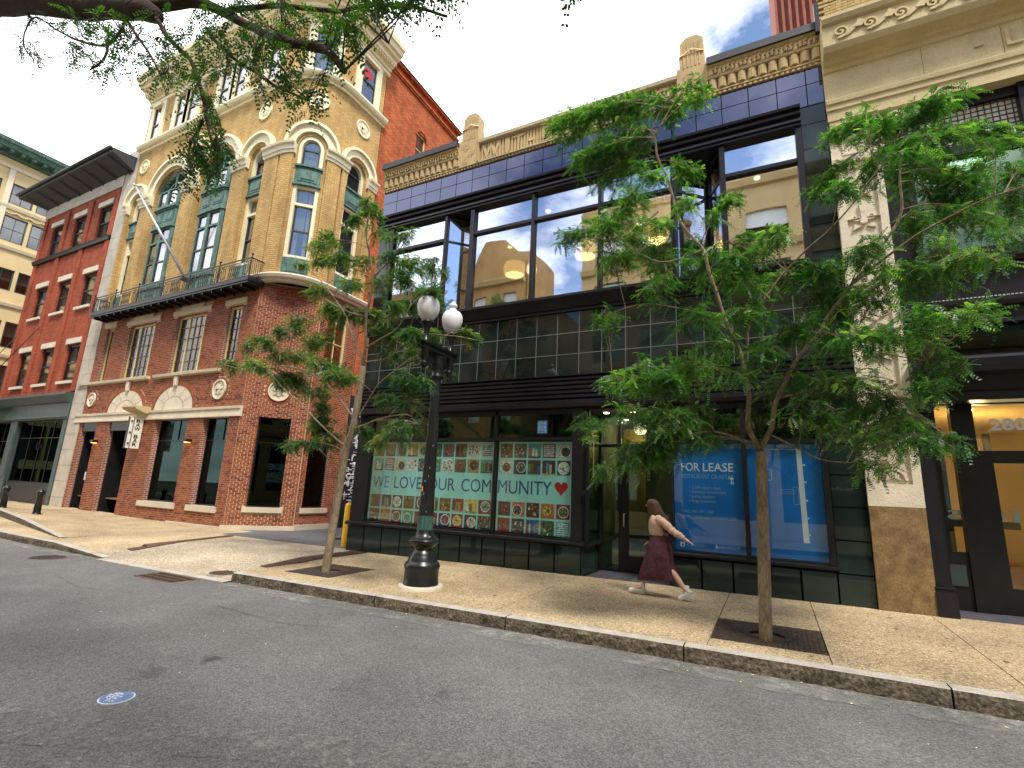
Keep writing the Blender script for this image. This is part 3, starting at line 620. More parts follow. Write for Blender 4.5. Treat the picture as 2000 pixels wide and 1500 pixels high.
# ================================================================ BLACK GLASS COMMERCIAL BUILDING
MBd=thing('shop_building','two-storey shop building faced in black glass tiles with a tan terracotta parapet','building',(-4.3,10.23,0))
XL,XR=-10.05,1.395; GX=[-4.75+.53*k for k in range(-10,12)]
def mb(): return MB(FM)
b=mb(); wall(b,XL,XR,3.45,10.33,[(-9.5,.88,6.12,9.08)],-.03,.25); b.quad(XL,-9.58,-.3,3.45,-.03); b.quad(.86,XR,-.3,3.45,-.03)
b.quad(XL,-3.56,-.3,.62,-.03); b.quad(-1.76,.9,-.3,.62,-.03); b.box(XL,XR,10.3,10.9,-8,-.05)
b.build('wall','dark_joint',MBd)
b=MB(); b.box(XL,XL+.05,10.27,22,-.3,11.1); b.box(XL,XR,22,22.1,0,11); b.box(XL,XR,10.4,22,10.6,10.8); b.build('side_wall','wall_orange',MBd)
def tile(u0,u1,v0,v1,mat,w=.0,g=.009,name='tile'):
    b=mb(); b.box(u0+g,u1-g,v0+g,v1-g,w-.02,w); o=b.build(name,mat,MBd); return o
cols=[XL]+[x for x in GX if XL+.2<x<XR-.2]+[XR]
for a,c in zip(cols,cols[1:]):
    tile(a,c,9.47,9.965,'tile_blue'); tile(a,c,9.965,10.31,'tile_blue')
    for k in range(3): tile(a,c,4.22+k*.503,4.22+(k+1)*.503,'tile_black')
# thin raised joints of the middle band
b=mb()
for x in cols[1:-1]: b.box(x-.009,x+.009,4.22,5.73,-.005,.008)
for k in (1,2): b.box(XL,XR,4.22+k*.503-.009,4.22+k*.503+.009,-.005,.006)
b.build('joint_strip','joint_light',MBd)
# right and left piers of large tiles
zz=[.03,.545,1.075,1.615,2.15,2.68,3.2,3.70]
for a,c in zip(zz,zz[1:]): tile(.89,XR,a,c,'base_tile',g=.012,w=.01); 
for a,c in ((3.70,4.2),(5.75,6.3),(6.3,6.85),(6.85,7.4),(7.4,7.95),(7.95,8.5),(8.5,9.05),(9.05,9.46)): tile(.93,XR,a,c,'tile_black',g=.008)
for a,c in ((.62,1.5),(1.5,2.4),(2.4,3.3)): tile(XL,-9.62,a,c,'frame_dark',g=.006)
for a,c in ((6.2,7.1),(7.1,8.0),(8.0,9.05)): tile(XL,-9.62,a,c,'tile_black',g=.008)
# bulkhead panels
xb=[XL+i*(XR*0-3.56-XL)/11 for i in range(12)]
for a,c in zip(xb,xb[1:]): tile(a,c,-.12,.58,'base_tile',g=.018,w=.03)
xb=[-1.76+i*.53 for i in range(6)]
for a,c in zip(xb,xb[1:]): tile(a,c,.01,.56,'base_tile',g=.018,w=.03)
b=mb(); b.box(-3.56,-3.545,-.1,.58,-1.1,.0); b.build('bulkhead_return','base_tile',MBd)
b=mb(); b.box(-1.775,-1.76,-.1,.58,-1.1,.0); b.build('bulkhead_return','base_tile',MBd)
# ledges, bands and mouldings
b=mb(); b.profile([(.57,.03),(.59,.09),(.64,.09),(.665,.03),(.67,-.05)],XL-.06,-3.5); b.build('window_ledge','frame_dark',MBd)
b=mb(); b.profile([(.57,.03),(.59,.09),(.63,.09),(.655,.03),(.66,-.05)],-1.8,.92); b.build('window_ledge','frame_dark',MBd)
b=mb(); b.box(-3.56,-3.46,.57,.66,-1.1,-.05); b.build('window_ledge','frame_dark',MBd)
prof=[(3.46,-.02),(3.5,.10),(3.56,.14),(3.64,.14),(3.66,.09)]
for k in range(5): z=3.68+k*.1; prof+=[(z,.08),(z+.02,.125),(z+.07,.125),(z+.085,.08)]
prof+=[(4.18,.06),(4.19,.15),(4.215,.15),(4.22,0)]
b=mb(); b.profile(prof,XL-.02,XR); b.build('fluted_fascia','black_metal',MBd)
b=mb(); b.profile([(5.735,0),(5.74,.05),(5.80,.05),(5.81,.09),(5.84,.10),(6.02,.17),(6.05,.22),(6.11,.22),(6.13,.10),(6.14,-.1)],XL-.02,.95); b.build('sill_moulding','black_metal',MBd)
b=mb(); b.profile([(9.04,-.15),(9.045,.08),(9.10,.08),(9.11,.12),(9.16,.12),(9.18,.08),(9.24,.07),(9.26,.14),(9.31,.15),(9.33,.10),(9.38,.09),(9.40,.16),(9.455,.17),(9.465,0)],XL-.02,.93); b.build('head_moulding','black_metal',MBd)
# upper windows
b=mb(); D=(-.16,.03)
for x0,x1 in ((-9.62,-9.5),(-7.66,-7.58),(-6.82,-6.70),(-5.0,-4.92),(-3.27,-3.19),(-1.62,-1.53),(-.60,-.50),(.82,.93)): b.box(x0,x1,6.13,9.05,*D)
b.box(-9.5,-7.66,8.27,8.35,*D)
for x0,x1 in ((-6.7,-5.0),(-4.92,-3.27),(-3.19,-1.62),(-.5,.82)): b.box(x0,x1,8.28,8.36,-.12,.01)
b.build('window_frame','black_metal',MBd)
def pane(u0,u1,v0,v1,w,mat,fr=FM,par=MBd,lab=None):
    b=MB(fr); b.box(u0,u1,v0,v1,w-.012,w); return b.build('pane',mat,par,label=lab)
for x0,x1 in ((-9.5,-7.66),(-6.7,-5.0),(-4.92,-3.27),(-3.19,-1.62),(-.5,.82)):
    pane(x0,x1,6.13,8.28,-.07,'glass_upper'); pane(x0,x1,8.36,9.05,-.07,'glass_upper')
# folded-open casements: two leaves meeting inside the room
for xa,xb_,xv in ((-7.58,-6.82,-6.98),(-1.53,-.60,-.92)):
    for (p,q) in (((xa,0),(xv,-.62)),((xv,-.62),(xb_,0))):
        fr=F((p[0],10.23-p[1],0),(q[0]-p[0],-(q[1]-p[1]),0),((p[1]-q[1]),-(q[0]-p[0]),0)); ln=math.hypot(q[0]-p[0],q[1]-p[1])
        b=MB(fr); 
        for u in (0,ln-.06): b.box(u,u+.06,6.15,9.03,-.04,.0)
        for v in (6.15,8.24,8.97): b.box(.06,ln-.06,v,v+.06,-.04,0)
        s=b.build('casement_sash','black_metal',MBd)
        pn=MB(fr); pn.box(.06,ln-.06,6.21,8.24,-.03,-.02); pn.box(.06,ln-.06,8.30,8.97,-.03,-.02); pn.each('pane','glass_upper',s)
    b=mb(); b.box(xa,xb_,9.035,9.05,-.7,0); b.build('soffit','dark_joint',MBd); b=mb(); b.box(xa,xb_,6.12,6.14,-.7,0); b.build('inner_sill','dark_joint',MBd)
# rooms
def room(name,x0,x1,y0,y1,z0,z1,wm,cm,par,fm='room_dark'):
    b=MB(); b.cm=0; b.box(x0,x1,y1,y1+.1,z0,z1); b.box(x0-.1,x0,y0,y1,z0,z1); b.box(x1,x1+.1,y0,y1,z0,z1); b.cm=1; b.box(x0,x1,y0,y1,z1,z1+.05); b.cm=2; b.box(x0,x1,y0,y1,z0-.05,z0)
    return b.build(name,[wm,cm,fm],par)
room('upper_room',-9.9,1.3,10.42,14.5,6.0,9.12,'room_wall','ceiling_white',MBd)
b=MB(); 
for x in (-8.6,-5.9,-3.4,-1.0,.5): b.box(x,x+.7,14.38,14.45,6.9,8.3)
b.each('wall_picture','blind_white',MBd)
room('shop_room',-9.9,-3.7,10.55,13.5,.0,3.4,'room_dark','room_dark',MBd); room('shop_room',-1.7,1.3,10.55,13.5,.0,3.4,'room_dark','room_dark',MBd)
for i,(x,y,z,lab) in enumerate(((-6.10,11.5,7.55,'ribbed drum pendant lamp glowing in the left part of the upper window'),(-4.02,11.5,7.72,'ribbed drum pendant lamp glowing behind leaves in the middle of the upper window'),(-2.2,11.5,7.80,'ribbed drum pendant lamp glowing beside the right folding casement'))):
    t=thing('pendant_lamp',lab,'pendant lamp',(x,y,z),group='drum pendant lamps in the upper room')
    b=MB(); b.lathe((x,y,z),[(.27,0),(.31,.12),(.31,.24),(.28,.34)],32,cap=False,smooth=False,flute=.06,nfl=16); b.build('lamp_shade','lamp_shade_lit',t)
    b=MB(); b.disc(x,y,.26,z+.02,z+.03,24); b.build('diffuser','lamp_warm',t)
    b=MB(); b.box(x-.008,x+.008,y-.008,y+.008,z+.3,9.12); b.build('cord','iron_black',t)
b=MB()
for x,y in ((-8.8,11.6),(-6.9,12.6),(-5.0,11.2),(-2.9,12.8),(-1.3,11.6),(.1,11.8)): b.disc(x,y,.07,9.10,9.118,12)
b.each('ceiling_light','downlight',MBd)
# OMNIBUS of storefront frames
b=mb(); D=(-.1,.02)
for x0,x1,w1 in ((-9.62,-9.53,.03),(-5.74,-5.67,.02),(-3.79,-3.56,.06)): b.box(x0,x1,.67,3.46,-.12,w1)
b.box(-9.53,-3.79,3.36,3.46,*D); b.box(-9.53,-3.79,.67,.70,*D); b.box(-9.53,-5.74,2.77,2.84,*D); b.box(-5.67,-3.79,2.77,2.84,*D)
for x0,x1 in ((-1.80,-1.71),(-.46,-.39),(.80,.89)): b.box(x0,x1,.655,3.46,-.12,.05)
for x0,x1 in ((-1.71,-.46),(-.39,.80)): b.box(x0,x1,2.70,2.77,*D); b.box(x0,x1,3.36,3.46,*D); b.box(x0,x1,.655,.68,*D)
b.build('storefront_frame','frame_dark',MBd)
for x0,x1 in ((-9.53,-5.74),(-5.67,-3.79)): pane(x0,x1,.70,2.77,-.03,'glass_poster'); pane(x0,x1,2.84,3.36,-.03,'glass_store')
for x0,x1 in ((-1.71,-.46),(-.39,.80)): pane(x0,x1,.68,2.70,-.03,'glass_poster'); pane(x0,x1,2.77,3.36,-.03,'glass_store')
# recessed entrance
b=MB(); b.box(-3.53,-3.45,10.30,10.38,.66,3.46); b.box(-3.53,-3.45,11.2,11.28,.66,3.46); b.box(-3.52,-3.46,10.38,11.2,2.74,2.80); b.build('return_frame','frame_dark',MBd)
b=MB(); b.box(-3.495,-3.485,10.38,11.2,.67,2.74); b.box(-3.495,-3.485,10.38,11.2,2.80,3.46); b.each('pane','glass_store',MBd)
b=MB(); b.box(-1.82,-1.76,10.3,11.4,.0,3.46); b.build('entrance_side','frame_dark',MBd)
b=MB(); b.box(-3.56,-1.74,10.25,11.5,3.44,3.46); b.build('entrance_soffit','dark_joint',MBd)
b=MB(); b.box(-3.52,-3.46,11.30,11.38,0,3.46); b.box(-3.08,-3.02,11.30,11.38,0,3.46); b.box(-3.46,-3.08,11.30,11.38,2.72,2.79);b.box(-3.02,-1.82,11.30,11.38,2.72,2.79); b.box(-3.46,-3.08,11.3,11.38,0,.06); b.build('door_frame','frame_dark',MBd)
b=MB(); b.box(-3.46,-3.08,11.33,11.34,.06,2.72); b.box(-3.46,-3.08,11.33,11.34,2.79,3.44); b.box(-3.02,-1.82,11.33,11.34,2.79,3.44); b.each('pane','glass_store',MBd)
b=MB(); b.box(-3.02,-2.86,11.30,11.36,.02,2.70); b.box(-1.97,-1.82,11.30,11.36,.02,2.70); b.box(-2.86,-1.97,11.30,11.36,.02,.36); b.box(-2.86,-1.97,11.30,11.36,2.55,2.70); dr=b.build('door','frame_dark',MBd)
b=MB(); b.box(-2.86,-1.97,11.33,11.34,.36,2.55); b.build('pane','glass_store',dr)
b=MB(); b.tube([(-2.94,11.28,1.25),(-2.94,11.22,1.23),(-2.94,11.22,.98),(-2.94,11.28,.96)],.014,8); b.disc(-2.94,11.285,.0,0,0,3); b.build('handle','aluminium',dr)
room('lobby',-3.5,-1.8,11.42,14.5,.0,3.42,'room_wall','ceiling_white',MBd)
b=MB(); b.box(-3.3,-2.75,12.6,12.75,0,3.3); b.build('lobby_panel','amber_wood' if 'amber_wood' in MATS else 'brown_granite',MBd)
b=MB()
for x,y in ((-3.25,12.1),(-2.7,12.1),(-2.3,12.3),(-2.0,12.0),(-3.0,11.7)): b.disc(x,y,.055,3.40,3.415,12)
b.disc(-3.2,10.75,.06,3.425,3.435,12); b.disc(-2.6,10.75,.06,3.425,3.435,12)
b.each('downlight','downlight',MBd)
lamp(-2.7,12.4,2.9,12,MBd); lamp(-6.1,12.6,8.2,110,MBd); lamp(-1.6,12.6,8.2,110,MBd); lamp(-2.7,10.8,3.2,8,MBd)
# door closer / security light on the post
b=mb(); b.disc(-3.50,1.66,.045,.06,.13,12); b.build('door_buzzer','iron_black',MBd)
# ---- terracotta parapet
b=mb(); b.box(XL,XR,10.35,11.0,-.3,.02); b.build('parapet','terracotta',MBd)
b=mb()
x=XL
while x<XR-.1: b.box(x,x+.055,10.335,10.385,.0,.05); x+=.1
b.build('dentil_row','terracotta',MBd,stuff=True)
for u0,u1 in ((XL,-7.34),(-.76,XR)):
    n=int((u1-u0)/.19); s=(u1-u0)/n
    for i in range(n):
        b=mb(); uc=u0+(i+.5)*s; P=[]
        for k in range(7):
            a=math.pi*k/6; P.append((uc-.45*s*math.cos(a),.02+.075*math.sin(a)))
        pts=[(u,10.45+.03*math.sin(math.pi*j/6),w) for j,(u,w) in enumerate(P)]+[(u,10.70,w+.02) for u,w in P]
        b.add(pts,[(j,j+1,8+j,7+j) for j in range(6)]+[tuple(reversed(range(7)))]); b.build('scallop','terracotta',MBd)
    b=mb(); b.profile([(10.40,.02),(10.405,.06),(10.44,.06),(10.445,.02)],u0,u1); b.profile([(10.70,.02),(10.71,.12),(10.76,.14),(10.78,.10),(10.80,.08),(10.96,.12),(11.0,.17),(11.03,.17)],u0,u1); b.build('cornice','terracotta',MBd)
    b=mb(); x=u0+.03; k=0
    while x<u1-.1:
        z=10.86+.025*math.sin(k*1.9); b.add([(x,z-.05,.10),(x+.055,z+.04,.17),(x+.10,z-.03,.12),(x+.06,z-.07,.14),(x+.02,z+.05,.12)],[(0,3,1),(0,1,4),(3,2,1)]); b.box(x+.06,x+.09,z+.03,z+.07,.09,.15); x+=.085; k+=1
    b.build('carved_foliage','terracotta',MBd,stuff=True)
    b=mb(); b.box(u0-.0,u1,11.03,11.2,-.35,.22); b.build('coping','soffit_dark',MBd)
# centre field with flutes and letters
b=mb(); x=-6.60
while x<-1.45: b.box(x,x+.045,10.47,10.95,.02,.045); x+=.092
b.build('fluting','terracotta',MBd,stuff=True)
b=mb(); b.profile([(10.39,.02),(10.40,.08),(10.44,.08),(10.455,.03)],-6.67,-1.40); b.profile([(10.95,.03),(10.97,.09),(11.0,.12),(11.10,.12),(11.11,-.3)],-6.67,-1.40); b.build('coping','coping_stone',MBd)
for ch,x,w in (('W',-6.58,.56),('I',-5.86,.13),('T',-5.62,.32),('-',-5.16,.14),('B',-4.78,.32),('U',-4.32,.34),('I',-3.84,.11),('L',-3.58,.28),('D',-3.18,.34),('I',-2.72,.11),('N',-2.46,.38),('G',-1.98,.40)):
    text(ch,.62,(x,10.23-.045,10.48 if ch!='-' else 10.5),(1,0,0),(0,0,1),'terracotta','letter',MBd,ext=.012,width=w,bold=.006)
for uc in (-7.0,-1.08):
    b=mb(); b.box(uc-.33,uc+.33,10.40,11.2,-.3,.07); b.box(uc-.27,uc+.27,11.2,11.60,-.26,.07); b.box(uc-.33,uc-.27,11.2,11.26,-.3,.07)
    b.prism([(uc-.25,11.6),(uc+.25,11.6),(uc+.25,11.95),(uc+.12,12.08),(uc-.12,12.08),(uc-.25,11.95)],-.24,.05)
    b.add([(uc-.27,11.60,.07),(uc+.27,11.60,.07),(uc,11.72,.10),(uc-.27,11.54,.10),(uc+.27,11.54,.10),(uc,11.66,.12)],[(0,2,5,3),(2,1,4,5)])
    b.box(uc-.33,uc-.29,10.45,11.2,.07,.10); b.box(uc+.29,uc+.33,10.45,11.2,.07,.10)
    py=b.build('pylon','terracotta',MBd)
    b=mb()
    for k in range(5): b.box(uc-.18+k*.085,uc-.155+k*.085,11.24,11.55,.07,.085); b.box(uc-.17+k*.08,uc-.15+k*.08,11.68,11.90,.05,.065)
    for k,(cx,cz) in enumerate(((-.06,11.02),(.07,10.80),(-.06,10.58))):
        sgn=1 if k%2==0 else -1
        for j in range(14):
            a=j*.5; r=.13*(1-j/16); A=a*sgn+1.5; B=(a+.5)*sgn+1.5; r2=.13*(1-(j+1)/16)
            p=lambda r_,t:(uc+cx+r_*math.cos(t),cz+r_*math.sin(t))
            q=[p(r,A),p(r-.03,A),p(max(r2-.03,0),B),p(r2,B)]
            b.add([(*v,.105) for v in q],[(0,1,2,3) if sgn<0 else (3,2,1,0)])
    b.build('scroll_carving','terracotta',py,stuff=True)
# ---- window films
cp=thing('window_poster','pale aqua window film with food photos and blue lettering in the left shop window','poster',(-6.6,10.30,.7))
for x0,x1 in ((-9.50,-5.76),(-5.65,-3.81)):
    b=mb(); b.box(x0,x1,.73,2.745,-.085,-.075); b.build('film','film_aqua',cp)
WF=-.072
def photo(u0,u1,v0,v1,k):
    r=random.Random(k*977+31); b=mb(); s=u1-u0; h=v1-v0
    pal=[(.22,.04,.03),(.16,.08,.03),(.42,.40,.33),(.05,.12,.04),(.34,.20,.05),(.07,.035,.02),(.45,.12,.05),(.10,.24,.07),(.5,.52,.46),(.03,.035,.05),(.5,.36,.05),(.04,.09,.24),(.10,.28,.26),(.2,.02,.05),(.05,.04,.03),(.10,.10,.09)]
    def q(a,c,d,e,col,w): b.cc=col; b.add([(a,d,w),(c,d,w),(c,e,w),(a,e,w)],[(0,1,2,3)])
    def dsk(cx,cy,rr,col,w,n=14): b.cc=col; b.add([(cx+rr*math.cos(2*math.pi*i/n),cy+rr*math.sin(2*math.pi*i/n),w) for i in range(n)],[tuple(range(n))])
    bg=r.choice(pal); q(u0,u1,v0,v1,bg,WF); t=r.random(); W2=WF+.0015; cx,cy=(u0+u1)/2,(v0+v1)/2
    if t<.45:
        cx+=s*r.uniform(-.12,.12); cy+=h*r.uniform(-.08,.08); dsk(cx,cy,h*.36+h*.08*r.random(),r.choice([(.65,.64,.6),(.5,.55,.55),(.08,.07,.07),(.7,.66,.55)]),W2); dsk(cx,cy,s*.34,r.choice(pal),W2+.001)
        for i in range(14): a=r.random()*6.3; d=r.random()*s*.28; dsk(cx+d*math.cos(a),cy+d*math.sin(a),s*(.03+.04*r.random()),r.choice(pal),W2+.002,6)
    elif t<.7:
        n=r.randint(3,5)
        for i in range(n):
            a=u0+s*(i+.15)/n; q(a,a+s*.7/n,v0+h*(.08+.1*r.random()),v1-h*(.1+.3*r.random()),r.choice(pal),W2)
        q(u0,u1,v0,v0+h*.1,r.choice(pal),W2+.001)
    elif t<.85:
        for i in range(30): a=u0+s*(.08+.8*r.random()); c=v0+h*(.08+.8*r.random()); dsk(a,c,s*(.03+.06*r.random()),r.choice(pal),W2+.001*i/30,6)
    else:
        for i in range(6): q(u0+s*.08,u1-s*.1*r.random()-s*.05,v0+h*(.12+i*.14),v0+h*(.19+i*.14),(.5,.62,.6) if bg[2]<.3 else (.05,.15,.2),W2)
    b.build('food_photo','photo_print',cp)
rows=((2.38,2.70,0),(2.01,2.33,0),(1.08,1.39,1),(.72,1.03,1)); k=0
for v0,v1,_ in rows:
    for i in range(10): u=-9.44+i*.368; photo(u,u+.322,v0,v1,k); k+=1
    for i in range(5): u=-5.60+i*.357; photo(u,u+.312,v0,v1,k+3); k+=1
def ctext(s,x,w,cp=cp,z=1.57,size=.43,mat='ink_blue'): text(s,size,(x,10.23+.0715,z),(1,0,0),(0,0,1),mat,'lettering',cp,ext=.0006,width=w)
ctext('WE',-9.42,.54); ctext('LOVE',-8.70,.88); ctext('OUR',-7.62,.80); ctext('COM',-6.64,.82); ctext('MUNITY',-5.63,1.34)
b=mb(); P=[]
for i in range(28):
    a=2*math.pi*i/28; P.append((-4.07+.0098*16*math.sin(a)**3,1.74+.0105*(13*math.cos(a)-5*math.cos(2*a)-2*math.cos(3*a)-math.cos(4*a))))
b.prism([p for p in reversed(P)],-.074,-.070); b.build('heart','heart_red',cp)
nt_=thing('window_notice','small white notice edged in blue tape on the transom glass','notice',(-4.55,10.25,3.0))
b=mb(); b.box(-4.66,-4.42,2.93,3.22,-.028,-.024); b.build('tape','tape_blue',nt_)
b=mb(); b.box(-4.635,-4.445,2.955,3.195,-.024,-.021); b.build('paper','ink_pale',nt_)
b=mb()
for i in range(6): b.box(-4.615,-4.47+.02*(i%3)-.02,3.16-i*.032,3.172-i*.032,-.021,-.0195)
b.box(-4.63,-4.47,2.965,2.985,-.021,-.0195)
b.build('print','ink_blue',nt_)
lp=thing('lease_poster','blue window film reading FOR LEASE in the window beside the entrance','poster',(-1.08,10.3,.68))
b=mb(); b.box(-1.70,-.47,.69,2.69,-.085,-.075); b.build('film','film_blue',lp)
y=10.23+.0715
def lt(s,x,z,w,size,mat='ink_white',bold=0): text(s,size,(x,y,z),(1,0,0),(0,0,1),mat,'lettering',lp,ext=.0006,width=w,bold=bold)
lt('FOR',-1.56,2.17,.34,.225,bold=.002); lt('LEASE',-1.16,2.17,.54,.225,bold=.002); lt('RESTAURANT OR RETAIL',-1.56,2.03,.95,.115,'ink_pale')
for s,z,w in (('\u2022 2,304 square feet',1.83,.56),('\u2022 available immediately',1.75,.66),('\u2022 prime location',1.665,.45),('\u2022 large basement',1.58,.47)): lt(s,-1.42,z,w,.085,'ink_pale')
lt('CALL: (401) 871-3468',-1.56,1.38,.56,.085,'ink_pale'); lt('EMAIL: LEASING@CORNISHLP.COM',-1.56,1.28,.95,.085,'ink_pale')
lt('CORNISH',-1.49,.76,.36,.085,'ink_pale'); lt('INDOWNCITY',-.93,.765,.36,.07,'ink_white')
b=mb(); b.box(-1.61,-1.53,.75,.83,-.074,-.071); b.add([(-1.0,.765,-.071),(-.935,.765,-.071),(-.9675,.84,-.071)],[(0,1,2)]); b.build('logo_mark','ink_white',lp)
b=mb(); b.box(-1.585,-1.545,.765,.805,-.071,-.070); b.build('logo_mark','film_blue',lp)
fp=thing('floor_plan_poster','blue window film with a white floor plan behind the tree trunk','poster',(.2,10.3,.68))
b=mb(); b.box(-.385,.795,.69,2.69,-.085,-.075); b.build('film','film_blue',fp)
b=mb(); W_=(-.074,-.071)
b.prism([(.42,2.62),(.50,2.62),(.53,.98),(.44,.98)],*W_)
for z in (2.3,2.0,1.68,1.38,1.1): b.box(.51,.55,z,z+.03,*W_)
b.box(-.02,.42,2.585,2.592,*W_)
b.build('plan_line','ink_white',fp,stuff=True)
b=mb()
for (a,c,d,e,t) in ((-.17,.02,2.02,2.24,.022),(.14,.35,1.80,1.88,.006),(.33,.42,1.62,1.93,.010),(-.17,-.05,2.32,2.46,.008)):
    b.box(a,c,d,d+t,*W_); b.box(a,c,e-t,e,*W_); b.box(a,a+t,d,e,*W_); b.box(c-t,c,d,e,*W_)
b.build('plan_line','ink_pale',fp,stuff=True)
text('TENANT',.05,(.17,y,1.822),(1,0,0),(0,0,1),'ink_pale','lettering',fp,ext=.0005,width=.15)
# ================================================================ BUFF AND RED BRICK CORNER BUILDING
BB=thing('corner_building','tall corner building, red brick below and buff brick arches above, with rounded corner','building',(-22,11.3,0))
BX0,BX1=-28.5,-16.9
lower=[(-28.3,-26.95,-.4,3.80),(-25.85,-24.0,-.4,3.80),(-22.25,-20.04,.60,3.82),(-19.05,-17.5,.60,3.82),
 (-27.88,-27.28,5.75,8.33),(-25.8,-23.72,5.73,8.22),(-22.1,-20.05,5.73,8.22),(-18.65,-17.78,5.95,8.22)]
ch_h=[(.62,1.72,.66,3.86)]
sd_h=[(13.15,14.2,.66,3.75),(13.3,14.35,5.9,8.5)]
b=MB(FB); wall(b,BX0,BX1,-.5,9.0,lower,-.010,.35,rm=1); b.build('wall',['mortar','wall_under'],BB)
b=MB(FC); wall(b,0,CW,-.5,9.0,ch_h,-.010,.35,rm=1); b.build('wall',['mortar','wall_under'],BB)
b=MB(FS); wall(b,12.88,14.9,-.5,9.0,sd_h,-.010,.35,rm=1); b.build('wall',['mortar','wall_under'],BB)
b=MB(); b.box(BX0+.1,-15.6,13.3,21,-.5,21.3); b.build('core','room_dark',BB)
# bricks, laid one by one
SPEC=[]
def lay(fr,u0,u1,v0,v1,holes,skip=None,par=0):
    row=0; v=v0
    while v<v1-.02:
        u=u0-(.107 if row%2 else 0)
        while u<u1-.01:
            a=max(u,u0)+.006; c=min(u+.204,u1)-.004; vm=v+.033
            segs=[(a,c)]
            for h in holes:
                if h[2]-.03<vm<h[3]+.0:
                    ns=[]
                    for (p,q) in segs:
                        if q<=h[0] or p>=h[1]: ns.append((p,q))
                        else:
                            if p<h[0]: ns.append((p,h[0]))
                            if q>h[1]: ns.append((h[1],q))
                    segs=ns
            for p,q in segs:
                if q-p>.02 and not (skip and skip((p+q)/2,vm)): SPEC.append((fr,p,q,v+.008,v+.065))
            u+=.214
        row+=1; v+=.075
FAN=[(-24.87,4.22,1.41,.95),(-21.25,4.22,1.33,.97)]
def skip_front(u,v):
    for uc,vc,ru,rv in FAN:
        if v>vc-.3 and ((u-uc)/(ru+.2))**2+((v-vc)/(rv+.2))**2<1: return True
    for uc,r in ((-27.87,.44),(-18.35,.50)):
        if (u-uc)**2+(v-4.88)**2<r*r: return True
    if 3.83<v<4.22: return True
    return False
lay(FB,BX0,BX1,-.15,8.95,lower+[(-28.05,-27.1,8.33,8.62),(-26.1,-23.4,8.22,8.62),(-22.4,-19.75,8.22,8.62),(-18.85,-17.55,8.22,8.5),(-29,-23.3,5.58,5.73),(-22.95,-18.5,5.58,5.73),(-22.4,-19.9,.38,.6),(-19.15,-17.4,.38,.6)],skip_front)
lay(FC,.01,CW-.01,.02,8.95,ch_h+[(.5,1.85,.45,.66)],lambda u,v:(u-1.17)**2+(v-4.85)**2<.48**2)
lay(FS,12.9,14.88,.06,8.95,sd_h+[(13.05,14.3,.45,.66)])
cam_p=Vector((0,0,1.65))
def key(s): fr,a,c,v0,v1=s; return ((fr((a+c)/2,v0,0)-cam_p).length)
SPEC.sort(key=key)
bm_mats=['brick_red','brick_dark']; brick_cache={}
def brick_mesh(w,mi):
    k=(round(w,2),mi)
    if k not in brick_cache:
        t=MB(); t.box(-w/2,w/2,-.0,.04,0,.058); me=bpy.data.meshes.new('brick'); me.from_pydata(t.v,[],t.f); me.materials.append(MATS[bm_mats[mi]]); brick_cache[k]=me
    return brick_cache[k]
near=[s for s in SPEC if s[0] is FC and s[3]<3.9][:300]; ns=set(id(s) for s in near)
for s in near:
    fr,a,c,v0,v1=s; o=bpy.data.objects.new('brick',brick_mesh(c-a,1 if rnd.random()<.22 else 0)); COL.objects.link(o); o.parent=BB; o.matrix_parent_inverse=Matrix.Translation(BB.location).inverted()
    o.location=fr((a+c)/2,v0,rnd.uniform(-.003,.003)); o.rotation_euler=(0,0,math.atan2(fr.U.y,fr.U.x))
rest=MB()
for s in SPEC:
    if id(s) in ns: continue
    fr,a,c,v0,v1=s; rest.fr=fr; rest.cm=1 if rnd.random()<.22 else 0; w=rnd.uniform(-.003,.002)
    P=[(a,v0,w-.014),(c,v0,w-.014),(c,v1,w-.014),(a,v1,w-.014),(a,v0,w),(c,v0,w),(c,v1,w),(a,v1,w)]
    rest.add(P,[(4,5,6,7),(0,1,5,4),(3,7,6,2),(0,4,7,3),(1,2,6,5)])
rest.build('brickwork',bm_mats,BB,stuff=True)
# corbelled bricks under the rounded belt
b=MB(FC)
for i in range(6):
    for j in range(4-abs(i-2)//1 if False else (5 if 1<i<4 else 3)): b.box(.62+i*.17,.62+i*.17+.13,8.85-.13*(j+1),8.85-.13*j-.03,0,.06-.012*j)
b.build('corbel','brick_red',BB)
def bx(fr,name,mat,*boxes,par=BB,bevel=0,label=None):
    b=MB(fr)
    for q in boxes: b.box(*q)
    return b.build(name,mat,par,bevel=bevel,label=label)
bx(FC,'plinth','limestone',(-.08,CW+.05,-.5,.03,-.2,.08)); bx(FB,'plinth','limestone',(-20.2,BX1+.03,-.5,-.04,-.2,.07)); bx(FS,'plinth','concrete_strip',(12.88,14.9,-.5,.08,-.2,.05))
b=MB(FB); b.profile([(3.82,-.03),(3.825,.07),(3.90,.07),(3.905,.05),(4.10,.05),(4.11,.09),(4.20,.10),(4.21,-.03)],-29.0,BX1+.04); b.build('stone_belt','limestone_white',BB)
for u0,u1 in ((-29.3,-23.35),(-22.9,-18.5)): b=MB(FB); b.profile([(5.58,-.03),(5.60,.13),(5.70,.15),(5.72,-.03)],u0,u1); b.build('sill','limestone_white',BB)
for u0,u1,v0,v1 in ((-28.1,-27.05,8.36,8.62),(-26.1,-23.4,8.27,8.46),(-22.4,-19.75,8.27,8.46),(-18.85,-17.55,8.27,8.48)):
    b=MB(FB); b.box(u0,u1,v0,v1,-.03,.05)
    if u1-u0>2: b.box(u0+.55,u1-.55,v1,v1+.16,-.03,.05)
    b.build('lintel','limestone_white',BB)
for u0,u1 in ((-22.4,-19.9),(-19.15,-17.4)): bx(FB,'sill','limestone',(u0,u1,.40,.60,-.05,.06))
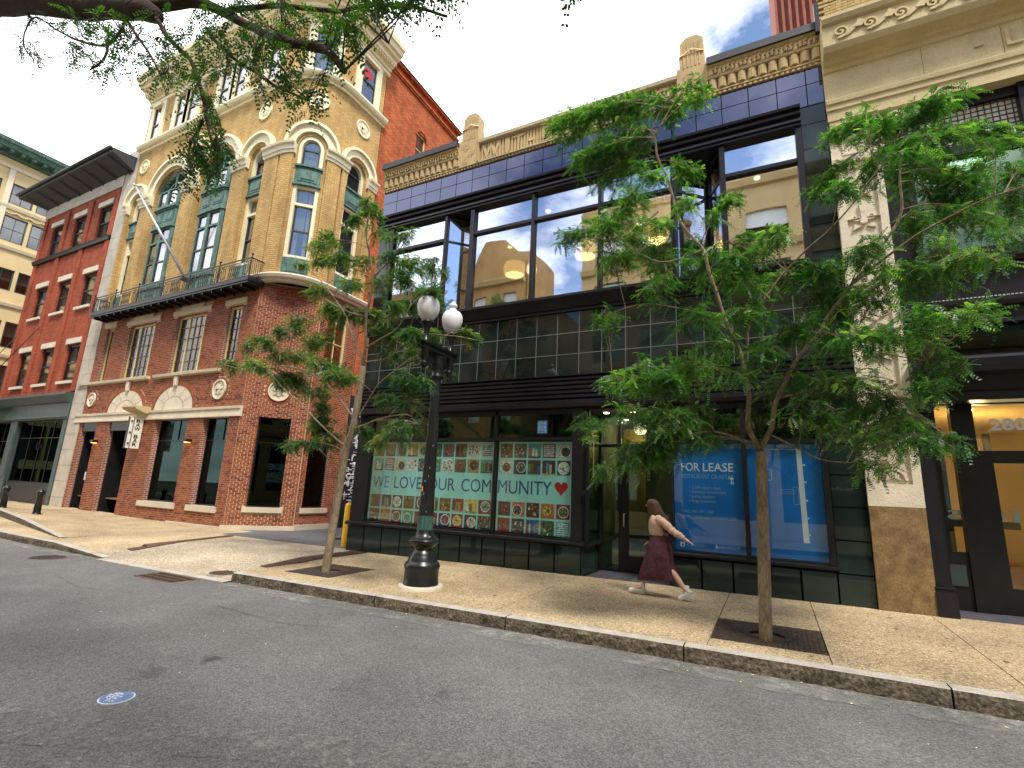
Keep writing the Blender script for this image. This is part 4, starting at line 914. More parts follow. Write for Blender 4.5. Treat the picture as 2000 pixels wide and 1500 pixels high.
bx(FC,'sill','limestone',(.52,1.82,.48,.66,-.05,.06)); bx(FS,'sill','limestone',(13.05,14.3,.48,.66,-.05,.06))
# fan lunettes with brick voussoirs and keystones
for uc,vc,ru,rv in FAN:
    b=MB(FB); n=18; P=[(uc+ru*math.cos(math.pi*i/n),vc+rv*math.sin(math.pi*i/n)) for i in range(n+1)]
    b.prism(P,-.05,-.0); lu=b.build('lunette','limestone_white',BB)
    b=MB(FB)
    for i in (1,2,3,4,5):
        a=math.pi*i/6; p=(uc+.55*ru*math.cos(a),vc+.55*rv*math.sin(a)); q=(uc+.98*ru*math.cos(a),vc+.98*rv*math.sin(a)); d=(.008*math.sin(a),-.008*math.cos(a))
        b.add([(p[0]-d[0],p[1]-d[1],.003),(q[0]-d[0],q[1]-d[1],.003),(q[0]+d[0],q[1]+d[1],.003),(p[0]+d[0],p[1]+d[1],.003)],[(0,1,2,3)])
    b.ring(uc,vc,.53*ru,.55*ru,0,.003,sy=rv/ru); b.build('joint','mortar_dark',lu)
    b=MB(FB); m=34
    for i in range(m):
        A=math.pi*(i+.06)/m;B=math.pi*(i+.94)/m; p=lambda k,t:(uc+(ru+k)*math.cos(t),vc+(rv+k)*math.sin(t)); q=[p(.01,A),p(.21,A),p(.21,B),p(.01,B)]
        b.add([(*x,-.03) for x in q]+[(*x,.012) for x in q],[(4,5,6,7),(0,1,5,4),(1,2,6,5),(2,3,7,6)])
    b.build('brick_arch','brick_red',BB)
    b=MB(FB); b.prism([(uc-.09,vc+rv-.02),(uc+.09,vc+rv-.02),(uc+.13,5.56),(uc-.13,5.56)],-.02,.09); b.build('keystone','limestone_white',BB)
def medallion(fr,uc,vc,r,par=BB,brick=False,mat='limestone_white'):
    b=MB(fr); b.disc(uc,vc,r,-.03,.02,26); m_=b.build('medallion',mat,par)
    b=MB(fr); b.ring(uc,vc,r*.86,r,.02,.06,0,2*math.pi,26); b.build('rim',mat,m_)
    b=MB(fr)   # relief: a head with rays of foliage
    for (du,dv,s,w) in ((0,.02,.34,.08),(-.1,.18,.2,.10),(.14,.12,.16,.09),(.0,-.25,.24,.07),(-.2,-.1,.14,.08)): b.disc(uc+du*r,vc+dv*r,s*r,.02,w*.8,9)
    for k in range(7):
        a=k*.9; b.add([(uc+.35*r*math.cos(a),vc+.35*r*math.sin(a),.06),(uc+.8*r*math.cos(a+.25),vc+.8*r*math.sin(a+.25),.03),(uc+.45*r*math.cos(a+.5),vc+.45*r*math.sin(a+.5),.05)],[(0,1,2)])
    b.build('relief',mat,m_)
    if brick:
        b=MB(fr); m=30
        for i in range(m):
            A=2*math.pi*(i+.08)/m;B=2*math.pi*(i+.92)/m; p=lambda k,t:(uc+(r+k)*math.cos(t),vc+(r+k)*math.sin(t)); q=[p(.01,A),p(.10,A),p(.10,B),p(.01,B)]
            b.add([(*x,-.03) for x in q]+[(*x,.01) for x in q],[(4,5,6,7),(0,1,5,4),(1,2,6,5),(2,3,7,6)])
        b.build('brick_ring','brick_red',m_)
medallion(FB,-27.87,4.88,.33,brick=True); medallion(FB,-18.35,4.88,.39,brick=True); medallion(FC,1.17,4.85,.38,brick=True)
# ground floor glass and doors
def glazed(fr,u0,u1,v0,v1,w,mat,frame='frame_dark',bars_u=(),bars_v=(),t=.05,par=BB,name='window',gl='pane',bt=.03):
    b=MB(fr); b.box(u0,u0+t,v0,v1,w-.06,w+.02); b.box(u1-t,u1,v0,v1,w-.06,w+.02); b.box(u0+t,u1-t,v0,v0+t,w-.06,w+.02); b.box(u0+t,u1-t,v1-t,v1,w-.06,w+.02)
    for u in bars_u: b.box(u-bt/2,u+bt/2,v0+t,v1-t,w-.05,w+.015)
    for v in bars_v: b.box(u0+t,u1-t,v-bt/2,v+bt/2,w-.05,w+.018)
    o=b.build(name,frame,par)
    b=MB(fr); b.box(u0+t,u1-t,v0+t,v1-t,w-.02,w-.01); b.build(gl,mat,o)
    return o
for u0,u1 in ((-22.25,-20.04),(-19.05,-17.5)):
    glazed(FB,u0,u1,.60,3.82,-.25,'glass_green',bars_v=(2.98,),bars_u=()); bx(FB,'glazing_bar','frame_dark',((u0+u1)/2+.2,(u0+u1)/2+.24,2.98,3.8,-.28,-.23))
glazed(FC,.62,1.72,.66,3.86,-.2,'glass_green',bars_v=(2.95,)); glazed(FS,13.15,14.2,.66,3.75,-.2,'glass_green')
b=MB(); b.cm=0; b.box(BX0+.2,-15.7,13.25,13.3,-.1,3.9); b.cm=1; b.box(BX0+.2,-17.2,11.7,13.2,.5,.55); b.build('interior',['room_dark','brown_granite'],BB)
b=MB(FB); 
for i in range(9): b.box(-22.0+i*.2,-21.93+i*.2,.6,.75+.12*rnd.random(),-.5,-.42)
for i in range(6): b.box(-18.9+i*.2,-18.8+i*.2,.6,.72+.1*rnd.random(),-.5,-.42)
b.each('window_display','aluminium',BB)
bx(FB,'display_object','yellow_paint',(-20.95,-20.82,.62,.98,-.46,-.36))
for u0,u1 in ((-28.3,-26.95),(-25.85,-24.0)):
    bx(FB,'door_surround','iron_black',(u0,u1,3.42,3.80,-.34,-.05),(u0,u0+.08,-.2,3.42,-.9,-.2),(u1-.08,u1,-.2,3.42,-.9,-.2))
    d=bx(FB,'door','frame_dark',(u0+.08,u1-.08,-.1,3.42,-.95,-.88))
    bx(FB,'door_panel','iron_black',(u0+.18,u1-.18,.15,1.3,-.88,-.86),(u0+.18,u1-.18,1.45,3.2,-.88,-.86),par=d); bx(FB,'handle','aluminium',(u1-.25,u1-.2,.95,1.35,-.86,-.82),par=d)
b=MB(FB); b.box(-26.0,-25.98,.02,.0,0,0); 
bx(FB,'mailbox','aluminium',(-27.35,-27.15,1.25,1.6,-.3,-.12))
def sconce(u,v):
    s=bx(FB,'wall_sconce','iron_black',(u-.12,u+.12,v,v+.12,-.0,.22))
    b=MB(FB); b.box(u-.08,u+.08,v-.012,v-.002,.03,.19); b.build('bulb','amber_glow',s)
sconce(-26.6,2.88); sconce(-19.65,2.88)
# second floor windows with cream frames and small panes
def smallpane(u0,u1,v0,v1,cols,mull=()):
    w=-.16; o=glazed(FB,u0,u1,v0,v1,w,'glass_brown',frame='yellow_frame',t=.09,bars_u=mull,bt=.08)
    b=MB(FB)
    for u in cols: b.box(u-.014,u+.014,v0+.09,v1-.09,w-.01,w+.01)
    for k in range(1,5): v=v0+(v1-v0)*k/5; b.box(u0+.09,u1-.09,v-.014,v+.014,w-.009,w+.011)
    b.build('glazing_bars','dark_sash',o)
    for a,c in zip([u0+.1,*mull],[*mull,u1-.1]): bx(FB,'curtain','curtain_brown',(a+.03,a+.03+(c-a)*.6,v0+.1,v1-.1,w-.25,w-.2),par=o)
smallpane(-27.88,-27.28,5.75,8.33,(-27.58,)); smallpane(-25.8,-23.72,5.73,8.22,(-25.45,-24.75,-24.35,-24.0,-25.0),(-25.15,-24.05)); smallpane(-22.1,-20.05,5.73,8.22,(-21.75,-21.0,-20.65),(-21.4,-20.35)); smallpane(-18.65,-17.78,5.95,8.22,(-18.2,))
glazed(FS,13.3,14.35,5.9,8.5,-.15,'glass_old',frame='yellow_frame',t=.09,bars_u=(13.82,),bars_v=(7.1,))
# small stone lamp canopy between the lunettes
b=MB(FB); b.profile([(4.06,.05),(4.10,.25),(4.2,.55),(4.28,.62),(4.34,.62),(4.35,0)],-23.75,-22.75); b.build('stone_bracket','sandstone',BB)
# limestone party strip
b=MB(FB)
z=-.3
while z<17.9: z2=z+.72; b.box(-29.65,-28.5,z,z2-.012,-.3,.03); z=z2
b.build('party_pier','concrete_strip',BB)
# ---- belt over the red brick, following the rounded corner
bp=[(8.95,-.05),(8.97,.10),(9.05,.12),(9.10,.22),(9.20,.26),(9.26,.24),(9.30,.12),(9.34,-.05)]
b=MB(FB); b.profile(bp,BX0,BX1,caps=False); b.fr=FK; b.profile(bp,0,KL,12,caps=False); b.fr=FS; b.profile(bp,12.9,15.1,caps=True); b.build('stone_belt','limestone_white',BB)
# ---- buff brick upper wall
SP=14.85
bigs=[(-24.9,1.25,1.80),(-21.2,1.25,1.80)]; smalls=[(-27.7,.52,1.08),(-18.4,.52,1.08)]
b=MB(FB)
ops=sorted([(u,r) for u,r,_ in bigs+smalls]); cur=BX0; 
for u,r in ops: b.box(cur,u-r,9.3,SP,-.6,0); cur=u+r
b.box(cur,BX1,9.3,SP,-.6,0)
edges=[BX0]+[ (ops[i][0]+ops[i][1]+ops[i+1][0]-ops[i+1][1])/2 for i in range(3)]+[BX1]
for (u,r),a,c in zip(ops,edges,edges[1:]): b.spandrel(a,c,SP,18.0,u,r,0,.6)
b.quad(BX0,BX1,18.0,21.2,-.0)
b.fr=FK; kc=KL/2; b.box(0,kc-.5,9.3,SP,-.5,0,4); b.box(kc+.5,KL,9.3,SP,-.5,0,4); b.spandrel(0,KL,SP,18.0,kc,.5,0,.5); b.quad(0,KL,18.0,21.2,0,10)
b.fr=FS; b.box(12.9,13.3,9.3,SP,-.5,0); b.box(14.35,14.9,9.3,SP,-.5,0); b.spandrel(12.9,14.9,SP,18.0,13.83,.52,0,.5); b.quad(12.9,14.9,18.0,21.2,0); b.build('wall','wall_buff',BB)
# pilaster strips standing proud with capitals
def capital(fr,u0,u1,nu=1):
    b=MB(fr); b.profile([(SP-.42,.0),(SP-.40,.14),(SP-.30,.16),(SP-.27,.20),(SP-.12,.22),(SP-.06,.30),(SP+.02,.32),(SP+.03,0)],u0-.06,u1+.06,nu); return b.build('capital','cream_paint',BB)
pil=[(-28.5,-28.32),(-27.1,-26.25),(-23.58,-22.52),(-19.88,-18.98),(-17.8,-16.95)]
for u0,u1 in pil: 
    b=MB(FB); b.box(u0,u1,9.3,SP-.4,-.02,.10); b.build('pilaster','wall_buff',BB); capital(FB,u0,u1)
for u0,u1 in ((.05,kc-.62),(kc+.62,KL-.05)):
    b=MB(FK); b.box(u0,u1,9.3,SP-.4,-.02,.10,4); b.build('pilaster','wall_buff',BB); capital(FK,u0,u1,4)
for u0,u1 in ((12.95,13.2),(14.45,14.88)):
    b=MB(FS); b.box(u0,u1,9.3,SP-.4,-.02,.10); b.build('pilaster','wall_buff',BB); capital(FS,u0,u1)
def archivolt(fr,uc,ri,ro):
    b=MB(fr); b.ring(uc,SP+.02,ri,ro-.12,-.02,.09,n=18); b.ring(uc,SP+.02,ro-.12,ro,.0,.20,n=18); b.build('arch_moulding','cream_paint',BB)
for u,r,ro in bigs+smalls: archivolt(FB,u,r+.12 if r>1 else r+.1,ro)
archivolt(FK,kc,.62,1.05); archivolt(FS,13.83,.62,1.02)
# tall narrow windows: lower sash window, copper panel, round-headed sash
def narrow(fr,uc,r,nu=1,w=-.28):
    for (v0,v1) in ((10.15,13.05),):
        b=MB(fr); f='cream_paint'
        b.box(uc-r,uc-r+.14,9.9,SP,w-.1,w+.14); b.box(uc+r-.14,uc+r,9.9,SP,w-.1,w+.14); b.box(uc-r+.14,uc+r-.14,13.0,13.12,w-.1,w+.12); b.box(uc-r+.14,uc+r-.14,10.0,10.12,w-.1,w+.14); b.box(uc-r+.14,uc+r-.14,12.25,12.36,w-.1,w+.1)
        b.ring(uc,SP,r-.15,r,w-.1,w+.14,n=12); o=b.build('window',f,BB)
        b=MB(fr)
        for a,c in ((10.12,12.25),(13.95,SP+.02)):
            b=MB(fr)
            b.box(uc-r+.14,uc-r+.19,a,c,w-.05,w+.03); b.box(uc+r-.19,uc+r-.14,a,c,w-.05,w+.03); b.box(uc-r+.14,uc+r-.14,(a+c)/2-.03,(a+c)/2+.03,w-.04,w+.035) if c<13 else b.box(uc-r+.14,uc+r-.14,SP-.1,SP-.04,w-.04,w+.035)
            b.build('sash','dark_sash',o)
        b=MB(fr); b.box(uc-r+.14,uc+r-.14,10.12,13.0,w-.03,w-.02,nu); b.box(uc-r+.14,uc+r-.14,13.9,SP,w-.03,w-.02,nu); b.prism([(uc+(r-.14)*math.cos(math.pi*i/12),SP+(r-.14)*math.sin(math.pi*i/12)) for i in range(13)],w-.03,w-.02)
        b.build('pane','glass_old',o)
        b=MB(fr); b.box(uc-r+.16,uc+r-.40,11.3,12.95,w-.22,w-.17); b.build('blind','blind_white',o); b=MB(fr); b.box(uc-r+.16,uc-r+.36,10.2,11.28,w-.2,w-.15); b.build('curtain','curtain',o); b=MB(fr); b.box(uc+r-.34,uc+r-.16,10.2,12.9,w-.2,w-.15); b.build('curtain','curtain',o); b=MB(fr); b.box(uc-r+.16,uc+r-.16,14.05,SP+.4,w-.2,w-.15); b.build('curtain','curtain',o)
        b=MB(fr); b.box(uc-r,uc+r,13.12,13.9,w-.1,w+.18,nu); b.box(uc-r-.03,uc+r+.03,13.9,13.98,w-.1,w+.26,nu); b.box(uc-r-.03,uc+r+.03,13.10,13.17,w,w+.24,nu); b.box(uc-r+.14,uc+r-.14,13.27,13.78,w+.18,w+.20,nu); b.box(uc-r+.24,uc+r-.24,13.36,13.69,w+.2,w+.225,nu); b.build('copper_panel','copper_green',BB); b=MB(fr)
        b.box(uc-r,uc+r,9.3,10.0,w-.1,w+.18,nu); b.box(uc-r+.12,uc+r-.12,9.42,9.88,w+.18,w+.2,nu); b.build('copper_panel','copper_green',BB)
for u,r,_ in smalls: narrow(FB,u,r)
narrow(FK,kc,.5,3,-.18); narrow(FS,13.83,.52)
# copper oriels in the wide arches
def facet(b,uc,pts,v0,v1,top=None):
    """walls over a plan polyline [(du,w)...] between heights"""
    for p,q in zip(pts,pts[1:]): b.add([(uc+p[0],v0,p[1]),(uc+q[0],v0,q[1]),(uc+q[0],v1,q[1]),(uc+p[0],v1,p[1])],[(0,1,2,3)])
for uc,r,_ in bigs:
    s=r; plan=[(-s,-.45),(-s+.42,-.02),(0,.02),(s-.42,-.02),(s,-.45)]
    def band(v0,v1,k,name,mat='copper_green',par=BB):
        b=MB(FB); P=[(a*(1+.0*k),w+k) for a,w in plan]; facet(b,uc,P,v0,v1)
        b.add([(uc+a,v0,w) for a,w in P],[tuple(reversed(range(5)))]); b.add([(uc+a,v1,w) for a,w in P],[tuple(range(5))]); return b.build(name,mat,par)
    orl=band(13.05,13.95,.0,'oriel_band'); 
    for v0,v1,k in ((12.93,13.07,.10),(13.07,13.15,.05),(13.88,13.95,.05),(13.95,14.08,.12),(9.9,10.15,.06),(9.3,9.9,-.02)): band(v0,v1,k,'copper_moulding')
    for p,q in zip(plan,plan[1:]):
        d=Vector((q[0]-p[0],q[1]-p[1])); ln=d.length; fr=F(FB(uc+p[0],0,p[1]),(d.x,-d.y,0),(-d.y,-d.x,0))
        b=MB(fr); b.box(.1,ln-.1,13.28,13.76,0,.02); b.box(.18,ln-.18,13.36,13.68,.02,.035); b.build('panel','copper_green',orl)
        b=MB(fr)   # posts, transom, meeting rails
        for v0,v1,tr,mr in ((10.15,12.93,12.2,11.15),(14.08,SP+.15,None,None)):
            b.box(0,.10,v0,v1,-.08,.02); b.box(ln-.10,ln,v0,v1,-.08,.02); b.box(.1,ln-.1,v1-.07,v1,-.08,.01); b.box(.1,ln-.1,v0,v0+.07,-.08,.02)
            if tr: b.box(.1,ln-.1,tr,tr+.1,-.08,.02)
        b.build('window','copper_green',BB)
        for a,c in ((10.22,12.2),(12.30,12.86),(14.15,SP+.08)):
            b=MB(fr); b.box(.10,.145,a,c,-.06,0); b.box(ln-.145,ln-.10,a,c,-.06,0)
            if c-a>1.5: b.box(.145,ln-.145,(a+c)/2-.03,(a+c)/2+.03,-.06,.0)
            b.build('sash','dark_sash',BB)
        b=MB(fr); b.box(.10,ln-.10,10.2,12.2,-.045,-.035); b.box(.10,ln-.10,12.3,12.87,-.045,-.035); b.box(.10,ln-.10,14.12,SP+.1,-.045,-.035); b.each('pane','glass_old',BB)
    # arched head: pair of round-topped lights
    b=MB(FB); w=-.30; b.ring(uc,SP,r-.16,r,w-.2,w+.12,n=18); b.box(uc-.07,uc+.07,SP,SP+r-.1,w-.1,w+.1); b.box(uc-r,uc+r,SP-.02,SP+.12,w-.2,w+.12)
    b.ring(uc,SP+.1,.55,.62,w,w+.08,n=14); b.build('window_head','copper_green',BB)
    b=MB(FB); b.prism([(uc+(r-.12)*math.cos(math.pi*i/16),SP+(r-.12)*math.sin(math.pi*i/16)) for i in range(17)],w-.06,w-.05); b.build('pane','glass_old',BB)
    b=MB(FB); b.box(uc-r+.1,uc-.35,10.2,16,-.75,-.7); b.build('curtain','curtain',BB); b=MB(FB); b.box(uc+.5,uc+r-.1,13.9,16,-.75,-.7); b.build('curtain','curtain',BB)
# entablature, attic and cornice
def wrap(prof,name,mat):
    b=MB(FB); b.profile(prof,BX0-.02,BX1,caps=True); b.fr=FK; b.profile(prof,0,KL,14,caps=False); b.fr=FS; b.profile(prof,12.9,15.0,caps=True); return b.build(name,mat,BB)
wrap([(17.95,0),(17.97,.08),(18.05,.10),(18.08,.20),(18.14,.26),(18.22,.30),(18.30,.30),(18.34,.18),(18.40,0)],'stone_belt','cream_paint')
wrap([(20.75,0),(20.78,.10),(20.9,.12),(20.95,.0)],'stone_belt','cream_paint')
wrap([(21.0,0),(21.02,.12),(21.12,.16),(21.16,.30),(21.22,.30),(21.26,.42),(21.40,.46),(21.44,.62),(21.54,.66),(21.58,.78),(21.78,.84),(21.82,.92),(21.98,.95),(22.02,.85),(22.3,.80),(22.32,.72),(22.55,.70),(22.58,-.3)],'cornice','cream_paint')
b=MB(FB); u=BX0
while u<BX1: b.box(u,u+.07,21.15,21.27,.14,.38); u+=.16
b.fr=FK; u=0
while u<KL: b.box(u,u+.07,21.15,21.27,.14,.38); u+=.16
b.fr=FS; u=12.95
while u<15: b.box(u,u+.07,21.15,21.27,.14,.38); u+=.16
b.build('dentils','cream_paint',BB,stuff=True)
def attic(fr,u0,u1,nu=1):
    b=MB(fr); w=.09; b.box(u0-.34,u0,18.4,20.75,0,w,nu); b.box(u1,u1+.34,18.4,20.75,0,w,nu); b.box(u0-.05,u1+.05,20.45,20.6,0,.2,nu); b.box(u0,u1,20.6,20.75,0,w,nu); o=b.build('window','cream_paint',BB)
    b=MB(fr); b.box(u0,u0+.05,18.4,20.45,0,.04); b.box(u1-.05,u1,18.4,20.45,0,.04); b.box(u0+.05,u1-.05,19.38,19.46,0,.05,nu); b.build('sash','dark_sash',o)
    b=MB(fr); b.box(u0+.05,u1-.05,18.42,20.45,.005,.015,nu); b.build('pane','glass_old',o)
for uc in (-27.5,-25.35,-24.3,-21.75,-20.6,-18.3): attic(FB,uc-.33,uc+.33)
attic(FK,kc-.38,kc+.38,3); attic(FS,13.4,14.2)
b=MB(FS); b.disc(13.72,19.85,.26,.02,.03,18); b.build('red_window_sign','heart_red',BB)
for u in (-27.75,-23.1,-18.4): medallion(FB,u,17.0,.42,mat='cream_paint') if False else medallion(FB,u+0,17.05,.40,mat='cream_paint')
medallion(FK,kc,17.05,.44,mat='cream_paint'); medallion(FS,13.83,17.05,.40,mat='cream_paint')
# orange side wall with parapet and arched window
b=MB(FS); wall(b,14.9,20.9,5.2,21.0,[(17.35,18.15,17.9,19.6)],.02,.25); b.quad(14.9,20.9,21.0,21.9,.02); b.build('side_wall','wall_orange',BB)
b=MB(FS); b.box(14.9,20.9,21.35,21.45,.02,.10); b.box(14.9,20.9,21.45,21.55,.02,.16); b.box(14.9,21.0,21.9,22.0,-.3,.22); b.build('parapet','wall_orange',BB)
b=MB(FS); b.box(14.88,21.05,22.0,22.06,-.35,.26); b.build('coping','iron_black',BB)
glazed(FS,17.35,18.15,17.9,19.6,-.1,'glass_old',frame='yellow_frame',t=.07,bars_v=(18.7,)); b=MB(FS); b.ring(17.75,19.35,.40,.52,.0,.06,n=10); b.build('brick_arch','wall_orange',BB)
b=MB(FS); b.quad(14.9,20.9,-.4,5.2,.02); mu=b.build('mural_wall','mural_black',BB)
b=MB(FS)
for i in range(420):
    u=14.95+rnd.random()*3.2; v=.9+rnd.random()*4.1; l=.05+.30*rnd.random(); t=.012+.04*rnd.random()*(1 if v<3 else 3)
    if rnd.random()<.5: b.box(u,u+l,v,v+t,.02,.024+.0001*i)
    elif rnd.random()<.6: b.box(u,u+t,v,v+l,.02,.024+.0001*i)
    else: b.ring(u,v,l*.4,l*.4+t,.02,.024+.0001*i,0,rnd.choice((3.14,6.28)),10)
b.build('mural_drawing','mural_white',mu,stuff=True)
ub=thing('utility_cabinet','grey metal utility cabinet on the mural wall in the alley','cabinet',(-15.1,16,0)); b=MB(FS); b.box(15.4,16.1,-.1,.95,.02,.35); b.build('body','aluminium',ub); b=MB(FS); b.box(15.45,16.05,.0,.88,.35,.37); b.build('door','aluminium',ub)
# ---- balcony
bl=BB; BY=.62; U0,U1=-28.25,-16.75
b=MB(FB); b.box(U0,U1,8.72,8.80,0,BY+.02); b.box(U0-.03,U1+.03,8.80,8.94,-.0,BY+.05)
u=U0+.3
while u<U1: b.box(u,u+.05,8.62,8.72,.05,BY); u+=.6
b.build('balcony_floor','iron_black',bl)
b=MB(FB); b.box(U0,U1,9.68,9.72,BY-.02,BY+.02); b.box(U0,U1,8.98,9.0,BY-.01,BY+.01); b.box(U0,U1,9.58,9.60,BY-.01,BY+.01)
for u in (U0,U1-.03): b.box(u,u+.03,9.68,9.72,0,BY); b.box(u,u+.03,8.98,9.0,0,BY)
n=6; seg=(U1-U0)/n
for i in range(n+1): u=U0+i*seg; b.box(u-.015,u+.015,8.94,9.80,BY-.015,BY+.015); b.disc(u,9.84,.04,BY-.03,BY+.03,8)
def bar(p,q,r=.010):
    A=FB(p[0],p[1],BY);B=FB(q[0],q[1],BY); fr=b.fr; b.fr=World(); b.tube([A,B],r,4,cap=False,smooth=False); b.fr=fr
for i in range(n):
    u=U0+i*seg; m=16; s=seg/m
    for k in range(m):
        a=u+k*s; 
        if 5<=k<=10:
            bar((a,9.0),(a+s,9.59)); bar((a+s,9.0),(a,9.59))
        elif k in(0,1,2,3,12,13,14,15): bar((a+s/2,9.0),(a+s/2,9.59))
    for cu in (u+2.2*s,u+13.8*s):
        for dv in (-1,1):
            P=[(cu+dv*(.34*math.cos(t)-.17),9.29+.30*math.sin(t)) for t in [x*.35-1.05 for x in range(7)]]
            for p,q in zip(P,P[1:]): bar(p,q)
u=U0
for i in range(9): w=i*BY/8; b.box(U0,U0+.015,9.0,9.68,w,w+.015); b.box(U1-.015,U1,9.0,9.68,w,w+.015)
b.build('balcony_railing','iron_black',bl)
# ---- flagpole leaning out over the street
fp_=thing('flagpole','bare pale flagpole slanting up and out from the iron balcony','flagpole',(-22.0,11.2,9.6))
b=MB(); b.tube([(-21.8,11.1,9.9),(-23.6,9.4,13.7)],[.06,.035],10); b.build('pole','aluminium',fp_); b=MB(); b.tube([(-23.6,9.4,13.7),(-23.66,9.34,13.82)],[.06,.02],10); b.build('finial','aluminium',fp_); b=MB(); b.box(-21.9,-21.7,10.95,11.3,9.75,9.9); b.build('bracket','iron_black',fp_)
# ---- projecting sign
sg=thing('hanging_sign','white vertical RAW BAR sign projecting beside the dark doorway','sign',(-23.0,11.2,2.7))
b=MB(); b.box(-23.06,-22.98,10.72,11.22,2.62,3.86); b.build('sign_box','sign_white',sg)
b=MB(); b.box(-23.07,-22.965,10.86,10.88,2.60,3.88); b.box(-23.07,-22.97,10.70,10.72,2.6,3.88); b.build('edge_trim','iron_black',sg)
b=MB(); 
for z in (2.78,3.22,3.68): b.box(-23.05,-22.95,10.77,10.82,z,z+.07); b.box(-23.04,-23.0,11.22,11.32,z,z+.06)
b.each('bracket','iron_black',sg)
for i,ch in enumerate('RAW BAR'):
    if ch!=' ': text(ch,.20,(-22.975,10.96 if ch!='W' else 10.93,3.66-i*.158),(0,1,0),(0,0,1),'ink_black','lettering',sg,width=.16 if ch!='W' else .22,bold=.004)
# ================================================================ RED BRICK BUILDING
RB=thing('red_building','plain red brick building with wide dark overhanging eaves and green-grey shopfront','building',(-34,11.3,0))
FRd=F((0,11.3,0),(1,0,0),(0,-1,0)); RX0,RX1=-38.3,-29.65
wins=[(a,a+1.32,v0,v1) for v0,v1 in ((5.95,7.9),(9.9,11.75),(13.75,15.6)) for a in (-37.05,-34.35,-31.6)]
b=MB(FRd); wall(b,RX0,RX1,5.35,16.4,wins,0,.3); b.fr=F((RX0,0,0),(0,-1,0),(-1,0,0)); b.quad(-22,-11.3,0,17,0); b.build('wall','wall_red',RB)
b=MB(); b.box(RX0+.05,RX1,11.62,20,0,16.5); b.build('core','room_dark',RB)
# raised brick frames round the bays
b=MB(FRd)
for a in (RX0,-35.55,-32.85,-30.1): b.box(a,a+.42,5.4,16.3,0,.07)
b.each('pilaster','wall_red',RB)
for u0,u1,v0,v1 in wins:
    glazed(FRd,u0,u1,v0,v1,-.12,'glass_old',frame='iron_black',t=.13,bars_v=((v0+v1)/2,),par=RB,bt=.07)
    bx(FRd,'lintel','limestone_white',(u0-.1,u1+.1,v1,v1+.28,-.02,.09),par=RB)
    if v0<13: bx(FRd,'sill','limestone_white',(u0-.12,u1+.12,v0-.14,v0,-.02,.12),par=RB)
    bx(FRd,'curtain','curtain',(u0+.15,u0+.5,v0+.1,v1-.1,-.28,-.24),par=RB)
b=MB(FRd); b.profile([(13.36,0),(13.38,.12),(13.5,.16),(13.58,.2),(13.62,0)],RX0-.05,RX1); b.build('belt','iron_black',RB)
b=MB(FRd); b.box(RX0-.02,RX1+.1,16.4,17.05,0,.08); b.build('frieze','concrete_strip',RB)
b=MB(); P=[(RX0-.0,11.3,17.05),(RX1+.9,11.3,17.05),(RX1+.9,10.2,17.55),(RX0-1.3,10.2,17.55),(RX0-1.3,10.15,17.75),(RX1+.9,10.15,17.75),(RX1+.9,12.5,18.0),(RX0-1.3,12.5,18.0)]
b.add(P,[(0,3,2,1),(3,4,5,2),(4,7,6,5),(0,7,4,3),(1,2,5,6)]); ev=b.build('eaves','soffit_dark',RB)
b=MB()
for i in range(8):
    x=RX0+.1+i*1.3; xo=x-.3*(1-i/7)-.3
    b.add([(x,11.3,17.03),(x+.06,11.3,17.03),(xo+.06,10.2,17.52),(xo,10.2,17.52),(x,11.3,16.93),(x+.06,11.3,16.93),(xo+.06,10.2,17.47),(xo,10.2,17.47)],[(7,6,5,4),(0,4,5,1),(1,5,6,2),(3,7,4,0)])
b.each('rib','soffit_dark',ev)
b=MB(); b.tube([(RX0-1.3,10.08,17.72),(RX1+.9,10.08,17.72)],.08,6); b.build('gutter','slate_paint',RB)
# shopfront
b=MB(FRd); b.profile([(4.0,0),(4.02,.15),(4.12,.2),(4.2,.1),(4.8,.1),(4.85,.22),(5.05,.3),(5.2,.36),(5.3,.36),(5.32,0)],RX0-.1,RX1); b.build('shop_cornice','slate_paint',RB)
for q in ((RX0,-37.8,-.2,4.0,-.2,.1),(-35.7,-34.9,-.2,4.0,-.2,.1),(RX1-.35,RX1,-.2,4.0,-.2,.08)): bx(FRd,'shop_pilaster','slate_paint',q,par=RB)
bx(FRd,'panel','slate_paint',(-35.6,-35.0,1.2,3.4,.1,.13),par=RB)
glazed(FRd,-34.9,-30.0,.95,4.0,-.1,'glass_green',bars_v=(3.15,),bars_u=(-33.6,-32.4,-31.2),par=RB); glazed(FRd,-37.8,-35.7,.3,4.0,-.1,'glass_green',bars_v=(3.0,),bars_u=(-36.8,),par=RB)
bx(FRd,'stall_riser','iron_black',(-34.9,-30.0,-.2,.95,-.15,.03),par=RB); bx(FRd,'stall_riser','iron_black',(-37.8,-35.7,-.2,.3,-.15,.03),par=RB)
b=MB(FRd); b.ring(-33.0,2.75,.22,.27,-.3,-.28,0,6.28,20,sy=.75); b.build('neon_sign','neon_pink',RB)
bx(FRd,'red_display','heart_red',(-32.6,-32.3,.95,1.45,-.5,-.3),par=RB)
b=MB(); b.add([(-42,11.3,5.0),(-36.2,11.3,4.9),(-36.2,9.9,4.65),(-42,9.9,4.7)],[(0,1,2,3)]); b.box(-42,-36.2,9.86,9.9,4.60,4.75); b.build('glass_canopy','glass_green',RB)
for (p,q) in (((-37.6,11.3,9.0),(-39.5,9.9,4.7)),((-35.0,11.3,9.6),(-38.0,9.9,4.7)),((-36.6,11.3,9.2),(-43,9.9,5.0))): pass
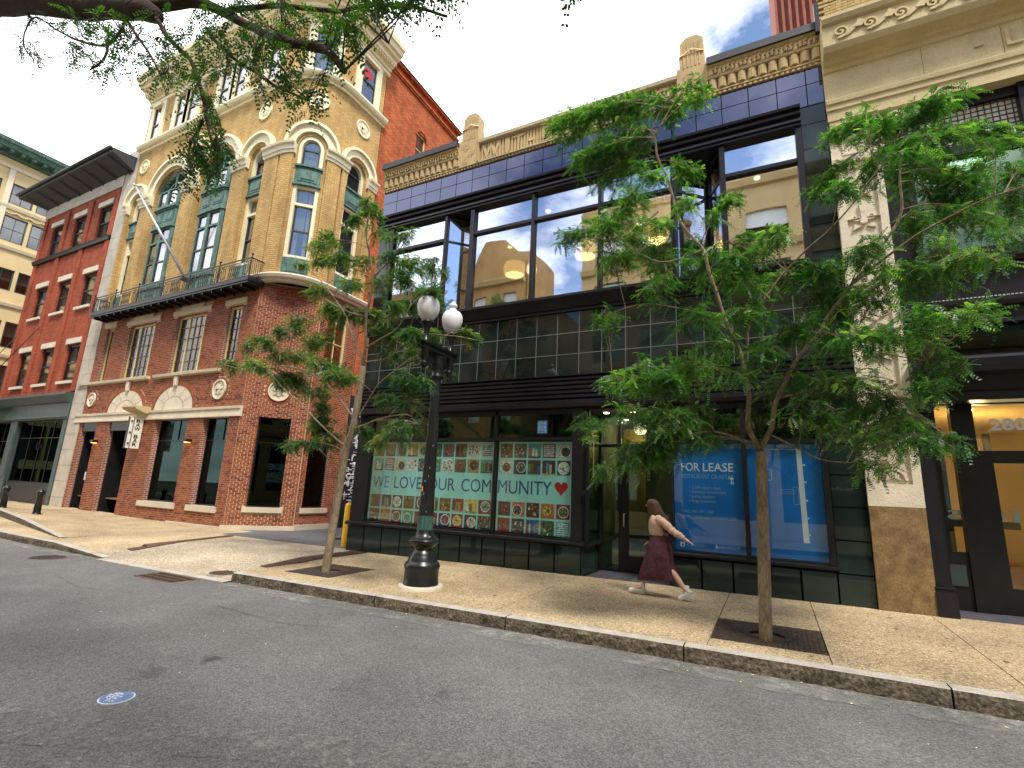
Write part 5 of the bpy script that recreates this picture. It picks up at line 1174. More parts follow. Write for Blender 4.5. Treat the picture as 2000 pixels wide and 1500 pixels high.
b=MB(); b.tube([(-35.2,11.25,9.35),(-38.6,9.95,4.75)],.02,5); b.tube([(-38.0,11.25,9.1),(-40.6,9.95,4.75)],.02,5); b.each('tie_rod','iron_black',RB)
# ================================================================ FAR BEIGE BUILDING
FBd=thing('beige_building','cream and beige office building at far left with green copper cornice','building',(-46,13,0))
b=MB(FL)
levels=[(19.6,21.1),(16.9,18.7),(13.5,15.0),(9.6,11.4),(6.3,8.4),(2.2,4.6),(-.3,1.6)]
W2=[(u,u+1.25,a,c) for a,c in levels for u in (5.0,6.4,8.2,9.6,11.4,12.85,14.3,15.7,17.1)]
wall(b,4,19,-1.5,23.0,W2,0,.35); b.build('wall','beige_far',FBd)
b=MB(FL); b.box(4,19,-1.5,22.8,-5,-.4); b.build('core','room_dark',FBd)
for u0,u1,a,c in W2:
    if u0<8: continue
    glazed(FL,u0,u1,a,c,-.1,'glass_far',frame='slate_paint',t=.08,bars_v=((a+c)/2,),bars_u=((u0+u1)/2,),par=FBd)
    bx(FL,'blind','blind_white',(u0+.08,u1-.08,a+(c-a)*.45,c,-.3,-.26),par=FBd)
b=MB(FL)
for v in (22.0,19.15,16.3,12.4,8.9,5.6): b.profile([(v,0),(v+.02,.12),(v+.22,.18),(v+.25,0)],4,19,caps=False)
b.build('stone_band','cream_far',FBd)
b=MB(FL)
for u in (7.75,11.05,14.0,16.9): b.box(u,u+.3,9,22,0,.12)
b.each('pilaster','cream_far',FBd)
b=MB(FL); 
for k in range(26): b.disc(11.1+k*.11,19.35-.42+.05*math.sin(k),.07,.0,.10,7)
b.build('carved_swag','sandstone',FBd)
b=MB(FL); b.profile([(22.7,0),(22.75,.25),(23.0,.3),(23.05,.9),(23.3,1.0),(23.35,1.15),(23.6,1.2),(23.65,-.3)],3,19.4); cc=b.build('cornice','copper_green',FBd)
b=MB(FL); u=4
while u<19: b.box(u,u+.2,22.85,23.05,.3,.85); u+=.6
b.each('modillion','copper_green',FBd)
# ================================================================ STONE OFFICE BUILDING ON THE RIGHT
SB=thing('stone_building','tan stone office building at right with scroll frieze and dark metal shopfront','building',(5,10.15,0))
SX0,SX1=1.40,9.5
def sb(): return MB(FR)
b=sb(); b.box(SX0,2.14,-.1,1.655,-.6,-.0); b.build('granite_base','brown_granite',SB)
b=sb(); b.box(SX0,2.14,1.66,8.9,-.6,-.05); b.box(SX0,1.52,1.66,7.95,-.05,.0); b.box(2.02,2.14,1.66,7.95,-.05,0); b.box(1.52,2.02,1.66,2.02,-.05,0); b.box(1.52,2.02,7.85,7.95,-.05,0)
for v in (2.9,4.2,5.5,6.8): b.box(SX0-.001,2.141,v,v+.008,-.05,.001)
b.build('pilaster','limestone_white',SB)
b=sb()   # carved candelabra ornament of the pilaster
b.ring(1.77,2.08,.16,.20,-.05,.0,n=14)
for k in range(7): a=math.pi*(k+.5)/7; b.box(1.77+.09*math.cos(a)-.012,1.77+.09*math.cos(a)+.012,2.08+.03*math.sin(a),2.08+.15*math.sin(a),-.05,-.01)
for v in [2.4+.62*i for i in range(9)]:
    b.disc(1.77,v,.06,-.05,.01,10); b.disc(1.77,v+.2,.035,-.05,.005,8); b.prism([(1.74,v+.05),(1.80,v+.05),(1.82,v+.35),(1.77,v+.42),(1.72,v+.35)],-.05,.0)
    for sgn in (-1,1):
        for j in range(10):
            a=j*.55; r=.11*(1-j/12); p=lambda r_,t:(1.77+sgn*(.12+r_*math.cos(t)),v+.1+r_*math.sin(t)); A,B=a+3.3,a+3.85; r2=.11*(1-(j+1)/12)
            q=[p(r,A),p(r-.03,A),p(r2-.03,B),p(r2,B)]; b.add([(*x,-.012) for x in q]+[(*x,-.05) for x in q],[(0,1,2,3),(0,4,7,3),(1,2,6,5)])
        b.prism([(1.77+sgn*.04,v-.1),(1.77+sgn*.17,v-.16),(1.77+sgn*.15,v-.05)][::sgn],-.05,-.01)
b.ring(1.77,7.45,.15,.20,-.05,.01,0,6.28,18); b.disc(1.77,7.45,.06,-.05,.01,12)
for k in range(14): a=2*math.pi*k/14; b.box(1.77+.1*math.cos(a)-.01,1.77+.1*math.cos(a)+.01,7.45+.1*math.sin(a)-.02,7.45+.1*math.sin(a)+.02,-.05,0)
b.build('carved_ornament','limestone_white',SB)
b=sb(); b.profile([(7.95,0),(7.96,.05),(8.04,.06),(8.05,.02),(8.42,.02),(8.43,.07),(8.50,.09),(8.56,.12),(8.60,.12),(8.61,0)],SX0-.03,2.2); b.box(1.55,1.95,8.12,8.15,.02,.035);b.box(1.55,1.95,8.32,8.35,.02,.035);b.box(1.55,1.58,8.15,8.32,.02,.035);b.box(1.92,1.95,8.15,8.32,.02,.035); b.build('capital','limestone_white',SB)
# scroll console beside the capital
b=sb()
for j in range(22):
    a=j*.42; r=.16*(1-j/26); r2=.16*(1-(j+1)/26); p=lambda r_,t:(2.42+r_*math.cos(t),8.62+r_*math.sin(t)); A=2.4-a;B=2.4-a-.42
    q=[p(r,A),p(max(r-.045,0),A),p(max(r2-.045,0),B),p(r2,B)]; b.add([(*x,.10) for x in q]+[(*x,-.1) for x in q],[(0,1,2,3),(0,4,7,3),(1,2,6,5)])
for k in range(6): a=1.2+k*.28; b.prism([(2.17+.02,8.42),(2.17+.26*math.cos(a-.07)+.1,8.42+.26*math.sin(a-.07)),(2.17+.28*math.cos(a+.05)+.1,8.42+.28*math.sin(a+.05))],-.05,.03+.01*k)
b.build('scroll_console','limestone_white',SB)
# lintel, frieze, cornice
b=sb(); b.box(SX0-.02,SX1,8.93,9.13,-.6,.0); b.box(2.14,SX1,8.90,8.93,-.6,.02); b.box(SX0,2.14,8.6,8.93,-.5,-.02); b.profile([(9.13,0),(9.15,.03),(9.26,.03),(9.27,.06),(9.35,.07),(9.38,.03),(9.4,.02),(9.98,.02),(10.0,.06),(10.08,.08),(10.10,.14),(10.16,.18),(10.2,.34),(10.26,.38),(10.30,.40),(10.74,.40),(10.76,.46),(10.84,.50),(10.9,.50),(10.93,.2),(10.98,-.02)],SX0-.03,SX1); b.build('entablature','sandstone',SB)
b=sb()
for u in (2.9,4.0,5.1): b.box(u,u+.007,9.4,9.98,.02,.023)
b.build('stone_joint','mortar_dark',SB)
text('L',.52,(4.0,10.15-.04,9.52),(1,0,0),(0,0,1),'sandstone','letter',SB,ext=.02,bold=.0); text('I',.52,(4.5,10.15-.04,9.52),(1,0,0),(0,0,1),'sandstone','letter',SB,ext=.02)
b=sb(); b.prism([(3.62,9.66),(3.74,9.66),(3.68,9.75)],.02,.06); b.build('carved_stop','sandstone',SB)
u=1.66; k=0
while u<6.5:
    b=sb()
    for j in range(26):
        a=j*.42; r=.155*(1-j/30); r2=.155*(1-(j+1)/30); p=lambda r_,t:(u+r_*math.cos(t),10.52+r_*math.sin(t)); A=-1.9+a;B=A+.42
        q=[p(r,A),p(max(r-.032,0),A),p(max(r2-.032,0),B),p(r2,B)]; b.add([(*x,.435) for x in q]+[(*x,.40) for x in q],[(0,1,2,3),(0,4,7,3),(1,2,6,5)])
    L_=[(u-.05,10.37),(u+.12,10.40),(u+.25,10.5),(u+.33,10.64),(u+.30,10.66),(u+.20,10.54),(u+.08,10.45),(u-.05,10.41)]
    b.prism(L_,.40,.43); b.prism([(u+.22,10.52),(u+.34,10.50),(u+.40,10.60),(u+.30,10.68)],.40,.44); b.build('wave_scroll','sandstone',SB); u+=.465
# buff bricks above
b=sb(); b.quad(SX0,3.3,10.95,14.0,-.06); b.quad(5.4,SX1,10.95,14,-.06); b.quad(3.3,5.4,13.5,14,-.06); b.build('wall','mortar_dark',SB)
me_=None
row=0; z=11.0; tot=0
while z<12.75:
    if row%6==5: z+=.035; row+=1; continue
    u=SX0+(.1 if row%2 else 0)
    while u<3.25 and tot<298:
        if me_ is None:
            t=MB(); t.box(0,.195,0,.05,0,.052); me_=bpy.data.meshes.new('buff_brick'); me_.from_pydata(t.v,[],t.f); me_.materials.append(MATS['brick_buff'])
        o=bpy.data.objects.new('brick',me_); COL.objects.link(o); o.parent=SB; o.matrix_parent_inverse=Matrix.Translation(SB.location).inverted(); o.location=(u,10.15+rnd.uniform(-.003,.003),z); u+=.204; tot+=1
    z+=.064; row+=1
glazed(FR,3.32,5.4,11.1,13.5,-.1,'glass_old',frame='slate_paint',t=.08,par=SB)
# dark metal window bays and shopfront
D_='black_metal'
bx(FR,'bay_frame',D_,(2.14,2.5,3.6,8.9,-.5,-.22),(2.14,2.36,-.1,3.6,-.5,-.31),(2.5,2.60,5.9,8.9,-.32,-.16),(4.14,4.3,5.9,8.9,-.32,-.14),(2.5,SX1,7.75,7.93,-.34,-.14),(2.5,SX1,8.72,8.93,-.36,-.2),(2.5,SX1,5.74,5.92,-.34,-.02),(2.5,SX1,5.68,5.74,-.3,.06),par=SB)
pane(2.6,4.14,5.92,7.75,-.26,'glass_store',FR,SB); pane(4.3,6.5,5.92,7.75,-.26,'glass_store',FR,SB)
b=sb(); b.box(2.6,4.14,7.93,8.72,-.30,-.29); b.build('transom_glass','blind_white',SB)
b=sb(); 
for k in range(17): u=2.62+k*.092; b.box(u-.007,u+.007,7.93,8.72,-.29,-.275)
for k in range(9): v=7.96+k*.092; b.box(2.6,4.14,v-.007,v+.007,-.29,-.277)
b.build('leaded_bars','rust_iron',SB,stuff=True)
room('upper_room',2.6,7,10.6,14.5,5.95,8.7,'ceiling_white','ceiling_white',SB)
b=MB(); b.box(3.3,3.75,11.6,12.0,5.95,6.5); b.box(3.85,4.2,11.9,12.2,5.95,6.45); b.each('chair','yellow_paint',SB)
b=sb(); b.ring(2.95,6.75,.30,.32,-.5,-.48,0,3.14,16); b.box(2.62,3.28,6.72,6.75,-.5,-.48); b.build('window_sign','iron_black',SB)
prof=[(4.58,-.2),(4.60,.0),(4.66,.0),(4.67,-.06),(4.86,-.06),(4.88,.04),(4.95,.06),(5.02,.06),(5.03,-.02),(5.06,-.02),(5.07,-.1),(5.60,-.1),(5.62,.02),(5.68,.03)]
b=sb(); b.profile(prof,2.14,SX1); b.build('spandrel',D_,SB)
b=sb(); u=2.2
while u<6.5: b.box(u,u+.03,5.025,5.05,-.02,.02); u+=.05
b.build('bead_moulding','aluminium',SB,stuff=True)
pane(2.5,SX1,4.13,4.57,-.12,'glass_green',FR,SB); bx(FR,'glass_backing','room_dark',(2.5,SX1,4.1,4.6,-.3,-.25),par=SB)
b=sb(); b.profile([(3.36,-.3),(3.37,-.05),(3.5,-.05),(3.52,.02),(3.74,.05),(3.76,.32),(3.84,.36),(3.95,.38),(3.98,.1),(4.06,.08),(4.12,-.1)],2.5,SX1); b.build('door_hood',D_,SB)
b=sb(); b.prism([(2.14,3.55),(2.2,3.2),(2.32,3.15),(2.42,3.3),(2.48,3.75),(2.48,3.98),(2.14,3.98)],-.1,.2); b.box(2.3,2.6,3.72,3.95,.0,.5); b.build('bracket',D_,SB)
b=sb(); b.disc(2.28,3.72,.07,.2,.30,12); b.build('security_camera','iron_black',SB)
bx(FR,'pier',D_,(2.14,2.33,.5,3.6,-.3,-.08),(2.13,2.385,-.1,.42,-.3,.02),(2.13,2.37,.42,.46,-.3,0),(2.13,2.38,.47,.50,-.3,.01),par=SB)
FD=F((0,11.0,0),(1,0,0),(0,-1,0))
bx(FD,'door_frame','frame_dark',(2.4,2.60,-.1,3.6,-.1,.0),(2.80,3.10,-.1,3.6,-.12,.04),(2.6,SX1,3.42,3.62,-.1,.02),(3.1,SX1,2.44,2.64,-.1,.02),(2.6,2.8,-.0,.98,-.1,-.0),(3.1,3.28,.05,2.44,-.08,.0),(3.28,4.6,.05,.48,-.08,0),(2.34,2.40,.1,3.5,.0,.6),par=SB)
bx(FD,'door_panel','slate_paint',(2.48,2.74,.45,.78,0,.02),par=SB)
pane(2.60,2.80,.98,3.42,-.04,'glass_clear',FD,SB); pane(3.10,4.6,2.64,3.42,-.04,'glass_clear',FD,SB); pane(3.28,4.6,.48,2.44,-.04,'glass_clear',FD,SB)
room('lobby',2.3,7,11.15,15.5,.05,3.5,'warm_wall','warm_wall',SB,'warm_wall')
b=MB(); b.box(2.9,3.0,12.4,12.9,.1,3.2); b.box(3.9,4.0,13.4,13.5,.1,3.2); b.box(3.0,4.6,14.5,14.6,1.3,1.45); b.build('lobby_joinery','frame_dark',SB)
b=MB(); b.disc(3.3,12.0,.10,3.47,3.49,14); b.disc(2.65,12.0,.08,3.47,3.49,14); b.box(3.5,5.2,13.2,13.26,2.75,2.80); b.each('downlight','downlight',SB)
lamp(3.6,12.6,2.9,34,SB,(1,.72,.35)); lamp(2.8,12.0,2.9,10,SB,(1,.72,.35)); lamp(4,12.2,8.2,35,SB,(1,.95,.9))
text('280',.26,(3.28,10.93,2.98),(1,0,0),(0,0,1),'ink_white','house_number',SB,width=.46,bold=.008)
text('artists',.34,(4.38,11.03,1.50),(1,0,0),(0,0,1),'ghost_letter','lettering',SB,mirror=True,width=1.78)
# downpipe / lightning rod at the junction
b=MB(); b.box(1.30,1.38,9.95,10.05,10.9,11.6); b.build('downpipe','iron_black',SB)
# distant ribbed tower
TW=thing('tower_block','distant ribbed red-brown tower rising behind the black tiled shop building','building',(3.5,34,0))
b=MB(); b.box(2.1,4.9,34,40,0,70); b.build('wall','tower_red',TW)
b=MB(); 
for k in range(7): x=2.1+k*.42; b.box(x,x+.16,33.75,34,0,70)
b.each('rib','tower_red',TW)
# ================================================================ ACROSS THE STREET (seen in the reflections)
OB_=thing('opposite_stone_building','tan stone building across the street, reflected in the upper windows','building',(0,-5,0))
FO=F((0,-4.7,0),(-1,0,0),(0,1,0))
wi=[]
for v0,v1 in ((5.6,7.4),(8.6,10.3),(11.4,13.1),(14.3,15.9)):
    for i in range(8): u=-12+i*2.65; wi+=[(u,u+1.75,v0,v1)]
gi=[(-12.2+i*4.2,-8.8+i*4.2,.8,4.0) for i in range(5)]
b=MB(FO); wall(b,-14,9.0,-.3,17.8,wi+gi,0,.3); b.build('wall','opp_stone',OB_); b=MB(); b.box(-9,14,-20,-5.1,-.3,17.8); b.build('core','room_dark',OB_)
b=MB(FO)
for h in wi: b.box(h[0],h[1],h[2]+.7,h[3],-.25,-.2)
b.each('blind','blind_white',OB_)
b=MB(FO); 
for v in (4.7,7.9,10.8,13.7,17.2): b.profile([(v,0),(v+.05,.2),(v+.3,.3),(v+.35,0)],-14,9.0)
b.each('belt','opp_stone',OB_)
for h in wi[:24]+gi: pane(h[0],h[1],h[2],h[3],-.15,'glass_store',FO,OB_)
OA=thing('opposite_gabled_building','tan brick building with stepped roofline across the street, seen only in reflection','building',(-20,-5,0))
FOa=F((0,-4.7,0),(-1,0,0),(0,1,0)); b=MB(FOa); wi=[(13.2+i*2.1,14.1+i*2.1,v,v+1.9) for i in range(10) for v in (1,5.5,8.6,11.6)]
wall(b,12.6,40,-.3,14.5,wi,0,.3); b.add([(12.6,14.5,0),(17,14.5,0),(15.6,17.2,0),(14.2,17.2,0),(12.6,15.6,0)],[(0,1,2,3,4)]); b.build('wall','opp_tan',OA)
b=MB(); b.box(-40,-12.6,-22,-5.05,-.3,14.4); b.box(-15.6,-12.6,-9,-5.05,14.4,16.4); b.build('core','opp_tan',OA)
b=MB(FOa)
for h in wi: b.box(h[0],h[1],h[2],h[3],-.25,-.2)
b.each('window','blind_white',OA)
b=MB(FOa); b.profile([(14.1,0),(14.15,.25),(14.4,.35),(14.5,.35),(14.52,0)],12.6,40); b.build('cornice','opp_stone',OA)

# block closing the far end of the street to the right (seen in grazing reflections)
EB=thing('street_end_building','pale brick block far along the street to the right, outside the picture','building',(46,2,0))
FE=F((46,0,0),(0,-1,0),(-1,0,0)); b=MB(FE); wi=[(-24+i*3.1,-22.4+i*3.1,v,v+2) for i in range(14) for v in (1,5,9,13)]
wall(b,-26,22,-.5,17,wi,0,.3); b.build('wall','wall_orange',EB); b=MB(); b.box(46.4,60,-22,26,-.5,16.9); b.build('core','room_dark',EB)
b=MB(FE)
for h in wi: b.box(h[0],h[1],h[2]+.6,h[3],-.25,-.2)
b.each('blind','blind_white',EB)
T2_LIMBS=[(0.078,[(-0.17,7.23,0.03),(-0.13,7.23,1.22),(-0.1,7.23,2.28)]),(0.05,[(-0.1,7.23,2.28),(-0.2,7.16,2.68),(-0.22,7.09,3.43),(-0.37,7.01,3.89),(-0.52,6.94,4.42),(-0.68,6.87,5.05),(-0.88,6.8,5.4),(-1.06,6.72,5.94),(-1.19,6.65,6.49),(-1.25,6.58,6.84),(-1.36,6.51,6.99)]),(0.05,[(-0.1,7.23,2.28),(-0.01,7.21,2.53),(0.08,7.19,2.86),(0.26,7.17,3.26),(0.47,7.15,3.54),(0.68,7.14,3.82),(0.78,7.12,4.02),(1.11,7.1,4.46),(1.58,7.08,5.13),(1.66,7.06,5.73),(1.64,7.04,6.2)]),(0.028,[(-0.22,7.23,3.42),(-0.11,7.1,4.01),(0.2,6.98,4.48),(0.54,6.85,4.77),(0.92,6.73,5.09),(1.34,6.6,5.56)]),(0.025,[(0.97,7.23,4.35),(1.56,7.03,4.73),(1.8,6.84,4.84),(2.25,6.64,4.98),(2.49,6.44,4.97)]),(0.022,[(0.15,7.23,2.98),(0.72,7.17,3.08),(1.27,7.11,2.97),(1.72,7.05,2.46)]),(0.022,[(-0.2,7.23,3.26),(-0.8,7.48,3.53),(-1.67,7.74,3.38),(-2.29,7.99,3.32)]),(0.02,[(-0.18,7.23,2.39),(-0.82,7.41,2.57),(-1.65,7.59,2.21),(-2.5,7.78,1.91)]),(0.02,[(-0.71,7.23,5.23),(-1.36,7.39,5.23),(-2.07,7.55,5.8),(-2.89,7.71,6.15)]),(0.02,[(-0.16,7.23,3.42),(0.07,7.06,3.98),(0.19,6.89,4.29),(0.33,6.72,4.44)]),(0.016,[(-1.38,7.23,7.35),(-1.06,7.26,7.91),(-0.67,7.3,8.16)]),(0.018,[(0.68,7.23,3.84),(1.16,7.03,3.48),(1.63,6.82,3.25)]),(0.018,[(1.14,7.23,4.52),(1.54,7.03,4.51),(2.01,6.83,4.48),(2.26,6.63,4.24)]),(0.016,[(0.02,7.23,2.5),(0.48,6.87,2.18),(0.77,6.51,2.1)]),(0.018,[(-0.38,7.23,3.96),(-0.88,7.06,4.26),(-1.47,6.88,4.36),(-2.05,6.71,4.2)])]
T2_PADS=[(-3.36,8.34,9.0,0.47),(-2.61,8.09,8.75,0.5),(-2.04,8.03,8.7,0.43),(-2.2,8.01,8.13,0.42),(-0.66,6.43,7.42,0.2),(-0.62,6.74,7.42,0.19),(-1.34,7.56,8.14,0.29),(-1.25,7.83,8.15,0.3),(-2.8,8.15,7.98,0.39),(-2.37,8.22,7.47,0.43),(-1.3,6.16,5.97,0.27),(-1.82,7.51,6.5,0.33),(-0.89,7.68,6.78,0.23),(-0.3,7.25,5.97,0.19),(-0.48,6.39,5.22,0.15),(-2.69,7.16,5.83,0.33),(-1.85,6.16,5.33,0.28),(-2.03,8.36,6.07,0.41),(-1.5,8.18,5.62,0.44),(-2.02,7.35,5.29,0.37),(-1.24,6.71,4.43,0.36),(-2.49,8.29,4.8,0.31),(-0.74,7.42,5.09,0.43),(-0.4,8.22,5.09,0.5),(-0.05,8.13,5.48,0.36),(0.35,7.25,4.57,0.42),(0.72,7.01,4.57,0.36),(1.0,7.49,4.32,0.38),(-0.73,7.05,4.07,0.4),(-0.17,6.35,3.84,0.38),(0.28,6.72,3.66,0.38),(0.84,8.04,3.79,0.44),(-1.3,6.04,3.11,0.35),(-1.66,6.05,3.06,0.22),(-1.01,7.56,3.47,0.46),(-0.38,6.66,3.15,0.36),(0.26,7.32,3.18,0.41),(0.86,7.16,3.07,0.42),(-1.67,6.82,2.74,0.35),(-2.86,8.52,2.88,0.28),(-1.11,6.44,2.59,0.36),(-0.77,7.0,2.74,0.36),(-1.59,6.46,2.13,0.31),(-2.3,7.57,1.99,0.2),(-1.16,6.65,2.29,0.27),(0.37,6.86,2.69,0.34),(0.91,7.87,2.71,0.42),(1.03,6.76,2.34,0.35),(1.3,7.38,2.85,0.35),(1.58,8.28,2.6,0.38),(1.39,6.19,2.28,0.22),(1.54,6.09,2.27,0.13),(0.97,6.53,2.04,0.18),(1.12,7.92,7.1,0.23),(1.31,7.53,6.94,0.24),(1.32,6.55,6.03,0.22),(1.66,6.79,6.26,0.23),(1.83,6.39,6.08,0.24),(2.32,7.12,6.65,0.19),(1.57,6.04,5.44,0.24),(2.37,7.74,6.48,0.28),(1.61,8.26,6.51,0.32),(2.06,8.41,6.39,0.38),(2.28,7.84,5.97,0.34),(0.89,8.43,6.46,0.2),(0.9,5.98,5.07,0.16),(2.34,6.68,5.58,0.25),(3.23,8.44,6.71,0.26),(2.72,7.95,5.83,0.32),(2.64,7.0,5.34,0.22),(2.53,8.38,5.71,0.32),(1.84,7.54,5.24,0.28),(2.69,8.06,5.32,0.3),(2.1,6.69,4.33,0.23),(2.19,6.43,4.16,0.13),(1.96,7.08,4.6,0.25),(1.14,6.28,4.42,0.25),(1.5,6.92,4.33,0.3),(2.12,8.43,4.69,0.34),(1.18,6.79,4.04,0.3),(1.35,5.95,3.46,0.24),(1.81,6.05,3.49,0.18),(2.06,6.37,3.54,0.1),(1.63,7.97,3.7,0.34),(1.7,6.87,3.36,0.27),(1.82,6.68,3.11,0.17),(1.41,6.18,2.84,0.21),(0.92,8.48,4.35,0.38),(-0.56,7.03,3.64,0.35),(0.01,6.47,3.36,0.27),(0.92,6.08,3.37,0.27),(-1.21,6.07,5.18,0.19),(-0.82,6.37,5.54,0.19),(-1.71,7.69,7.74,0.3),(-0.23,6.32,4.55,0.21),(0.18,6.04,4.66,0.2),(2.72,7.21,5.08,0.2),(2.38,6.58,4.48,0.12)]
T1_LIMBS=[(0.085,[(-7.77,7.46,-0.07),(-7.72,7.46,1.07),(-7.66,7.46,1.86),(-7.63,7.46,2.24),(-7.48,7.46,2.82),(-7.42,7.46,3.61),(-7.4,7.46,4.02)]),(0.05,[(-7.4,7.46,4.02),(-7.24,7.34,4.46),(-7.24,7.23,5.0),(-7.06,7.11,5.86),(-7.21,6.99,6.56),(-7.13,6.88,7.13)]),(0.035,[(-7.35,7.46,4.42),(-7.11,7.47,4.53),(-6.64,7.48,4.77),(-6.22,7.49,5.3),(-5.56,7.51,5.65)]),(0.03,[(-7.44,7.46,2.9),(-8.5,7.57,3.69),(-9.89,7.67,4.25),(-11.42,7.78,4.29),(-12.8,7.88,4.57)]),(0.03,[(-7.56,7.46,2.32),(-8.41,7.41,2.83),(-9.03,7.37,3.3),(-9.52,7.32,3.61)]),(0.028,[(-7.4,7.46,4.02),(-8.33,7.71,5.3),(-9.28,7.96,6.19),(-10.3,8.21,6.97)]),(0.025,[(-7.42,7.46,2.9),(-6.97,7.45,3.58),(-6.27,7.44,4.0),(-5.95,7.43,4.13)]),(0.02,[(-7.58,7.46,2.24),(-8.06,7.26,2.41),(-8.6,7.06,2.36)]),(0.02,[(-7.41,7.46,4.1),(-6.72,7.43,4.16),(-6.06,7.39,4.52),(-5.13,7.36,4.41),(-4.6,7.32,4.27)]),(0.02,[(-7.52,7.46,2.7),(-6.66,7.22,2.85),(-5.78,6.98,2.89),(-5.28,6.75,2.68)]),(0.016,[(-7.74,7.46,1.44),(-7.99,7.4,2.04),(-8.24,7.34,2.3)]),(0.018,[(-7.45,7.46,5.94),(-6.74,7.27,6.25),(-6.17,7.07,6.51)]),(0.018,[(-7.44,7.46,5.11),(-8.53,7.76,5.53),(-10.01,8.06,6.34)]),(0.018,[(-8.38,7.46,3.67),(-9.56,7.63,4.45),(-10.9,7.8,5.05),(-12.02,7.97,5.05)])]
T1_PADS=[(-7.61,7.46,7.57,0.28),(-6.75,6.43,7.04,0.17),(-7.58,6.92,7.04,0.22),(-6.87,6.89,6.65,0.23),(-6.28,6.82,6.41,0.28),(-5.99,6.87,6.41,0.17),(-9.9,8.27,7.9,0.32),(-8.36,6.67,6.54,0.22),(-7.4,6.47,6.01,0.28),(-10.15,8.4,7.3,0.35),(-9.97,7.6,6.78,0.19),(-8.72,8.54,7.05,0.38),(-6.72,7.25,6.2,0.26),(-7.02,8.34,6.56,0.37),(-6.05,7.8,6.15,0.3),(-5.96,8.1,6.09,0.18),(-6.95,8.0,5.99,0.36),(-7.25,7.45,5.77,0.33),(-7.09,6.56,5.43,0.26),(-8.36,6.82,5.6,0.24),(-9.55,8.28,5.75,0.38),(-8.95,8.34,5.59,0.37),(-8.19,8.39,5.52,0.36),(-6.35,7.1,5.01,0.28),(-6.57,7.81,5.37,0.24),(-5.82,8.12,5.43,0.14),(-9.89,7.77,5.32,0.35),(-11.06,8.15,5.38,0.27),(-10.86,7.52,4.91,0.3),(-11.76,7.8,4.93,0.22),(-10.54,7.87,4.59,0.4),(-10.23,6.95,4.1,0.32),(-13.35,8.39,4.69,0.35),(-10.6,8.46,4.75,0.44),(-7.6,6.52,3.8,0.35),(-10.65,8.5,4.06,0.46),(-11.19,8.48,4.03,0.27),(-9.0,7.83,3.56,0.37),(-6.98,6.46,3.52,0.25),(-7.68,8.34,5.07,0.29),(-5.53,6.64,4.24,0.25),(-7.46,8.49,4.5,0.33),(-6.38,7.83,4.31,0.3),(-5.44,6.49,3.37,0.29),(-5.3,6.73,3.41,0.21),(-6.95,7.76,3.33,0.29),(-6.18,7.61,3.19,0.32),(-9.08,8.0,2.93,0.37),(-9.15,8.4,2.58,0.34),(-7.95,6.84,2.33,0.17),(-7.95,6.37,2.25,0.16),(-7.92,8.39,2.74,0.21),(-5.46,6.39,2.51,0.25),(-6.57,8.29,2.76,0.22),(-6.05,6.61,2.31,0.15),(-6.11,8.14,4.75,0.18),(-5.17,8.08,4.55,0.19),(-5.71,8.29,3.89,0.11),(-9.16,7.57,4.72,0.31),(-9.51,8.29,5.05,0.33),(-5.33,6.8,5.21,0.17)]
OB_LIMBS=[(0.095,[(-7.24,1.25,6.57),(-5.21,1.25,5.55),(-3.65,1.25,4.72),(-3.36,1.25,4.53)]),(0.06,[(-3.52,1.25,4.69),(-3.11,1.35,4.61),(-3.03,1.45,4.62),(-2.81,1.55,4.49),(-1.93,1.23,3.69),(-1.63,1.23,3.49),(-1.46,1.22,3.31)]),(0.035,[(-2.81,1.35,4.4),(-2.38,1.35,4.27),(-2.16,1.55,4.34),(-1.79,1.55,4.17),(-1.55,1.65,4.13),(-1.36,1.65,4.0)]),(0.03,[(-3.36,1.25,4.52),(-3.05,1.25,4.2),(-2.8,1.25,3.92),(-2.62,1.25,3.65),(-2.53,1.25,3.48),(-2.4,1.25,3.27)]),(0.02,[(-3.78,1.25,4.75),(-4.0,1.25,4.62),(-4.35,1.25,4.76),(-5.04,1.25,5.2),(-5.81,1.25,5.68),(-5.69,1.25,5.3),(-5.36,1.25,5.01)]),(0.02,[(-3.74,1.25,4.66),(-3.39,1.25,4.32),(-3.15,1.25,4.0)]),(0.02,[(-4.01,1.25,4.65),(-4.03,1.25,4.48),(-4.14,1.25,4.43)]),(0.02,[(-2.94,1.35,4.35),(-2.62,1.35,3.98),(-2.5,1.45,3.91),(-2.22,1.45,3.7),(-2.04,1.45,3.58)]),(0.015,[(-2.57,1.25,3.49),(-2.7,1.25,3.37),(-2.6,1.25,3.17)]),(0.015,[(-1.96,1.55,4.19),(-1.73,1.55,3.97),(-1.59,1.55,3.83)]),(0.02,[(-2.63,1.55,4.66),(-0.99,1.65,4.08),(-0.62,1.65,3.78)])]
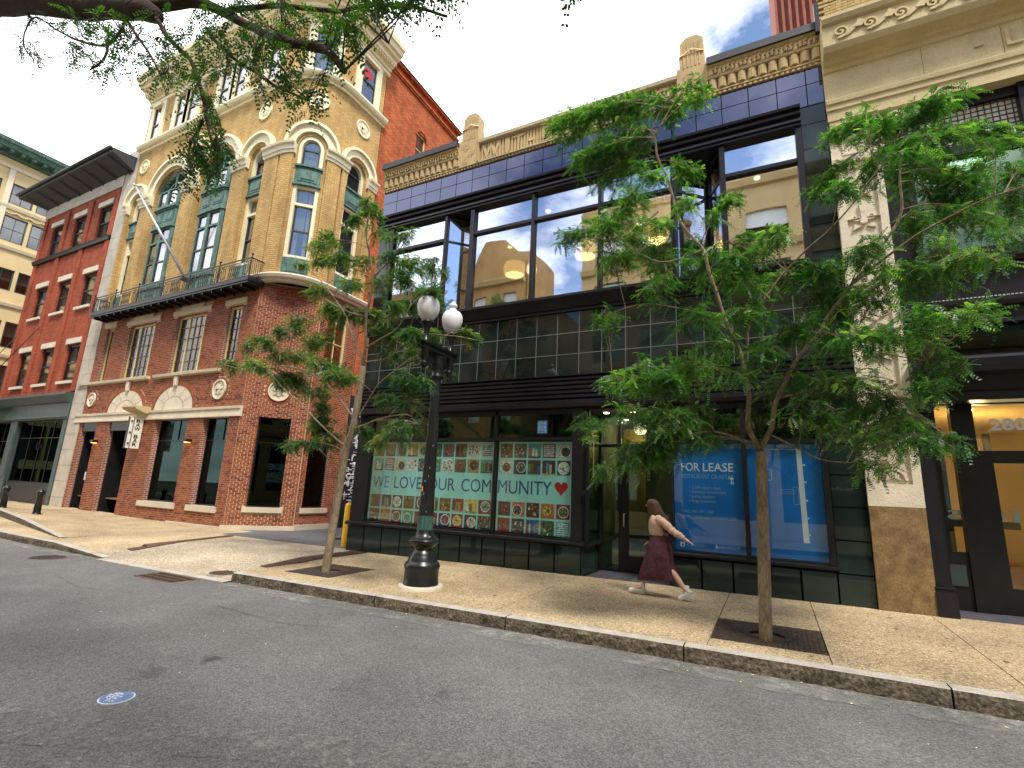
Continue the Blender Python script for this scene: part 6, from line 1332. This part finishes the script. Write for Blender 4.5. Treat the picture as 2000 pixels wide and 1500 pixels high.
OB_PADS=[(-5.93,1.28,5.76,0.08),(-5.32,1.16,5.06,0.05),(-5.23,1.22,4.95,0.07),(-5.29,1.31,5.38,0.12),(-4.61,1.26,5.07,0.13),(-4.1,1.13,4.48,0.07),(-4.42,1.33,4.63,0.06),(-4.15,1.33,4.48,0.05),(-3.8,1.15,4.53,0.12),(-3.68,1.26,4.46,0.11),(-3.51,1.22,4.2,0.07),(-3.42,1.32,4.33,0.09),(-3.01,1.2,3.89,0.07),(-3.1,1.19,4.26,0.11),(-2.87,1.25,4.09,0.11),(-2.96,1.36,4.36,0.13),(-2.64,1.15,3.72,0.07),(-2.48,1.16,3.55,0.06),(-2.61,1.28,3.59,0.06),(-2.65,1.34,3.53,0.06),(-2.39,1.25,3.3,0.05),(-2.42,1.23,3.88,0.1),(-2.42,1.34,4.1,0.12),(-2.66,1.32,3.94,0.08),(-2.03,1.15,3.52,0.08),(-2.3,1.34,3.71,0.06),(-1.93,1.18,3.64,0.1),(-1.85,1.2,3.45,0.06),(-2.0,1.33,3.52,0.06),(-1.73,1.23,3.3,0.05),(-1.97,1.32,3.77,0.08),(-1.61,1.17,3.56,0.08),(-1.79,1.34,3.68,0.08),(-1.44,1.17,3.3,0.04),(-1.4,1.17,3.24,0.03),(-1.5,1.25,3.66,0.07),(-1.33,1.21,3.56,0.07),(-1.4,1.26,3.53,0.05),(-1.38,1.35,3.56,0.04),(-1.28,1.3,3.61,0.07),(-1.01,1.13,3.32,0.04),(-0.99,1.2,3.37,0.03),(-2.11,1.26,3.98,0.08),(-2.5,1.25,4.14,0.09),(-0.59,1.3,3.36,0.02),(-0.47,1.25,3.24,0.02),(-2.37,1.15,3.17,0.04),(-2.49,1.19,3.1,0.05),(-2.68,1.33,3.3,0.04),(-2.3,1.22,3.1,0.03)]
# ================================================================ TREES
def smooth_path(P,n=4):
    P=[Vector(p) for p in P]; out=[]
    for i in range(len(P)-1):
        p0=P[max(i-1,0)];p1=P[i];p2=P[i+1];p3=P[min(i+2,len(P)-1)]
        for k in range(n):
            t=k/n; out.append(.5*((2*p1)+(p2-p0)*t+(2*p0-5*p1+4*p2-p3)*t*t+(3*p1-p0-3*p2+p3)*t**3))
    out.append(P[-1]); return out
def make_fronds(rng,base,dirs,length,npairs,lw,ll,droop):
    """numpy: pinnate leaves. base,dirs (n,3). returns verts (m,3) quads and per-frond id"""
    n=len(base); up=np.array([0,0,1.0])
    side=np.cross(dirs,up); side/=np.linalg.norm(side,axis=1,keepdims=True)+1e-9
    tilt=rng.normal(0,.5,(n,1)); nrm=np.cross(side,dirs); side=side*np.cos(tilt)+nrm*np.sin(tilt); nrm=np.cross(side,dirs)
    V=[];ids=[]
    for k in range(npairs):
        t=(k+.7)/npairs; c=base+dirs*(length*t)[:,None]+np.array([0,0,-1])*(length*droop*t*t)[:,None]
        s=ll*(1-.45*abs(t-.45)*1.4)
        for sg in (-1,1):
            d=side*sg*.85+dirs*.5; d/=np.linalg.norm(d,axis=1,keepdims=True); d=d+np.array([0,0,-1])*.25+rng.normal(0,.12,(n,3))
            w=np.cross(d,nrm); w/=np.linalg.norm(w,axis=1,keepdims=True)+1e-9
            L=s*(1+rng.normal(0,.12,(n,1))); a=c; b_=c+d*L*.45+w*lw; e=c+d*L; f=c+d*L*.45-w*lw
            V.append(np.stack([a,b_,e,f],1)); ids.append(np.arange(n))
    V=np.concatenate(V); ids=np.concatenate(ids); return V,ids
def tree(name,label,loc,LIMBS,PADS,leaf,barkm,seed,dens,flen=.17,npairs=9,lw=.0062,ll=.030,trunk_base=None,extra=None,tipdroop=.35,padk=1.0,twr=.006,ntw=60,limbk=.72,pen=1.2,fill=0,vsq=.78):
    rng=np.random.default_rng(seed); r=random.Random(seed)
    T=thing(name,label,'tree',loc)
    paths=[]; tb=MB(); first=True
    for i,(rad,P) in enumerate(LIMBS):
        S=smooth_path(P,5)
        if i>0: S=[p+Vector((mnoise.noise(p*2.1+Vector((seed,0,i)))*.05,mnoise.noise(p*2.3+Vector((0,seed,i)))*.05,0))*min(1,k/3) for k,p in enumerate(S)]
        rr=[rad*limbk*(1-.72*(k/(len(S)-1))**.9)+.003 for k in range(len(S))]
        if i==0: rr=[rad*(1.12 if k==0 else 1)*(1-.2*k/(len(S)-1)) for k in range(len(S))]
        rr=[x*(1+.10*mnoise.noise(S[k]*9)) for k,x in enumerate(rr)]
        b=MB(); b.tube(S,rr,10 if i<3 else 7)
        b.build('trunk' if i==0 else 'branch',barkm,T); paths+= [(p,x,i) for p,x in zip(S,rr) if i>0 or p.z>1.9]
    pp=np.array([tuple(p) for p,_,_ in paths])
    tw=MB(); bases=[];dirs=[]
    if fill:
        ex=[]
        for i,p in enumerate(PADS):
            for q in PADS[i+1:]:
                dd=math.dist(p[:3],q[:3])
                if .35<dd<fill and r.random()<.22: ex.append(((p[0]+q[0])/2+r.gauss(0,.08),(p[1]+q[1])/2,(p[2]+q[2])/2+r.gauss(0,.08),.55*(p[3]+q[3])/2))
        PADS=list(PADS)+ex
    for (x,y,z,pr) in PADS:
        c=Vector((x,y,z)); pr*=padk
        d=np.linalg.norm(pp-np.array([x,y,z]),axis=1)+np.maximum(0,pp[:,2]-z+.05)*pen
        j=int(np.argmin(d)); p0=paths[j][0]
        mid=(p0+c)/2+Vector((r.uniform(-.08,.08),r.uniform(-.08,.08),.06+(c-p0).length*.10))
        main=smooth_path([p0,mid,c+(c-p0).normalized()*pr*.5 if (c-p0).length>.05 else c+Vector((0,0,.05))],5)
        tw.tube(main,[min(.013,twr*2)*(1-.7*k/(len(main)-1)) for k in range(len(main))],4,cap=False)
        nt=max(5,int(pr*ntw*r.uniform(.55,1.25)))
        for q in range(nt):
            s=main[r.randint(len(main)//3,len(main)-1)]
            dd=Vector((r.gauss(0,1),r.gauss(0,1),r.gauss(.1,.55))).normalized(); e=c+Vector((dd.x,dd.y,dd.z*vsq))*pr*(r.random()**.5)
            m_=(s+e)/2+Vector((0,0,.05)); e2=e+Vector((0,0,-.04)); tp=smooth_path([s,m_,e2],3); tw.tube(tp,[twr*(1-.6*k/(len(tp)-1)) for k in range(len(tp))],3,cap=False)
            nf=max(3,int((e2-s).length*dens))
            for k in range(nf):
                t=(k+r.random())/nf; t=.25+.75*t; f=t*(len(tp)-1); a=int(min(f,len(tp)-2)); pt=tp[a].lerp(tp[a+1],f-a)
                ax=(tp[a+1]-tp[a]).normalized(); sd=Vector((r.gauss(0,1),r.gauss(0,1),r.gauss(-.1,.45))); fd=(ax*.55+sd.normalized()*.9).normalized()
                bases.append(tuple(pt)); dirs.append(tuple(fd))
    tw.build('twigs',barkm,T,stuff=True)
    bases=np.array(bases);dirs=np.array(dirs); n=len(bases)
    ln=flen*(1+rng.normal(0,.2,n)); V,ids=make_fronds(rng,bases,dirs,ln,npairs,lw,ll,tipdroop)
    m=len(V); me=bpy.data.meshes.new('foliage'); me.vertices.add(m*4); me.vertices.foreach_set('co',V.reshape(-1)); me.loops.add(m*4); me.loops.foreach_set('vertex_index',np.arange(m*4,dtype=np.int32)); me.polygons.add(m); me.polygons.foreach_set('loop_start',np.arange(0,m*4,4,dtype=np.int32)); me.polygons.foreach_set('loop_total',np.full(m,4,dtype=np.int32))
    me.update(calc_edges=True)
    clump=np.array([mnoise.noise(Vector(b_)*1.6) for b_ in bases]); tint=np.clip(.42+clump*.45+rng.normal(0,.24,n),0,1)
    if extra is not None: tint=np.clip(tint+extra(bases,rng),0,1)
    a=me.attributes.new('tint','FLOAT','FACE'); a.data.foreach_set('value',tint[ids].astype(np.float32))
    me.materials.append(MATS[leaf]); o=bpy.data.objects.new('crown',me); COL.objects.link(o); o.parent=T; o.matrix_parent_inverse=Matrix.Translation(T.location).inverted(); o['kind']='stuff'
    print(name,n,'fronds',m*2,'tris')
T2_LIMBS[0][1][0]=(-.17,7.23,-.1); T1_LIMBS[0][1][0]=(-7.80,7.46,-.2)
tree('honey_locust_tree','feathery green street tree with a straight forked trunk in front of the blue posters',(-.16,7.25,0),T2_LIMBS,T2_PADS,'leaf_right','bark',3,27,flen=.135,npairs=7,lw=.0085,ll=.027,fill=.8,tipdroop=.30,ntw=85,limbk=.62,twr=.0045,padk=1.12,vsq=.95,extra=lambda b,r:np.where(r.random(len(b))<.05,.4,0))
tree('honey_locust_tree','thin leaning street tree with some yellowing leaves, left of the street lamp',(-7.8,7.46,-.1),T1_LIMBS,T1_PADS,'leaf_left','bark',5,38,flen=.135,npairs=7,lw=.0085,ll=.028,fill=.7,tipdroop=.30,ntw=80,limbk=.7,twr=.0045,padk=1.1,vsq=.95,extra=lambda b,r:np.where((b[:,0]<-8.2)&(r.random(len(b))<.20),.45,0)-.05)
OB_PADS=[(x,y,z+(.17 if x>-1.6 else 0),p) for x,y,z,p in OB_PADS]; OB_LIMBS=[(r_,[tuple(p) for p in P]) for r_,P in OB_LIMBS]; OB_LIMBS.insert(0,(.24,[(-8.3,-1.3,-.2),(-8.25,-1.3,2.4),(-8.0,-1.0,4.6),(-7.7,-.3,5.7),(-7.3,.6,6.2),OB_LIMBS[0][1][0]])); OB_LIMBS[1]=(.26,OB_LIMBS[1][1]); OB_LIMBS=[(.075 if i==2 else q[0]*.8 if i>2 else q[0],q[1]) for i,q in enumerate(OB_LIMBS)]
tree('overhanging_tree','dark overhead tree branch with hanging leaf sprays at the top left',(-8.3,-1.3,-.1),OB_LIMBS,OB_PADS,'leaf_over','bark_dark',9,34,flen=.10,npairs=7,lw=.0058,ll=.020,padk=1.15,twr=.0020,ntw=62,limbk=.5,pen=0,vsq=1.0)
# ================================================================ STREET LAMP
lx_,ly_=-5.42,7.34; gz0=gz(lx_,ly_)
ST=thing('street_lamp','black fluted cast iron street lamp with two frosted acorn globes','street lamp',(lx_,ly_,gz0))
def lathe(name,mat,c,prof,par=ST,n=24,**k): b=MB(); b.lathe(c,prof,n,**k); return b.build(name,mat,par)
lathe('concrete_footing','concrete_strip',(lx_,ly_,gz0),[(.385,-.05),(.385,.045),(.365,.06),(.25,.06)])
lathe('base','lamp_black',(lx_,ly_,gz0),[(r_*.87,z_) for r_,z_ in [(.345,.05),(.345,.10),(.335,.12),(.335,.30),(.345,.32),(.355,.36),(.335,.41),(.30,.43),(.29,.46),(.265,.52),(.235,.56),(.225,.60),(.19,.62),(.185,.66),(.24,.70),(.30,.755),(.305,.785),(.285,.80),(.24,.82),(.19,.86),(.165,.92),(.155,.96)]],n=28)
lathe('shaft','lamp_black',(lx_,ly_,gz0),[(.135,1.18),(.130,1.22),(.104,2.4),(.078,3.66)],n=64,flute=.13,nfl=16)
lathe('shaft_lower','lamp_green',(lx_,ly_,gz0),[(.145,.70),(.140,.95),(.136,1.19)],n=64,flute=.13,nfl=16)
lathe('capital','lamp_black',(lx_,ly_,gz0),[(.088,3.64),(.115,3.66),(.12,3.69),(.10,3.72),(.10,3.78),(.125,3.86),(.145,3.93),(.135,3.98),(.15,4.02),(.16,4.06)],n=20)
b=MB(); b.box(lx_-.075,lx_+.075,ly_-.56,ly_+.50,gz0+4.12,gz0+4.20); b.box(lx_-.10,lx_+.10,ly_-.60,ly_+.54,gz0+4.20,gz0+4.245); b.box(lx_-.085,lx_+.085,ly_-.58,ly_+.52,gz0+4.10,gz0+4.125)
b.box(lx_-.03,lx_+.03,ly_-.28,ly_-.12,gz0+3.9,gz0+4.12); b.box(lx_-.03,lx_+.03,ly_+.1,ly_+.26,gz0+3.9,gz0+4.12); b.build('cross_arm','lamp_black',ST)
b=MB()
for s in (-1,1):
    P=[(lx_,ly_+s*(.12+.02),gz0+3.80),(lx_,ly_+s*.24,gz0+3.84),(lx_,ly_+s*.30,gz0+3.97),(lx_,ly_+s*.22,gz0+4.06),(lx_,ly_+s*.15,gz0+3.98),(lx_,ly_+s*.20,gz0+3.92)]; b.tube(smooth_path(P,4),.024,6)
b.build('scroll_bracket','lamp_black',ST)
gp=[(.062,0),(.075,.015),(.135,.07),(.180,.15),(.205,.25),(.205,.33),(.185,.40),(.150,.445),(.105,.465),(.085,.47),(.080,.50),(.060,.515),(.058,.54),(.078,.555),(.085,.58),(.07,.615),(.04,.635),(.03,.65),(.035,.665),(.0,.685)]
for yy in (ly_-.42,ly_+.36):
    c=(lx_,yy,gz0)
    lathe('globe_holder','lamp_black',c,[(.07,4.24),(.075,4.28),(.045,4.31),(.05,4.42),(.065,4.50),(.09,4.57),(.125,4.60),(.13,4.625),(.10,4.63)],n=18)
    lathe('pendant_finial','lamp_black',c,[(.0,3.66),(.035,3.68),(.045,3.72),(.03,3.75),(.05,3.78),(.075,3.83),(.075,3.87),(.055,3.90),(.085,3.93),(.085,4.08),(.10,4.11)],n=16)
    lathe('globe','globe',(lx_,yy,gz0+4.63),gp,n=28,cap=False)
b=MB(); b.box(lx_-.05,lx_-.02,ly_-.126,ly_-.121,gz0+1.60,gz0+1.69); b.build('sticker','lamp_orange',ST)
b=MB(); 
for s in range(10):
    a=-2.6+rnd.random()*2.0; z=1.25+rnd.random()*1.6; rr=.131-.018*(z-1.2)*.9+.002; x,y=lx_+math.cos(a)*rr,ly_+math.sin(a)*rr; b.box(x-.003,x+.003,y-.003,y+.003,gz0+z,gz0+z+.01+.03*rnd.random())
b.build('chipped_paint','ink_pale',ST,stuff=True)
# ================================================================ BOLLARDS
def bollard(x,y,lab):
    z=gz(x,y)+.10; t=thing('bollard',lab,'bollard',(x,y,z),group='black iron bollards joined by a chain')
    lathe('post','lamp_black',(x,y,z),[(.15,-.1),(.15,.03),(.13,.06),(.115,.10),(.092,.66),(.105,.67),(.105,.70),(.09,.71)],t,20,flute=.05,nfl=12)
    lathe('cap','lamp_black',(x,y,z),[(.09,.70),(.12,.73),(.12,.80),(.10,.84),(.04,.88),(.03,.90),(.0,.92)],t,20,cap=False); return z
z1=bollard(-23.4,8.6,'black iron bollard by the ramp, the one farther from the left picture edge'); z2=bollard(-26.5,8.67,'black iron bollard at the very left edge of the picture')
ch=thing('chain','black chain hanging slack between the two iron bollards','chain',(-24.9,8.63,.6))
b=MB(); N_=26
for i in range(N_):
    t=i/N_; x=-26.3+(2.7)*t; z=z1+.68-.42*4*t*(1-t)*.7; s=.07; ver=i%2
    P=[(x+s*math.cos(a)*.9,8.64+(0 if ver else s*.5*math.sin(a)),z+(s*.5*math.sin(a) if ver else 0)) for a in [k*math.pi/3 for k in range(7)]]
    b.tube(P,.014,4,cap=False)
b.build('link','lamp_black',ch,stuff=True)
yb=thing('yellow_bollard','yellow steel guard post at the black tiled corner by the alley','bollard',(-10.6,10.75,-.1))
lathe('post','yellow_paint',(-10.6,10.72,-.1),[(.10,-.05),(.10,1.12),(.085,1.16),(.05,1.19),(.0,1.20)],yb,20,cap=False)
# ================================================================ PERSON
PY=9.05
PR=thing('person','person with long brown hair in tan blouse and dark maroon midi skirt, striding left','person',(-1.8,PY,.03))
G0=gz(-1.8,PY)
def skin_body():
    J={}; V=[];E=[];Rr=[]
    def v(n,p,r,par=None):
        J[n]=len(V); V.append(p); Rr.append(r)
        if par is not None: E.append((J[par],J[n]))
    v('pelvis',(-1.76,PY,.88),(.115,.15)); v('waist',(-1.77,PY,1.02),(.085,.115),'pelvis'); v('chest',(-1.79,PY,1.18),(.09,.135),'waist'); v('sh',(-1.795,PY,1.29),(.06,.10),'chest'); v('neck',(-1.83,PY,1.36),(.045,.045),'sh'); v('neck2',(-1.86,PY,1.41),(.045,.045),'neck')
    v('skull',(-1.885,PY,1.50),(.075,.072),'neck2'); v('crown',(-1.87,PY,1.575),(.07,.068),'skull')
    # legs: near leg (towards camera) trails, far leg leads
    v('hipN',(-1.73,PY-.07,.82),(.08,.08),'pelvis'); v('kneeN',(-1.60,PY-.05,.50),(.062,.062),'hipN'); v('calfN',(-1.48,PY-.06,.36),(.055,.055),'kneeN'); v('ankN',(-1.335,PY-.08,.175),(.036,.036),'calfN'); v('ballN',(-1.40,PY-.08,.06),(.034,.04),'ankN'); v('toeN',(-1.46,PY-.08,.045),(.026,.036),'ballN')
    v('hipF',(-1.79,PY+.07,.82),(.08,.08),'pelvis'); v('kneeF',(-1.99,PY+.08,.50),(.062,.062),'hipF'); v('calfF',(-2.01,PY+.08,.36),(.055,.055),'kneeF'); v('ankF',(-2.07,PY+.08,.13),(.036,.036),'calfF'); v('ballF',(-2.20,PY+.08,.075),(.034,.04),'ankF'); v('toeF',(-2.28,PY+.08,.07),(.026,.036),'ballF')
    # arms: near arm swings back, far arm forward bent at waist
    v('shN',(-1.74,PY-.15,1.28),(.048,.048),'sh'); v('elN',(-1.50,PY-.19,1.09),(.036,.036),'shN'); v('wrN',(-1.33,PY-.20,1.0),(.024,.026),'elN'); v('paN',(-1.27,PY-.20,.965),(.016,.034),'wrN')
    v('shF',(-1.86,PY+.13,1.27),(.048,.048),'sh'); v('elF',(-1.80,PY+.18,1.02),(.036,.036),'shF'); v('wrF',(-1.92,PY+.10,.90),(.024,.026),'elF'); v('paF',(-1.95,PY+.06,.87),(.018,.03),'wrF')
    for s,w,b0,dx,dz in (('N','paN',(-1.27,PY-.20,.965),1,-.55),('F','paF',(-1.95,PY+.06,.87),-1,-.6)):
        for k in range(4):
            o=(k-1.5)*.017; l=(.062,.070,.066,.052)[k]; b1=(b0[0]+dx*.03,b0[1]+o,b0[2]+dz*.03); b2=(b1[0]+dx*l*.5,b1[1]+o*.3,b1[2]+dz*l*.4); b3=(b2[0]+dx*l*.35,b2[1],b2[2]+dz*l*.8)
            v(f'f{s}{k}a',b1,(.009,.009),w); v(f'f{s}{k}b',b2,(.0085,.0085),f'f{s}{k}a'); v(f'f{s}{k}c',b3,(.007,.007),f'f{s}{k}b')
        v(f't{s}a',(b0[0]+dx*.005,b0[1]-.03,b0[2]+.005),(.010,.010),w); v(f't{s}b',(b0[0]+dx*.04,b0[1]-.045,b0[2]-.005),(.008,.008),f't{s}a')
    me=bpy.data.meshes.new('body'); me.from_pydata(V,E,[]); o=bpy.data.objects.new('body',me); COL.objects.link(o)
    sk=o.modifiers.new('skin','SKIN'); sk.use_smooth_shade=True
    for i,r in enumerate(Rr): me.skin_vertices[0].data[i].radius=r
    me.skin_vertices[0].data[0].use_root=True
    ss=o.modifiers.new('sub','SUBSURF'); ss.levels=2; ss.render_levels=2
    bpy.context.view_layer.update(); m2=bpy.data.meshes.new_from_object(o.evaluated_get(bpy.context.evaluated_depsgraph_get())); bpy.data.objects.remove(o)
    m2.materials.clear(); m2.materials.append(MATS['skin']); m2.polygons.foreach_set('use_smooth',[True]*len(m2.polygons)); o=bpy.data.objects.new('body',m2); COL.objects.link(o); o.parent=PR; o.matrix_parent_inverse=Matrix.Translation(PR.location).inverted(); return o
body=skin_body()
def loft(name,mat,rings,n=24,par=PR,wr=0,cap=True,seed=0,nf=7,pw=1):
    """rings: (cx,cy,cz,rx,ry[,tiltx]) closed cross-sections"""
    b=MB(); P=[];fs=[]
    for j,q in enumerate(rings):
        cx,cy,cz,rx,ry=q[:5]; tl=q[5] if len(q)>5 else 0
        for i in range(n):
            a=2*math.pi*i/n; f=1+wr*(j/(len(rings)-1))*math.sin(a*nf+j*.35+seed)+wr*.5*mnoise.noise((math.cos(a)*2,math.sin(a)*2,j*.8+seed))
            ca,sa=math.cos(a),math.sin(a); P.append((cx+rx*f*math.copysign(abs(ca)**pw,ca),cy+ry*f*math.copysign(abs(sa)**pw,sa),cz+tl*ca))
    for j in range(len(rings)-1):
        for i in range(n): fs.append((j*n+i,(j+1)*n+i,(j+1)*n+(i+1)%n,j*n+(i+1)%n))
    b.add(P,fs,True)
    if cap: b.add([P[i] for i in range(n)],[tuple(range(n))],True)
    o=b.build(name,mat,par); s=o.modifiers.new('s','SUBSURF'); s.levels=1; s.render_levels=1; return o
loft('skirt','skirt',[(-1.765,PY,1.045,.125,.125),(-1.765,PY,1.0,.135,.135),(-1.76,PY,.93,.16,.155),(-1.76,PY,.84,.185,.17),(-1.765,PY,.72,.205,.175,-.01),(-1.775,PY,.60,.235,.175,.0),(-1.78,PY,.50,.27,.172,.01),(-1.78,PY,.40,.305,.165,.02),(-1.775,PY,.33,.325,.16,.035),(-1.77,PY,.29,.33,.155,.045)],n=40,wr=.11,cap=False,nf=7,pw=.66)
loft('waistband','skirt',[(-1.765,PY,1.065,.118,.118),(-1.765,PY,1.06,.127,.127),(-1.765,PY,1.02,.134,.134)],n=24,cap=False)
loft('blouse','blouse',[(-1.84,PY,1.355,.055,.06),(-1.82,PY,1.33,.075,.10),(-1.80,PY,1.30,.10,.165),(-1.795,PY,1.24,.13,.185),(-1.79,PY,1.16,.145,.18),(-1.775,PY,1.09,.155,.165),(-1.765,PY,1.03,.158,.158),(-1.765,PY,1.0,.148,.15),(-1.765,PY,1.01,.13,.13)],n=30,wr=.07,cap=False,nf=6)
def sleeve(P,rr,name='sleeve'):
    b=MB(); S=smooth_path(P,5); k=len(S)-1; R=[]
    for i in range(len(S)):
        t=i/k*(len(rr)-1); a=int(min(t,len(rr)-2)); R.append((rr[a]+(rr[a+1]-rr[a])*(t-a))*(1+.15*math.sin(i*2.1)))
    b.tube(S,R,14,cap=False); o=b.build(name,'blouse',PR); s=o.modifiers.new('s','SUBSURF'); s.levels=1; s.render_levels=1
sleeve([(-1.76,PY-.12,1.29),(-1.64,PY-.17,1.22),(-1.50,PY-.19,1.10),(-1.40,PY-.195,1.045),(-1.325,PY-.20,1.0)],[.065,.068,.06,.056,.035])
sleeve([(-1.85,PY+.10,1.28),(-1.87,PY+.17,1.17),(-1.81,PY+.18,1.03),(-1.86,PY+.14,.96),(-1.92,PY+.10,.905)],[.065,.07,.065,.06,.036])
# head bowed: hair falls in long waves down the back
loft('hair','hair',[(-1.875,PY,1.605,.03,.03),(-1.87,PY,1.595,.07,.065),(-1.865,PY,1.565,.10,.088),(-1.862,PY,1.52,.112,.094),(-1.855,PY,1.47,.108,.094),(-1.835,PY,1.42,.098,.092),(-1.80,PY-.01,1.37,.095,.09),(-1.765,PY-.02,1.32,.10,.09),(-1.73,PY-.03,1.26,.098,.085),(-1.69,PY-.04,1.20,.088,.075),(-1.655,PY-.05,1.14,.07,.06),(-1.63,PY-.05,1.09,.035,.03)],n=28,wr=.17,nf=5)
b=MB(); r=random.Random(11)
for i in range(230):
    a=r.uniform(0,6.28); rr=.095; x0=-1.862+rr*math.cos(a)*.95; y0=PY+.085*math.sin(a); z0=1.55-.08*r.random()
    if math.cos(a)<-.35: 
        e=(x0+.02+.03*r.random(),y0,z0-.12-.1*r.random()); P=[(x0,y0,z0),((x0+e[0])/2-.015,y0*1.0,(z0+e[2])/2),e]
    else:
        t=r.uniform(.5,1.2); e=(x0+.24*t+r.gauss(0,.035),PY+(y0-PY)*.85-.04*t,z0-.42*t); m1=(x0+.05*t+.02,y0,z0-.13*t); m2=(x0+.12*t+.02*math.sin(i),y0-.02,z0-.27*t); P=[(x0,y0,z0),m1,m2,e]
    b.tube(smooth_path(P,4),.008,4,cap=False)
b.build('hair_strands','hair',PR,stuff=True)
# face turned down to the left
b=MB(); fx,fz=-1.955,1.49
b.tube([(fx+.01,PY,fz+.03),(fx-.018,PY,fz-.004),(fx-.004,PY,fz-.016)],[.007,.013,.006],8); b.build('nose','skin',PR)
b=MB()
for s in (-1,1): b.box(fx-.002,fx+.004,PY+s*.032-.012,PY+s*.032+.012,fz+.016,fz+.022)
b.build('eye','ink_black',PR)
b=MB(); b.box(fx+.0,fx+.008,PY-.02,PY+.02,fz-.042,fz-.034); b.build('mouth','heart_red',PR)
b=MB(); b.disc(0,0,0,0,0,3)
for s in (-1,1):
    b=MB(); b.tube([(-1.868,PY+s*.066,1.51),(-1.862,PY+s*.070,1.49),(-1.872,PY+s*.066,1.465)],[.010,.012,.007],7); b.build('ear','skin',PR)
def shoe(ank,toe,heel,side,flat):
    a=Vector(ank);t=Vector(toe);h=Vector(heel); b=MB()
    b.tube(smooth_path([h+Vector((0,0,.03)),(h+t)/2+Vector((0,0,.034)),t+Vector((.03,0,.018)),t],4),[.036]*3+[.042]*4+[.045]*3+[.034,.026,.016],12)
    b.tube([a+Vector((0,0,.055)),a,(a+h)/2+Vector((0,0,.0)),h+Vector((0,0,.02))],[.044,.042,.040,.034],12); o=b.build('shoe','shoe_white',PR)
    d=(t-h).normalized(); up=Vector((0,0,1)); n_=d.cross(Vector((0,1,0))); b=MB(); w=.038
    P=[h-Vector((0,w,0)),h+Vector((0,w,0)),t+Vector((0,w,0))-d*.0,t-Vector((0,w,0))]; Q=[p-Vector((0,0,.012)) for p in P]; b.add([tuple(p) for p in P+Q],[(0,1,2,3),(7,6,5,4),(0,3,7,4),(1,5,6,2),(0,4,5,1),(3,2,6,7)])
    if not flat: hb=h-d*.0; b.box(hb.x-.03,hb.x+.03,hb.y-.03,hb.y+.03,hb.z-.05,hb.z)
    b.build('sole','shoe_white',o)
shoe((-2.07,PY+.08,.14),(-2.30,PY+.08,G0+.02),(-2.04,PY+.08,G0+.02),1,True)
shoe((-1.325,PY-.08,.20),(-1.455,PY-.08,G0+.015),(-1.25,PY-.08,.125),-1,False)
bpy.context.view_layer.update()
